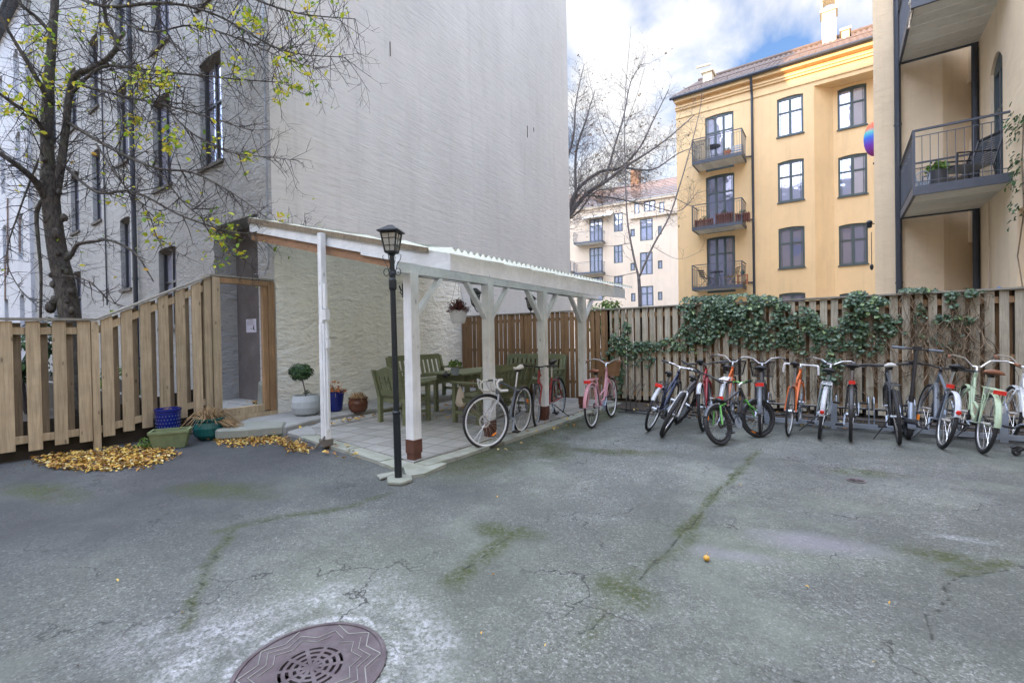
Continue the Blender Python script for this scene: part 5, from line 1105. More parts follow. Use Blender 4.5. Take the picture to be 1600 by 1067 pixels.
for i in range(90): p0 = V((.12+rnd.gauss(0, .05), .08+rnd.gauss(0, .05), .28)); b.tube([p0, p0+V((.12+rnd.gauss(0, .03), .12+rnd.gauss(0, .04), -.08)), p0+V((.2+rnd.gauss(0, .05), .18+rnd.gauss(0, .06), -.26))], .003, 3)
b.tube([(.0, 0, .25), (.25, .28, .12), (.36, .4, .03)], .006, 5); b.tube([(0, 0, .5), (.12, .14, .28), (.4, .36, .06)], .005, 5); b.build('dry_stalks', M['straw'], T_)
# ------------------------------------------------------------------ bicycles
def bicycle(label, P, head, lean=0, steer=0, R=.34, col='p_black', frame='diamond', rim='alu', bar='flat', barcol='black', grip='black', saddle='black', basket=None, rack=None, mg=None,
            tw=.019, refl=None, seat_h=None, stand=False, fork=None, saddlew=.07, k=1., disc=False, spoke_ref=False, ref_low=None, barw=.30, guard=None, seatstay=None, dk=None, riser=0., mgf=True, mge=178, name='bicycle', bars_up=0.):
    T_ = thing(name, (P[0], P[1], 0), label, 'bicycle', 'bicycles parked in the courtyard', local=True)
    T_.matrix_world = Matrix.Translation((P[0], P[1], P[2] if len(P) > 2 else 0)) @ Matrix.Rotation(math.radians(head), 4, 'Z') @ Matrix.Rotation(math.radians(lean), 4, 'X')
    mf = M[col]; s = R/.34*k if R < .3 else 1.
    WB = 1.04*s; bb = V((.44*s, 0, .285*s if R > .3 else .24)); sh = seat_h or .92*s
    st = V((.27*s, 0, .60*s+.1*s)); sp = V((st.x-.045*s*(sh/.9), 0, sh-.05)); ht = V((.80*s, 0, .80*s+.04)); hb_ = V((.845*s, 0, .66*s+.02))
    ra = V((0, 0, R)); fa = V((WB, 0, R)); ax = (ht-hb_).normalized()
    S = Matrix.Translation(hb_) @ Matrix.Rotation(math.radians(steer), 4, ax) @ Matrix.Translation(-hb_)
    tr = .016
    # frame
    b = MB()
    if frame == 'diamond':
        b.tube([bb, st], tr, 8); b.tube([st+V((.01, 0, -.03)), ht+V((0, 0, -.015))], tr*.9, 8); b.tube([bb, hb_+ax*.02], tr*1.15, 8)
    elif frame == 'step':
        b.tube([bb, st], tr, 8); b.tube([bb+V((0, 0, .02)), V((.62*s, 0, .37*s)), hb_+ax*.02], tr*1.15, 8); b.tube([bb+(st-bb)*.38, V((.66*s, 0, .52*s)), ht-ax*.03], tr*.9, 8)
    elif frame == 'mixte':
        b.tube([bb, st], tr, 8); b.tube([bb, hb_+ax*.02], tr*1.1, 8); b.tube([bb+(st-bb)*.55, ht-ax*.02], tr*.85, 8)
    elif frame == 'fat':
        b.tube([bb, st], tr*1.2, 8); b.tube([st+V((.01, 0, -.05)), ht+V((0, 0, -.015))], tr*1.1, 8); b.tube([bb, hb_+ax*.02], tr*1.9, 8)
    b.tube([hb_-ax*.01, ht+ax*.02], .02, 10)
    stt = st+V((.0, 0, -.05))
    ms = MB() if seatstay else b
    for y in (-1, 1):
        b.tube([bb+V((-.02, y*.025, 0)), ra+V((.12, y*.055, -.02)), ra+V((0, y*.065, 0))], .010, 6)
        ms.tube([stt+V((0, y*.018, 0)), ra+V((.07, y*.045, R*.9)), ra+V((0, y*.066, 0))], .009 if not seatstay else .012, 6)
    fo = b.build('frame', mf, T_)
    if seatstay: ms.build('seat_stays', M[seatstay], fo)
    # fork + front group
    b = MB(); mfk = M[fork] if fork else mf
    for y in (-1, 1): b.tube([hb_-ax*.03+V((0, y*.03, 0)), hb_-ax*.09+V((.0, y*.05, 0)), fa+V((-.03, y*.052, .10)), fa+V((0, y*.052, 0))], [.013, .013, .010, .009], 6)
    b.tube([hb_-ax*.03+V((0, -.04, 0)), hb_-ax*.03+V((0, .04, 0))], .015, 6); b.xf(S); b.build('fork', mfk, T_)
    def wheel(c, front):
        X = S if front else Matrix.Identity(4)
        b = MB(); b.tube([c+V((0, -.05, 0)), c+V((0, .05, 0))], .016, 8); b.tube([c+V((0, -.075, 0)), c+V((0, .075, 0))], .006, 6)
        Rr = R-.035
        for i in range(24):
            a = 2*PI*i/24; y = .028 if i % 2 else -.028; a2 = a+.35*(1 if i % 4 < 2 else -1)
            b.tube([c+V((.018*math.cos(a2), y, .018*math.sin(a2))), c+V((Rr*math.cos(a), 0, Rr*math.sin(a)))], .0013, 3, cap=False)
        b.xf(X); w = b.build('wheel', M['steel'], T_)
        b = MB(); b.torus(c, R-tw*1.0, tw, tw, n=44, m=8); b.xf(X); b.build('tyre', M['rubber'], w, smooth=True)
        b = MB(); b.torus(c, R-tw*2-.010, .011, .013 if rim != 'alu' else .010, n=44, m=6); b.xf(X); b.build('rim', M[rim], w, smooth=True)
        if disc and front: 
            b = MB(); b.torus(c+V((0, -.045, 0)), .07, .002, .012, n=30, m=4); 
            for i in range(7): a = 2*PI*i/7; b.bar(c+V((.02*math.cos(a), -.045, .02*math.sin(a))), c+V((.065*math.cos(a+.5), -.045, .065*math.sin(a+.5))), .008, .003)
            b.xf(X); b.build('brake_disc', M['alu'], w)
        if spoke_ref:
            b = MB(); a = -2.1 if front else 2.6; b.bar(c+V((.2*math.cos(a), 0, .2*math.sin(a)))+V((-.03*math.sin(a), 0, .03*math.cos(a))), c+V((.2*math.cos(a), 0, .2*math.sin(a)))-V((-.03*math.sin(a), 0, .03*math.cos(a))), .012, .03, up=(0, 1, 0)); b.xf(X); b.build('spoke_reflector', M['or_ref'], w)
        if not front:
            b = MB(); b.lathe(c+V((0, -.045, 0)), [(.03, 0), (.048, .004), (.048, .008), (.04, .012), (.03, .02), (.001, .02)], 18, axis=(0, 1, 0)); b.build('sprocket', M['chain'], w)
        return w
    wheel(ra, False); wheel(fa, True)
    # crankset
    b = MB(); b.lathe(bb+V((0, -.055, 0)), [(.001, 0), (.085*s, 0), (.088*s, .003), (.085*s, .005), (.001, .005)], 24, axis=(0, 1, 0)); b.tube([bb+V((0, -.06, 0)), bb+V((0, .06, 0))], .012, 8)
    ca = rnd.uniform(0, PI); cd = V((math.cos(ca), 0, math.sin(ca)))*.165*s
    b.bar(bb+V((0, -.07, 0)), bb+V((0, -.08, 0))+cd, .012, .02, up=(0, 1, 0)); b.bar(bb+V((0, .07, 0)), bb+V((0, .08, 0))-cd, .012, .02, up=(0, 1, 0)); co = b.build('crankset', M['galv'], T_)
    for y, d in ((-.13, cd), (.13, -cd)): b = MB(); b.cbox(bb+d+V((0, y, 0)), (.085, .09, .02)); b.build('pedal', M['black'], co)
    b = MB(); 
    for z in (.07, -.055): b.bar(bb+V((0, -.052, z*s)), ra+V((0, -.046, z*.6)), .006, .008)
    b.build('chain', M['chain'], T_)
    if guard: b = MB(); b.prism([bb+V((.11, -.066, -.05)), bb+V((.12, -.066, .06)), bb+V((0, -.066, .11)), ra+V((.0, -.066, .07)), ra+V((-.03, -.066, .0)), ra+V((.02, -.066, -.05))], (0, .008, 0)); b.build('chain_guard', M[guard], T_)
    # saddle
    b = MB(); b.tube([st+V((.01, 0, -.05)), sp], .0135, 8); b.build('seatpost', M['alu'] if col != 'p_white' else M['black'], T_)
    b = MB(); n = 10; vs = []; m_ = 10
    for i in range(n+1):
        t_ = i/n; w_ = saddlew*(.28+.72*max(0, 1-(t_/.52))**.7) if t_ < .52 else saddlew*.28*(1-.35*(t_-.52)); 
        if i in (0, n): w_ *= .5
        if i == 0: w_ = saddlew*.75
        xx_ = -.12*s+.26*s*t_; zc = .0+.012*math.cos(t_*5); th_ = .028*(1-.4*t_)
        for j in range(m_): a = 2*PI*j/m_; sn = math.sin(a); vs.append(sp+V((xx_, w_*math.cos(a), .04+zc+th_*(sn if sn > 0 else sn*.8)-.02*abs(math.cos(a))**3)))
    fs = [(i*m_+j, i*m_+(j+1) % m_, (i+1)*m_+(j+1) % m_, (i+1)*m_+j) for i in range(n) for j in range(m_)]+[tuple(range(m_))[::-1], tuple(n*m_+j for j in range(m_))]
    b._add(vs, fs); so = b.build('saddle', M[saddle], T_, smooth=True)
    b = MB(); [b.tube([sp+V((-.09, y, .01)), sp+V((-.03, y, -.01)), sp+V((.08, y, .02))], .004, 4) for y in (-.022, .022)]; b.cbox(sp+V((0, 0, -.005)), (.05, .05, .03)); b.build('saddle_rails', M['black'], so)
    # handlebar
    h0 = ht+ax*(.05+riser*.6); b = MB(); b.tube([ht, h0], .014, 8); st_f = h0+V((.06 if bar != 'swept' else .03, 0, .03 if bar != 'swept' else .05)); b.tube([h0, st_f], .013, 8); b.xf(S); b.build('stem', M['alu'] if barcol != 'black' else M['black'], T_)
    b = MB(); gg = []; ll = []; W_ = barw
    for y in (-1, 1):
        g = MB(); lv = MB(); gg.append(g); ll.append(lv)
        if bar == 'flat':
            pts = [st_f, st_f+V((0, y*.05, 0)), st_f+V((-.01, y*W_*.35, .015+bars_up)), st_f+V((-.04, y*W_, .02+bars_up))]; ge = pts[-1]; gs = pts[-2].lerp(ge, .45)
            b.tube(pts, .011, 8); g.tube([gs, ge], .016, 8); lv.tube([gs+V((.02, -y*.03, -.01)), gs+V((.05, y*.02, -.025)), gs+V((.04, y*.1, -.03))], .006, 5)
            lv.cbox(gs+V((.01, -y*.04, -.012)), (.035, .03, .03))
        elif bar == 'swept':
            pts = [st_f, st_f+V((.02, y*.04, .0)), st_f+V((.04, y*.12, .05+bars_up)), st_f+V((.0, y*W_*.8, .07+bars_up)), st_f+V((-.10, y*W_*.95, .055+bars_up)), st_f+V((-.22, y*W_, .04+bars_up))]; b.tube(pts, .010, 8); g.tube([pts[-2].lerp(pts[-1], .1), pts[-1]], .0155, 8)
            lv.tube([pts[-2]+V((.03, 0, -.01)), pts[-2]+V((-.0, y*.03, -.03)), pts[-1]+V((.03, y*.03, -.03))], .005, 5)
        elif bar == 'drop':
            pts = [st_f, st_f+V((0, y*.17, .0)), st_f+V((.06, y*.20, 0)), st_f+V((.10, y*.205, -.03)), st_f+V((.10, y*.21, -.09)), st_f+V((.06, y*.215, -.135)), st_f+V((-.04, y*.22, -.14))]
            b.tube([V(q) for q in pts[:2]], .012, 8); g.tube(pts[1:], .016, 8); lv.tube([st_f+V((.10, y*.2, .0)), st_f+V((.135, y*.2, .03)), st_f+V((.14, y*.2, -.03)), st_f+V((.12, y*.21, -.1))], [.016, .018, .008, .005], 6)
        elif bar == 'bull':
            pts = [st_f, st_f+V((0, y*.2, 0)), st_f+V((-.01, y*.215, -.01)), st_f+V((-.01, y*.225, -.13))]; b.tube([V(q) for q in pts[:2]], .012, 8); g.tube(pts[1:], .015, 8)
    b.xf(S); ho = b.build('handlebar', M[barcol], T_); [g.xf(S).build('grip', M[grip], ho) for g in gg]
    [lv.xf(S).build('brake_lever', M['white_pl'] if bar == 'drop' else M['chain'], ho) for lv in ll if lv.v]
    # cables
    b = MB()
    for y in (-1, 1): b.tube([st_f+V((.02, y*.12, 0)), st_f+V((.10, y*.06, -.03)), st_f+V((.08, y*.02, -.12)), hb_+V((.03, y*.02, .02))], .0028, 4)
    b.xf(S); b.tube([hb_+V((.0, .02, .03)), st+V((.04, .02, -.06)), ra+V((.1, .05, R*.6))], .0028, 4); b.build('brake_cable', M['black'], T_)
    def arc(c, a0, a1, r_, w_, X=None):
        w_ = w_*.8
        b = MB(); n = 16; vs = []
        for i in range(n+1):
            a = math.radians(a0+(a1-a0)*i/n)
            for (yy, dr) in ((-w_, -.012), (-w_*.5, 0), (w_*.5, 0), (w_, -.012), (w_*.5, -.003), (-w_*.5, -.003)): vs.append(c+V(((r_+dr)*math.cos(a), yy, (r_+dr)*math.sin(a))))
        fs = [(i*6+j, i*6+(j+1) % 6, (i+1)*6+(j+1) % 6, (i+1)*6+j) for i in range(n) for j in range(6)]; b._add(vs, fs)
        for aa in (a0+(a1-a0)*.25, a1): a = math.radians(aa); [b.tube([c+V((0, y*.06, 0)), c+V((r_*math.cos(a), y*w_*.8, r_*math.sin(a)))], .003, 4) for y in (-1, 1)]
        if X: b.xf(X)
        return b
    if mg: 
        mo = arc(ra, 40, mge, R+.012, tw+.014).build('rear_mudguard', M[mg], T_, smooth=False)
        if mgf: arc(fa, 15, 170, R+.012, tw+.012, S).build('front_mudguard', M[mg], T_)
        if ref_low: b = MB(); a = math.radians(mge-8); c = ra+V(((R+.026)*math.cos(a), 0, (R+.026)*math.sin(a))); b.lathe(c, [(.001, 0), (.026, 0), (.022, .012), (.001, .015)], 12, axis=(-1, 0, -.2)); b.build('rear_lamp', M['red_ref'], mo)
    if rack:
        b = MB(); zt_ = 2*R+.055
        for y in (-.05, .05, 0): b.tube([V((.20*s, y, zt_)), V((-.17*s, y, zt_))], .0055, 5)
        for x in (.2, .05, -.1, -.17): b.tube([V((x*s, -.06, zt_)), V((x*s, .06, zt_))], .0055, 5)
        for y in (-.065, .065): b.tube([V((-.12*s, y*.9, zt_)), V((-.0, y*1.05, R))], .005, 5); b.tube([V((.12*s, y*.9, zt_)), V((-.0, y*1.05, R))], .005, 5)
        ro = b.build('luggage_rack', M[rack], T_)
        if refl: b = MB(); b.cbox((-.19*s, 0, zt_-.02), (.025, .10, .045)); b.build('rear_reflector', M['red_ref'], ro)
    elif refl: b = MB(); b.cbox(st+V((-.05, 0, .03)), (.03, .07, .045)); b.build('rear_reflector', M['red_ref'], T_)
    if basket:
        b = MB(); bc = st_f+V((.17, 0, -.10)); hw = .17; hd = .12; hh = .22; n = 14 if basket == 'wicker' else 18
        for k_ in range(9 if basket == 'wicker' else 8):
            z = -hh/2+hh*k_/(8 if basket == 'wicker' else 7); q = .80+.2*k_/8; pts = [bc+V((sx*hd*q, sy*hw*q, z)) for sx, sy in ((-1, -1), (1, -1), (1, 1), (-1, 1), (-1, -1))]; [b.bar(pts[i], pts[i+1], .008 if basket == 'wicker' else .0045, .022 if basket == 'wicker' else .0045) for i in range(4)]
        for i in range(n):
            for sx, sy in ((1, 0), (-1, 0), (0, 1), (0, -1)):
                u_ = -1+2*i/(n-1); lo = bc+V(((sx*hd if sx else u_*hd)*.8, (sy*hw if sy else u_*hw)*.8, -hh/2)); hi = bc+V((sx*hd if sx else u_*hd, sy*hw if sy else u_*hw, hh/2)); b.bar(lo, hi, .006 if basket == 'wicker' else .0042, .006 if basket == 'wicker' else .0042, up=(1, 0.3, 0))
        b.quad(bc+V((-hd*.8, -hw*.8, -hh/2)), bc+V((hd*.8, -hw*.8, -hh/2)), bc+V((hd*.8, hw*.8, -hh/2)), bc+V((-hd*.8, hw*.8, -hh/2)))
        pts = [bc+V((sx*hd, sy*hw, hh/2)) for sx, sy in ((-1, -1), (1, -1), (1, 1), (-1, 1), (-1, -1))]; [b.bar(pts[i], pts[i+1], .012, .012) for i in range(4)]
        b.xf(S); b.build('basket', M['wicker'] if basket == 'wicker' else M['black'], T_)
    if rack or frame == 'fat':
        lk = [st+V((.03+.05*math.cos(k*.9), .03+.05*math.sin(k*.9), -.08-.004*k)) for k in range(22)]; b = MB(); b.tube(lk, .005, 5); b.build('cable_lock', M['black'], T_)
    if stand: b = MB(); b.tube([bb+V((-.06, .04, -.02)), V((.18*s, .24, .02))], .008, 6); b.build('kickstand', M['black'], T_)
    return T_
def gq(px, py, z=0): q = G(px, py, z); return (q.x, q.y, z)
def front_to_rear(px, py, head, wb=1.04, z=0): q = G(px, py, z); return (q.x-wb*math.cos(math.radians(head)), q.y-wb*math.sin(math.radians(head)), z)
bicycle('white rimmed road bicycle with drop bars leaning on the second pergola post', front_to_rear(763.6, 701, -80), -80, -3, -32, col='p_grey', rim='p_white', bar='drop', barcol='black', grip='white_sad', saddle='white_sad', mg='black', disc=True, spoke_ref=True, tw=.016, seat_h=.98, fork='p_silver', saddlew=.06, riser=-.12, guard=None)
bicycle('dark red bicycle with black saddle leaning on the third pergola post', front_to_rear(838.5, 666.7, -81), -81, 3, 14, col='p_red', bar='flat', saddle='black', mg='black', tw=.018, seat_h=.98, frame='mixte', barw=.29, stand=True, rim='galv', mgf=False)
bicycle('pink step through bicycle with wicker basket and brown saddle by the last pergola post', gq(926, 669), 97, -1, 0, col='p_pink', frame='step', bar='swept', barcol='steel', grip='leather', saddle='leather', basket='wicker', rack='p_pink', mg='p_pink', refl=True, tw=.018, saddlew=.1, barw=.27, seat_h=.86, rim='p_white')
bicycle('dark blue city bicycle with pale mudguard, leftmost of the leaning row', gq(1013.5, 672.6), 92, 17, 0, col='p_navy', bar='flat', barcol='alu', rack='black', mg='p_silver', mge=150, refl=True, seat_h=.88, fork='p_black', frame='mixte', mgf=False)
bicycle('black mountain bicycle with silver seat stays and knobbly tyres leaning steeply right', gq(1034, 681), 95, 26, -8, R=.345, col='p_black', frame='fat', tw=.027, seatstay='p_white', bar='flat', barw=.34, seat_h=.9, fork='p_black', rim='black')
bicycle('red bicycle with pale grey rear guard squeezed behind the mountain bicycle', gq(1099, 673), 96, -3, 4, col='p_red', bar='flat', tw=.022, seat_h=1.0, mg='p_silver', mge=140, barw=.33, rack=None, mgf=False)
bicycle('small black and bright green children bicycle standing askew before the row', gq(1129, 696), 66, -14, -22, R=.255, k=1.05, col='p_black', fork='p_green', bar='flat', barcol='p_green', tw=.026, seat_h=.56, saddle='black', mg='p_char', mge=150, spoke_ref=True, barw=.25, seatstay='p_green', rim='black', refl=True)
bicycle('orange framed bicycle with black wire basket half hidden behind the children bicycle', gq(1128, 668), 93, 4, 0, col='p_orange', frame='diamond', bar='swept', barcol='steel', basket='wire', rack='steel', seat_h=.9, barw=.3, mg='p_silver', bars_up=.03)
bicycle('dark city bicycle with wide black wire basket and red rear lamp, upright', gq(1188.8, 680.5), 95, 0, 0, col='p_char', frame='step', bar='swept', barcol='steel', basket='wire', mg='p_grey', rack='black', refl=True, saddlew=.1, barw=.3, seat_h=.92, bars_up=.02)
bicycle('bright orange fixed gear bicycle with white handlebar', gq(1232, 681), 87, 4, 0, col='p_orange', bar='bull', barcol='p_white', grip='p_white', tw=.014, seat_h=.98, fork='p_orange', rim='alu')
bicycle('dark green bicycle with silver mudguard and round red rear lamp', gq(1280, 685), 89, 7, 0, col='p_dgreen', frame='mixte', bar='swept', barcol='steel', mg='p_silver', rack='p_silver', ref_low=True, saddlew=.095, barw=.29, seat_h=.9, stand=True)
bicycle('slim black bicycle with wide flat bar and square red lamp under its saddle', gq(1329, 689), 88.5, 1.5, 0, col='p_black', bar='flat', refl=True, tw=.02, barw=.36, saddlew=.085, seat_h=.96, mg='black', fork='p_black')
bicycle('dark hybrid bicycle with white saddle leaning left', gq(1404.7, 694), 90, -4, 0, col='p_char', bar='flat', saddle='white_sad', rack='black', saddlew=.075, barw=.33, seat_h=.97, tw=.02, stand=True, rim='black')
bicycle('slate grey bicycle with chrome rear mudguard leaning right beside the scooter', gq(1469, 700), 93.5, 11, 3, col='p_grey', frame='fat', bar='flat', mg='p_silver', mge=165, refl=True, ref_low=True, tw=.02, barw=.34, saddlew=.09, seat_h=.98, mgf=False, stand=True)
bicycle('mint green classic bicycle with brown saddle and pale swept handlebar', gq(1532.5, 707.5), 92, 9, 0, col='p_mint', frame='step', bar='swept', barcol='steel', grip='leather', saddle='leather', mg='p_mint', rack='p_mint', refl=True, saddlew=.11, barw=.31, seat_h=.92, stand=True, bars_up=.04)
bicycle('bicycle with white rims and brown grips cut off by the right edge', gq(1630, 716), 93, 6, 0, col='p_white', frame='step', bar='swept', barcol='steel', grip='leather', saddle='leather', mg='p_silver', barw=.31, rim='p_white', bars_up=.05)
# electric scooter
p = G(1418, 686); T_ = thing('electric_scooter', (p.x, p.y, 0), 'tall black electric kick scooter with grey handlebar between two bicycles', 'scooter', local=True)
T_.matrix_world = Matrix.Translation((p.x, p.y, 0)) @ Matrix.Rotation(math.radians(-84), 4, 'Z') @ Matrix.Rotation(math.radians(-7), 4, 'X')
b = MB(); b.torus((0, 0, .11), .085, .03, .026, n=28, m=8); w = b.build('wheel', M['rubber'], T_, smooth=True); b = MB(); b.lathe((0, -.03, .11), [(.001, 0), (.06, 0), (.06, .06), (.001, .06)], 18, axis=(0, 1, 0)); b.build('hub', M['p_char'], w)
b = MB(); b.torus((-.92, 0, .11), .085, .03, .026, n=28, m=8); b.build('wheel', M['rubber'], T_, smooth=True)
b = MB(); b.box((-.80, -.08, .10), (-.14, .08, .16)); b.build('deck', M['black'], T_, bevel=.01)
b = MB(); b.tube([(0, 0, .26), (-.09, 0, .46)], .03, 10); b.build('fork', M['galv'], T_); b = MB(); b.tube([(-.09, 0, .46), (-.2, 0, 1.16)], .021, 10); b.tube([(-.10, 0, .48), (-.105, 0, .56)], .03, 10); b.tube([(-.14, 0, .14), (-.085, 0, .38)], .03, 8); b.build('stem', M['p_black'], T_)
b = MB(); [b.tube([(-.02, s_*.05, .11), (-.0, s_*.05, .27)], .012, 6) for s_ in (-1, 1)]; b.box((-.06, -.055, .23), (.07, .055, .27)); b.build('fork_crown', M['p_char'], T_)
b = MB(); b.tube([(-.2, -.25, 1.16), (-.2, .25, 1.16)], .012, 8); ho = b.build('handlebar', M['black'], T_); [MB().tube([(-.2, s_*.12, 1.16), (-.2, s_*.26, 1.16)], .018, 8).build('grip', M['p_grey'], ho) for s_ in (-1, 1)]; b = MB(); b.cbox((-.2, 0, 1.17), (.05, .09, .05)); b.build('display', M['black'], ho)
b = MB(); b.cbox((-.02, .075, .30), (.05, .02, .06)); b.build('side_reflector', M['or_ref'], T_)
b = MB(); n = 10
b.lathe((0, 0, 0), [(.001, 0)], 3) if False else None
for i in range(n): a0 = math.radians(20+i*14); a1 = math.radians(34+i*14); b.prism([(.12*math.cos(a0), -.04, .11+.12*math.sin(a0)), (.12*math.cos(a1), -.04, .11+.12*math.sin(a1)), (.12*math.cos(a1), .04, .11+.12*math.sin(a1)), (.12*math.cos(a0), .04, .11+.12*math.sin(a0))], (0, 0, .004))
b.build('mudguard', M['p_char'], T_)
# small kick scooter end at right edge
p = G(1588, 712); T_ = thing('kick_scooter', (p.x, p.y, 0), 'black small kick scooter lying at the right edge of the asphalt', 'scooter', local=True, rz=math.radians(35))
b = MB(); b.torus((0, 0, .05), .035, .016, .016, n=22, m=6); b.build('wheel', M['rubber'], T_, smooth=True); b = MB(); b.torus((.6, 0, .05), .035, .016, .016, n=22, m=6); b.build('wheel', M['rubber'], T_, smooth=True)
b = MB(); b.tube([(0, 0, .05), (.05, 0, .075), (.1, 0, .07), (.14, 0, .06)], [.012, .02, .02, .015], 6); b.box((.12, -.05, .05), (.52, .05, .068)); b.tube([(-.06, 0, .09), (-.02, 0, .105), (.05, 0, .09)], [.01, .02, .012], 6); b.build('deck', M['black'], T_); b = MB(); b.tube([(.6, 0, .1), (.9, .3, .12)], .015, 8); b.build('stem', M['black'], T_)
# ------------------------------------------------------------------ bicycle racks
T_ = thing('bicycle_rack', (.6, 8.2, 0), 'long grey galvanised steel bicycle rack below the row of bicycles', 'bicycle rack')
b = MB(); b.box((-1.55, 8.13, .035), (3.0, 8.17, .10)); b.build('front_rail', M['galv'], T_)
b = MB(); b.tube([(-1.55, 8.62, .25), (3.0, 8.62, .25)], .017, 6); b.tube([(-1.55, 8.62, .08), (3.0, 8.62, .08)], .015, 6); [b.tube([(x, 8.62, 0), (x, 8.62, .25)], .015, 6) for x in (-1.5, -.3, .9, 2.1)]; b.build('rear_rail', M['chain'], T_)
for i, x in enumerate(np.arange(-1.35, 2.9, .43)):
    b = MB(); 
    for dx in (-.03, .03): b.tube([(x+dx, 8.15, .08), (x+dx, 8.13, .40), (x+dx, 8.22, .47), (x+dx, 8.45, .42), (x+dx, 8.62, .25)], .008, 5)
    b.box((x-.035, 8.12, .0), (x+.035, 8.15, .36)) if i % 2 else None
    b.build('wheel_holder', M['galv'], T_)
T_ = thing('old_rack', (-2.6, 8.3, 0), 'old low black bicycle rack with thin bent hoops left of the leaning bicycles', 'bicycle rack')
b = MB(); b.tube([(-3.25, 7.95, .03), (-2.0, 7.95, .03)], .014, 6); b.tube([(-3.25, 8.25, .03), (-2.0, 8.25, .03)], .014, 6); b.build('base_rail', M['black'], T_)
for x in (-3.1, -3.02, -2.92, -2.62, -2.52, -2.45, -2.2, -2.12):
    b = MB(); b.tube([(x, 7.95, .03), (x, 7.95, .26)], .009, 5); b.tube([(x, 7.95, .26), (x+.02, 8.05, .40), (x+.06, 8.25, .52)], .007, 5); b.build('hoop', M['chain'], T_)
# ------------------------------------------------------------------ ivy on the fence
def ivy(name, label, blobs, n, stems_=0):
    T_ = thing(name, (PY(blobs[0][0], blobs[0][1], FNY).x, FNY, 0), label, 'ivy')
    b = MB(); tot = sum(q[4] for q in blobs)
    for i in range(n):
        r_ = rnd.uniform(0, tot); 
        for q in blobs:
            r_ -= q[4]
            if r_ <= 0: break
        a = rnd.uniform(0, 2*PI); k_ = rnd.random()**.6
        px = q[0]+q[2]*k_*math.cos(a); py = q[1]+q[3]*k_*math.sin(a)
        p = PY(px, py, FNY-.04); dens = (vn(np.array(p.x*1.), np.array(p.z*1.), 7, 5, 2))
        if dens < .36: continue
        dep = abs(rnd.gauss(0, 1))*q[5]+.015
        p = V((p.x, FNY-dep, max(.05, p.z))); 
        if p.z > 1.93: p.y = FNY+rnd.uniform(-.15, .18); p.z = min(p.z, 2.09)
        b.leaf(p, rnd.uniform(.035, .085), (rnd.gauss(0, .45), -1+rnd.gauss(0, .3), rnd.uniform(.1, 1.1)), min(1, max(0, rnd.gauss(.45, .28))), 1)
    b.build('foliage', M['leaf_ivy'], T_)
    b = MB()
    for i in range(stems_):
        q = rnd.choice(blobs); px = q[0]+rnd.uniform(-1, 1)*q[2]; py = q[1]+rnd.uniform(-.5, 1)*q[3]; p = PY(px, py, FNY-.02); z = p.z; x = p.x; pts = []
        for k_ in range(9): pts.append(V((x, FNY-.02-abs(rnd.gauss(0, .03)), max(.03, z)))); x += rnd.gauss(0, .06); z -= rnd.uniform(.0, .22)
        b.tube(pts, rnd.choice((.002, .003, .005)), 3, r=rnd.random())
    b.build('vines', M['twig'], T_)
ivy('ivy', 'dense dark green ivy spilling over the top of the weathered fence in its middle', [(1095, 482, 38, 22, 2.6, .07), (1150, 480, 48, 22, 3, .08), (1200, 488, 38, 22, 2.4, .07), (1125, 510, 62, 30, 3.2, .06), (1190, 522, 50, 25, 2, .05), (1085, 530, 35, 22, 1.2, .04), (1235, 530, 22, 14, .8, .03), (1260, 540, 25, 14, .7, .03), (1150, 468, 75, 7, 1.6, .06), (1255, 500, 25, 20, 1.0, .04), (1280, 520, 22, 18, .7, .04)], 3900, 110)
ivy('ivy', 'smaller clump of ivy over the fence top behind the black bicycles', [(1345, 475, 27, 20, 2.2, .07), (1365, 480, 24, 18, 1.8, .06), (1340, 505, 30, 22, 1.6, .05), (1385, 505, 25, 22, 1.0, .04), (1310, 530, 25, 20, .9, .03), (1355, 540, 30, 20, .7, .03), (1300, 575, 18, 30, .7, .04)], 1700, 90)
ivy('ivy', 'thin trailing ivy low on the fence beside the brown part', [(990, 545, 35, 12, 1.3, .03), (965, 540, 14, 22, 1., .04), (1040, 540, 25, 12, 1., .03), (968, 590, 9, 30, .8, .03), (1000, 565, 25, 10, .4, .02), (978, 520, 6, 20, .4, .03), (1010, 540, 30, 6, .5, .02), (955, 560, 12, 14, .7, .04)], 900, 20)
ivy('ivy', 'sparse pale ivy runners on the fence at the right near the yellow wing', [(1495, 468, 20, 14, 1, .05), (1520, 456, 22, 6, .8, .05), (1480, 500, 22, 9, .5, .02), (1510, 500, 14, 7, .4, .02), (1440, 500, 12, 30, .4, .02), (1430, 455, 30, 4, .5, .04), (1460, 530, 60, 30, .3, .02)], 520, 150)
T_ = thing('wall_creeper', (BX, 10.8, 4.4), 'green creeper hanging on the yellow wing at the right edge', 'creeper')
b = MB(); 
for (px, py, s_, n) in ((1597, 195, 7, 60), (1598, 255, 5, 30), (1598, 285, 6, 40), (1600, 330, 5, 20)):
    for i in range(n): p = PX(px+rnd.gauss(0, s_*.8), py+rnd.gauss(0, s_*2), BX); b.leaf(p+V((-rnd.uniform(.02, .16), 0, 0)), rnd.uniform(.05, .1), (-1, rnd.gauss(0, .4), rnd.uniform(0, 1)), rnd.random(), 0)
b.build('foliage', M['leaf_dk'], T_); b = MB(); b.tube([PX(1600, 180, BX-.02), PX(1597, 250, BX-.03), PX(1600, 330, BX-.02), PX(1590, 400, BX-.02), PX(1598, 450, BX-.02)], .01, 5); b.build('stem', M['twig'], T_)
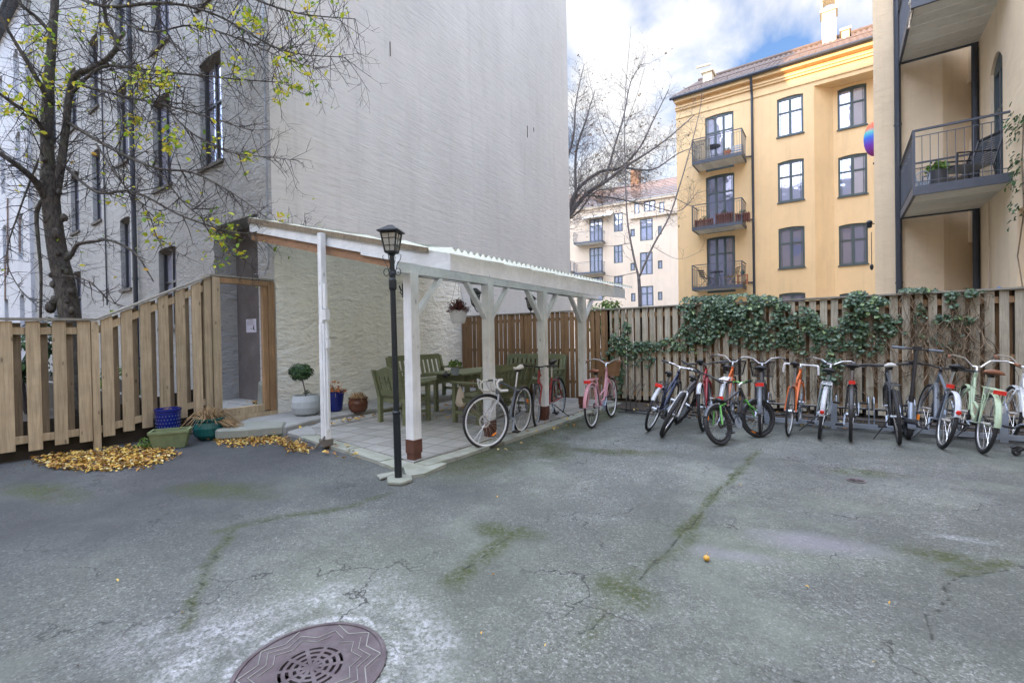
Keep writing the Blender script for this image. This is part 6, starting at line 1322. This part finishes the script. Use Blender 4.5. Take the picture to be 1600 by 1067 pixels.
# ------------------------------------------------------------------ trees
def limb(b, pts, r0, r1, n=8, r=None):
    """smooth tapered tube through points (Catmull-Rom)"""
    P = [V(p) for p in pts]; out = []
    for i in range(len(P)-1):
        p0 = P[max(i-1, 0)]; p1 = P[i]; p2 = P[i+1]; p3 = P[min(i+2, len(P)-1)]
        for k in range(5):
            t_ = k/5; out.append(.5*((2*p1)+(p2-p0)*t_+(2*p0-5*p1+4*p2-p3)*t_*t_+(3*p1-p0-3*p2+p3)*t_**3))
    out.append(P[-1]); N = len(out)
    b.tube(out, [r0+(r1-r0)*(i/(N-1))**.85 for i in range(N)], n, r=r); return out
class Tree:
    def __init__(s, R_, leafb=None, lp=0, ls=.08, droop=0.0, up=.15, kink=.35): s.b = MB(); s.lb = leafb; s.lp = lp; s.ls = ls; s.R = R_; s.up = up; s.kink = kink; s.cnt = 0
    def grow(s, p, d, L, r, lev, sides=4):
        R_ = s.R; n = 5 if L > .5 else 3; pts = [V(p)]; d = V(d).normalized(); q = V(p); ds = []
        for i in range(n):
            d = (d+V((R_.gauss(0, 1), R_.gauss(0, 1), R_.gauss(0, 1)))*s.kink*.5+V((0, 0, s.up*.25))).normalized(); q = q+d*(L/n); pts.append(q.copy()); ds.append(d.copy())
        s.b.tube(pts, [r*(1-.75*i/n)+.0012 for i in range(n+1)], sides if lev > 1 else 3, cap=False); s.cnt += 1
        if lev > 0:
            m = max(2, int(L/(.17 if lev > 1 else .13)))
            for k in range(m):
                i = R_.randrange(0, n) if k else n-1; t_ = R_.random(); c = pts[i].lerp(pts[i+1], t_); ax_ = ds[i].orthogonal(); ax_.rotate(Matrix.Rotation(R_.uniform(0, 2*PI), 3, ds[i])); dd = (ds[i]*R_.uniform(.5, 1.1)+ax_*R_.uniform(.5, 1.)).normalized()
                s.grow(c, dd, L*R_.uniform(.35, .7), r*.55*(1-.5*(i/n)), lev-1, 3)
        elif s.lb is not None:
            pr = s.lp(pts[-1]) if callable(s.lp) else s.lp
            for c in pts[1:]:
                if R_.random() < pr: s.lb.leaf(c+V((R_.gauss(0, .03), R_.gauss(0, .03), -.03)), s.ls*R_.uniform(.5, 1.25), (R_.gauss(0, .6), R_.gauss(0, .6)-.4, R_.uniform(.2, 1)), min(1, max(0, R_.gauss(.42, .22))))
    def along(s, pts, every, L0, L1, r, lev, start=.15, side=None):
        R_ = s.R; N = len(pts); tot = sum((pts[i+1]-pts[i]).length for i in range(N-1)); m = int(tot/every)
        for k in range(m):
            u_ = start+(1-start)*(k+R_.random())/m; i = min(N-2, int(u_*(N-1))); d = (pts[i+1]-pts[i]).normalized(); ax_ = d.orthogonal(); ax_.rotate(Matrix.Rotation(R_.uniform(0, 2*PI), 3, d))
            s.grow(pts[i].lerp(pts[i+1], R_.random()), (d*R_.uniform(.4, 1.1)+ax_), R_.uniform(L0, L1)*(1.1-.5*u_), r*(1.15-.7*u_), lev)
# big courtyard tree left
R1 = random.Random(5)
cl = [(85, 130, 38), (45, 148, 28), (225, 130, 30), (262, 128, 22), (205, 212, 30), (265, 213, 26), (325, 222, 20), (228, 372, 24), (255, 375, 16), (345, 372, 32), (335, 395, 24), (390, 25, 26), (485, 22, 30), (505, 42, 26), (455, 152, 28), (445, 95, 25), (465, 130, 30), (180, 318, 18), (130, 30, 26), (440, 345, 20), (490, 300, 12), (390, 250, 18), (60, 60, 30), (20, 160, 25), (370, 110, 25), (310, 40, 20), (540, 15, 22), (235, 345, 20), (380, 395, 18)]
def proj(p):
    q = V(p)-CAM; w = q.dot(cf); return (800+F*q.dot(cr)/w, 533.5-F*q.dot(cu)/w) if w > .1 else (-999, -999)
def lp1(p):
    x, y = proj(p); v_ = .012
    for (cx, cy, r_) in cl:
        d = math.hypot(x-cx, y-cy)/r_
        if d < 1.3: v_ = max(v_, .50*(1.3-d))
    return v_
lb1 = MB(); T1 = Tree(R1, lb1, lp1, .088, up=.08, kink=.27)
tt_ = thing('lime_tree', tuple(G(108, 640).xy)+(0,), 'gnarled courtyard tree with bare dark twigs and a few yellow green leaves on the left', 'tree')
DT = 9.0
base = AT(110, 500, DT); tt_.location = (base.x, base.y, 0); tt_['_org'] = (base.x, base.y, 0)
tb = MB()
def PT(l): return [AT(x, y, d) for (x, y, d) in l]
tr = PT([(100, 440, 9.0), (93, 410, 9), (86, 370, 9), (80, 320, 9), (76, 270, 9), (73, 200, 9.05), (77, 120, 9.1), (83, 40, 9.1), (88, -60, 9.2), (80, -200, 9.2)])
trunk = limb(tb, [V((base.x+.05, base.y, 0)), base+V((0, 0, -.4)), base]+tr[:5], .19, .13, 14)
# knobs on the trunk
for (x, y, s_) in ((88, 365, .10), (107, 400, .07), (78, 480, .1), (85, 470, .09), (110, 455, .06), (112, 435, .05), (84, 445, .07), (105, 470, .05), (100, 340, .07), (92, 300, .06), (72, 345, .06), (98, 420, .05), (104, 425, .05), (90, 395, .06), (80, 430, .05), (112, 485, .06), (96, 468, .04), (70, 250, .05), (82, 225, .04)): tb.ico(AT(x, y, 8.88), s_, (1, .8, 1.1), 10, .18)
b_up = limb(tb, tr[3:], .13, .04, 10)
tb.build('trunk', M['bark'], tt_, smooth=True)
lm = MB()
limbs = []
def LB(l, r0, r1, dens=.32, L=(.35, 1.0), lev=2, rt=.011):
    dens *= .28; L = (L[0], L[1]*1.3); rt *= .8
    pts = limb(lm, PT(l), r0, r1, 7); limbs.append(pts); T1.along(pts, dens, *L, rt, lev, .12); return pts
LB([(80, 330, 9), (60, 290, 8.8), (35, 265, 8.5), (0, 240, 8.2), (-60, 200, 8)], .075, .03); LB([(76, 300, 9), (58, 330, 8.9), (60, 380, 8.8), (64, 430, 8.8), (63, 500, 8.8)], .04, .02, .6)
LB([(85, 320, 9), (95, 260, 9), (103, 200, 9), (108, 150, 9), (118, 118, 8.9), (150, 105, 8.8), (178, 82, 8.7), (182, 62, 8.7), (167, 38, 8.7), (163, 0, 8.7), (165, -80, 8.7)], .075, .025, .3)
LB([(103, 405, 8.9), (112, 398, 8.8), (122, 382, 8.7), (150, 377, 8.6), (168, 375, 8.5), (195, 385, 8.3), (215, 400, 8.2), (240, 440, 8.0)], .045, .010, .35, (.2, .5), 2, .006)
LB([(75, 215, 9), (50, 180, 8.6), (25, 165, 8.3), (-10, 140, 8)], .045, .02); LB([(78, 160, 9.05), (50, 110, 8.7), (20, 60, 8.5), (-10, 10, 8.3)], .05, .02); LB([(85, 60, 9.1), (60, 30, 9), (30, 5, 8.8), (0, -40, 8.7)], .04, .02)
# long thin limbs reaching right
LB([(108, 150, 9), (160, 105, 8.6), (230, 110, 8.2), (310, 118, 7.9), (380, 125, 7.7), (450, 130, 7.5)], .035, .006, .30, (.3, .8))
LB([(112, 130, 8.9), (190, 150, 8.5), (260, 165, 8.2), (330, 185, 8), (395, 205, 7.8)], .03, .005, .30, (.3, .8))
LB([(104, 190, 9), (170, 230, 8.5), (240, 262, 8.2), (300, 270, 8), (360, 300, 7.8), (430, 350, 7.6)], .035, .005, .30, (.3, .8))
LB([(96, 255, 9), (150, 300, 8.6), (210, 300, 8.3), (290, 340, 8), (380, 365, 7.7), (430, 352, 7.5), (490, 355, 7.4)], .03, .004, .32, (.25, .6))
LB([(90, -20, 9.1), (160, 10, 8.6), (260, 5, 8.2), (340, 25, 7.9), (420, 70, 7.6), (470, 85, 7.4), (540, 90, 7.3)], .035, .005, .28, (.3, .8))
LB([(88, -90, 9.2), (200, -60, 8.4), (320, -40, 7.9), (400, 0, 7.6), (470, 22, 7.4), (555, 30, 7.2)], .04, .005, .28, (.3, .75))
LB([(163, 20, 8.7), (230, 50, 8.3), (300, 40, 8), (370, 60, 7.8), (440, 90, 7.6), (500, 110, 7.5)], .02, .004, .30, (.3, .7))
LB([(182, 70, 8.7), (230, 130, 8.4), (290, 200, 8.1), (350, 235, 7.9), (410, 245, 7.8), (460, 250, 7.7)], .02, .004, .32, (.25, .6))
LB([(150, 225, 8.5), (190, 285, 8.3), (230, 330, 8.1), (250, 380, 8), (290, 400, 7.9)], .018, .004, .35, (.2, .5)); LB([(250, 270, 8.2), (290, 320, 8), (330, 350, 7.8), (360, 385, 7.7), (400, 420, 7.6)], .014, .004, .3, (.2, .5))
LB([(98, 430, 8.8), (140, 440, 8.6), (170, 470, 8.4), (200, 480, 8.3)], .014, .004, .4, (.2, .5)); LB([(60, 250, 8.8), (30, 330, 8.6), (10, 400, 8.4), (30, 450, 8.3), (60, 480, 8.2)], .018, .004, .3, (.2, .5))
T1.along(trunk[len(trunk)*2//3:], .1, .3, .9, .008, 2, 0); T1.along(b_up, .12, .5, 1.2, .012, 2, 0)
lm.build('limbs', M['bark'], tt_, smooth=True); T1.b.build('twigs', M['bark_thin'], tt_); lb1.build('foliage', M['leaf_aut'], tt_)
print('tree1', T1.cnt, len(lb1.f))
# tall bare tree beyond the gable
R2 = random.Random(9); T2 = Tree(R2, up=.3, kink=.28); lb2 = MB(); T2.lb = lb2; T2.lp = .03; T2.ls = .10
D2 = 21
base = AT(846, 520, D2); tt_ = thing('bare_tree', (base.x, base.y, 0), 'large leafless tree spreading its grey twigs against the sky beside the gable wall', 'tree')
b = MB(); limb(b, [(base.x, base.y, 0), AT(848, 450, D2), AT(855, 400, D2)], .3, .24, 10); b.build('trunk', M['bark_pale'], tt_, smooth=True)
lm = MB()
def LB2(l, r0, r1, dens, L, lev=2, rt=.02, up=None):
    pts = limb(lm, PT(l), r0, r1, 6); T2.along(pts, dens*.30, L[0]*.9, L[1]*1.1, rt*.6, lev, .05); return pts
LB2([(855, 400, 21), (885, 345, 21), (915, 305, 21), (945, 285, 20.8), (975, 262, 20.6), (1010, 240, 20.4), (1045, 215, 20.2), (1085, 180, 20)], .12, .018, .40, (.8, 2.0))
LB2([(885, 345, 21), (900, 300, 21), (935, 270, 21), (970, 262, 21), (1000, 230, 21), (1020, 190, 21), (1045, 140, 21)], .10, .02, .42, (.7, 1.8)); LB2([(900, 310, 21), (900, 240, 21.5), (915, 190, 21.5), (930, 140, 21.5)], .08, .015, .42, (.7, 1.8))
LB2([(860, 380, 21), (875, 280, 22), (895, 220, 22), (900, 160, 22), (913, 100, 22)], .1, .015, .45, (.7, 1.7)); LB2([(945, 285, 20.8), (960, 230, 20.8), (975, 180, 20.8), (985, 130, 20.8), (1002, 100, 20.8)], .06, .012, .40, (.6, 1.5))
LB2([(915, 305, 21), (960, 310, 20.5), (1010, 320, 20), (1060, 330, 19.8), (1090, 300, 19.6)], .05, .01, .5, (.6, 1.5)); LB2([(975, 262, 20.6), (1020, 265, 20.2), (1060, 240, 20), (1100, 225, 19.8)], .05, .01, .5, (.5, 1.3))
LB2([(885, 345, 21), (905, 330, 20.5), (930, 300, 20), (960, 295, 20), (1000, 290, 20)], .05, .01, .5, (.5, 1.3))
lm.build('limbs', M['bark_pale'], tt_, smooth=True); T2.b.build('twigs', M['bark_pale'], tt_); lb2.build('foliage', M['straw'], tt_); print('tree2', T2.cnt)
R3 = random.Random(3); T3 = Tree(R3, up=.4, kink=.3); D3 = 14.5
base = AT(1000, 520, D3); tt_ = thing('young_tree', (base.x, base.y, 0), 'slender young leafless tree with forked stem behind the fence', 'tree')
b = MB(); limb(b, [(base.x, base.y, 0), AT(1000, 480, D3), AT(998, 432, D3)], .065, .05, 8); b.build('trunk', M['bark_pale'], tt_, smooth=True)
lm = MB()
for l, r0, r1 in (([(998, 434, 14.5), (990, 400, 14.5), (981, 350, 14.5), (978, 300, 14.5), (976, 230, 14.5), (977, 150, 14.5), (985, 55, 14.5)], .042, .006), ([(998, 434, 14.5), (1020, 385, 14.3), (1045, 340, 14.2), (1062, 290, 14.1), (1078, 235, 14), (1094, 170, 14), (1096, 145, 14)], .038, .006), ([(985, 380, 14.5), (950, 385, 14.3), (900, 382, 14)], .012, .004), ([(998, 425, 14.5), (960, 432, 14.3), (940, 428, 14.2)], .012, .004), ([(978, 260, 14.5), (940, 200, 14.5), (915, 95, 14.5)], .014, .004), ([(1055, 310, 14.1), (1100, 330, 14), (1130, 320, 13.9)], .010, .003), ([(1020, 385, 14.3), (1060, 405, 14.2), (1100, 390, 14)], .010, .003), ([(976, 200, 14.5), (995, 150, 14.5), (1008, 105, 14.5)], .012, .004)):
    pts = limb(lm, PT(l), r0, r1, 6); T3.along(pts, .5, .25, .8, .006, 1, .1)
lm.build('limbs', M['bark_pale'], tt_, smooth=True); T3.b.build('twigs', M['bark_pale'], tt_)
# ------------------------------------------------------------------ world, light, camera
w = bpy.data.worlds.new('World'); sc.world = w; w.use_nodes = True; nt = w.node_tree; N = nt.nodes; L = nt.links.new
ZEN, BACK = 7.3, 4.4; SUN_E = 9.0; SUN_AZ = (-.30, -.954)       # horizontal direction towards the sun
sky = N.new('ShaderNodeTexSky'); sky.sky_type = 'NISHITA'; sky.sun_disc = False; sky.sun_elevation = math.radians(22); sky.sun_rotation = math.atan2(SUN_AZ[0], SUN_AZ[1]); sky.air_density = 1.2; sky.dust_density = .6; sky.ozone_density = 2.0
tc = N.new('ShaderNodeTexCoord'); mp = N.new('ShaderNodeMapping'); mp.inputs['Scale'].default_value = (1, 1, 1.35); mp.inputs['Location'].default_value = (.3, .1, .2); L(tc.outputs['Generated'], mp.inputs[0])
n1 = N.new('ShaderNodeTexNoise'); n1.inputs['Scale'].default_value = 2.6; n1.inputs['Detail'].default_value = 9; n1.inputs['Roughness'].default_value = .52; n1.inputs['Distortion'].default_value = .25; L(mp.outputs[0], n1.inputs['Vector'])
r1 = N.new('ShaderNodeValToRGB'); r1.color_ramp.elements[0].position = .45; r1.color_ramp.elements[1].position = .56; L(n1.outputs['Fac'], r1.inputs[0])
n2 = N.new('ShaderNodeTexNoise'); n2.inputs['Scale'].default_value = 5; n2.inputs['Detail'].default_value = 6; L(mp.outputs[0], n2.inputs['Vector'])
r2 = N.new('ShaderNodeValToRGB'); r2.color_ramp.elements[0].position = .3; r2.color_ramp.elements[1].position = .6; r2.color_ramp.elements[0].color = (4.2, 4.4, 4.9, 1); r2.color_ramp.elements[1].color = (6.1, 6.1, 6.2, 1); L(n2.outputs['Fac'], r2.inputs[0])
sk2 = N.new('ShaderNodeMix'); sk2.data_type = 'RGBA'; sk2.blend_type = 'MULTIPLY'; sk2.inputs[0].default_value = 1; L(sky.outputs[0], sk2.inputs[6]); sk2.inputs[7].default_value = (.85, .95, 1.15, 1)
mx = N.new('ShaderNodeMix'); mx.data_type = 'RGBA'; L(r1.outputs[0], mx.inputs[0]); L(sk2.outputs[2], mx.inputs[6]); L(r2.outputs[0], mx.inputs[7])
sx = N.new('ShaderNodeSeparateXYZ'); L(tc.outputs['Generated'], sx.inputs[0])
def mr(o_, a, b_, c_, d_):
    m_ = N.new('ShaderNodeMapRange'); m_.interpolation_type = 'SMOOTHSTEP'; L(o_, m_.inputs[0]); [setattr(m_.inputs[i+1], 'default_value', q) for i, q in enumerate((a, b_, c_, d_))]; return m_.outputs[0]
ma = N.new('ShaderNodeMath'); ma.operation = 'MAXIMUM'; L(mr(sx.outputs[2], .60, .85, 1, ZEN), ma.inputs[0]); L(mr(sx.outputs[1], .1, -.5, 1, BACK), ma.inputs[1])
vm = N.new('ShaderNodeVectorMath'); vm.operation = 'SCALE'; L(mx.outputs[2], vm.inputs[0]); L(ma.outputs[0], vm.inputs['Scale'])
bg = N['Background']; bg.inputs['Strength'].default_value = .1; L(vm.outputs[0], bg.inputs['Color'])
sl_ = bpy.data.lights.new('sun', 'SUN'); sl_.energy = 5.0; sl_.angle = math.radians(.5); sl_.color = (1, .66, .34); so = bpy.data.objects.new('sun', sl_); COL.objects.link(so)
d = V((SUN_AZ[0]*math.cos(math.radians(SUN_E)), SUN_AZ[1]*math.cos(math.radians(SUN_E)), math.sin(math.radians(SUN_E)))); so.rotation_euler = d.to_track_quat('Z', 'Y').to_euler(); so.location = (0, -30, 30)
cd_ = bpy.data.cameras.new('camera'); cam = bpy.data.objects.new('camera', cd_); COL.objects.link(cam); sc.camera = cam
cd_.sensor_width = 36; cd_.lens = 36*F/1600; cd_.clip_start = .05; cd_.clip_end = 2000
R_ = Matrix((cr, cu, -cf)).transposed().to_4x4(); cam.matrix_world = Matrix.Translation(CAM) @ R_
vs_ = sc.view_settings; vs_.view_transform = 'Standard'; vs_.look = 'None'; vs_.exposure = 1.0; vs_.gamma = 1
sc.cycles.max_bounces = 8
for o in sc.objects:
    if '_org' in o: del o['_org']
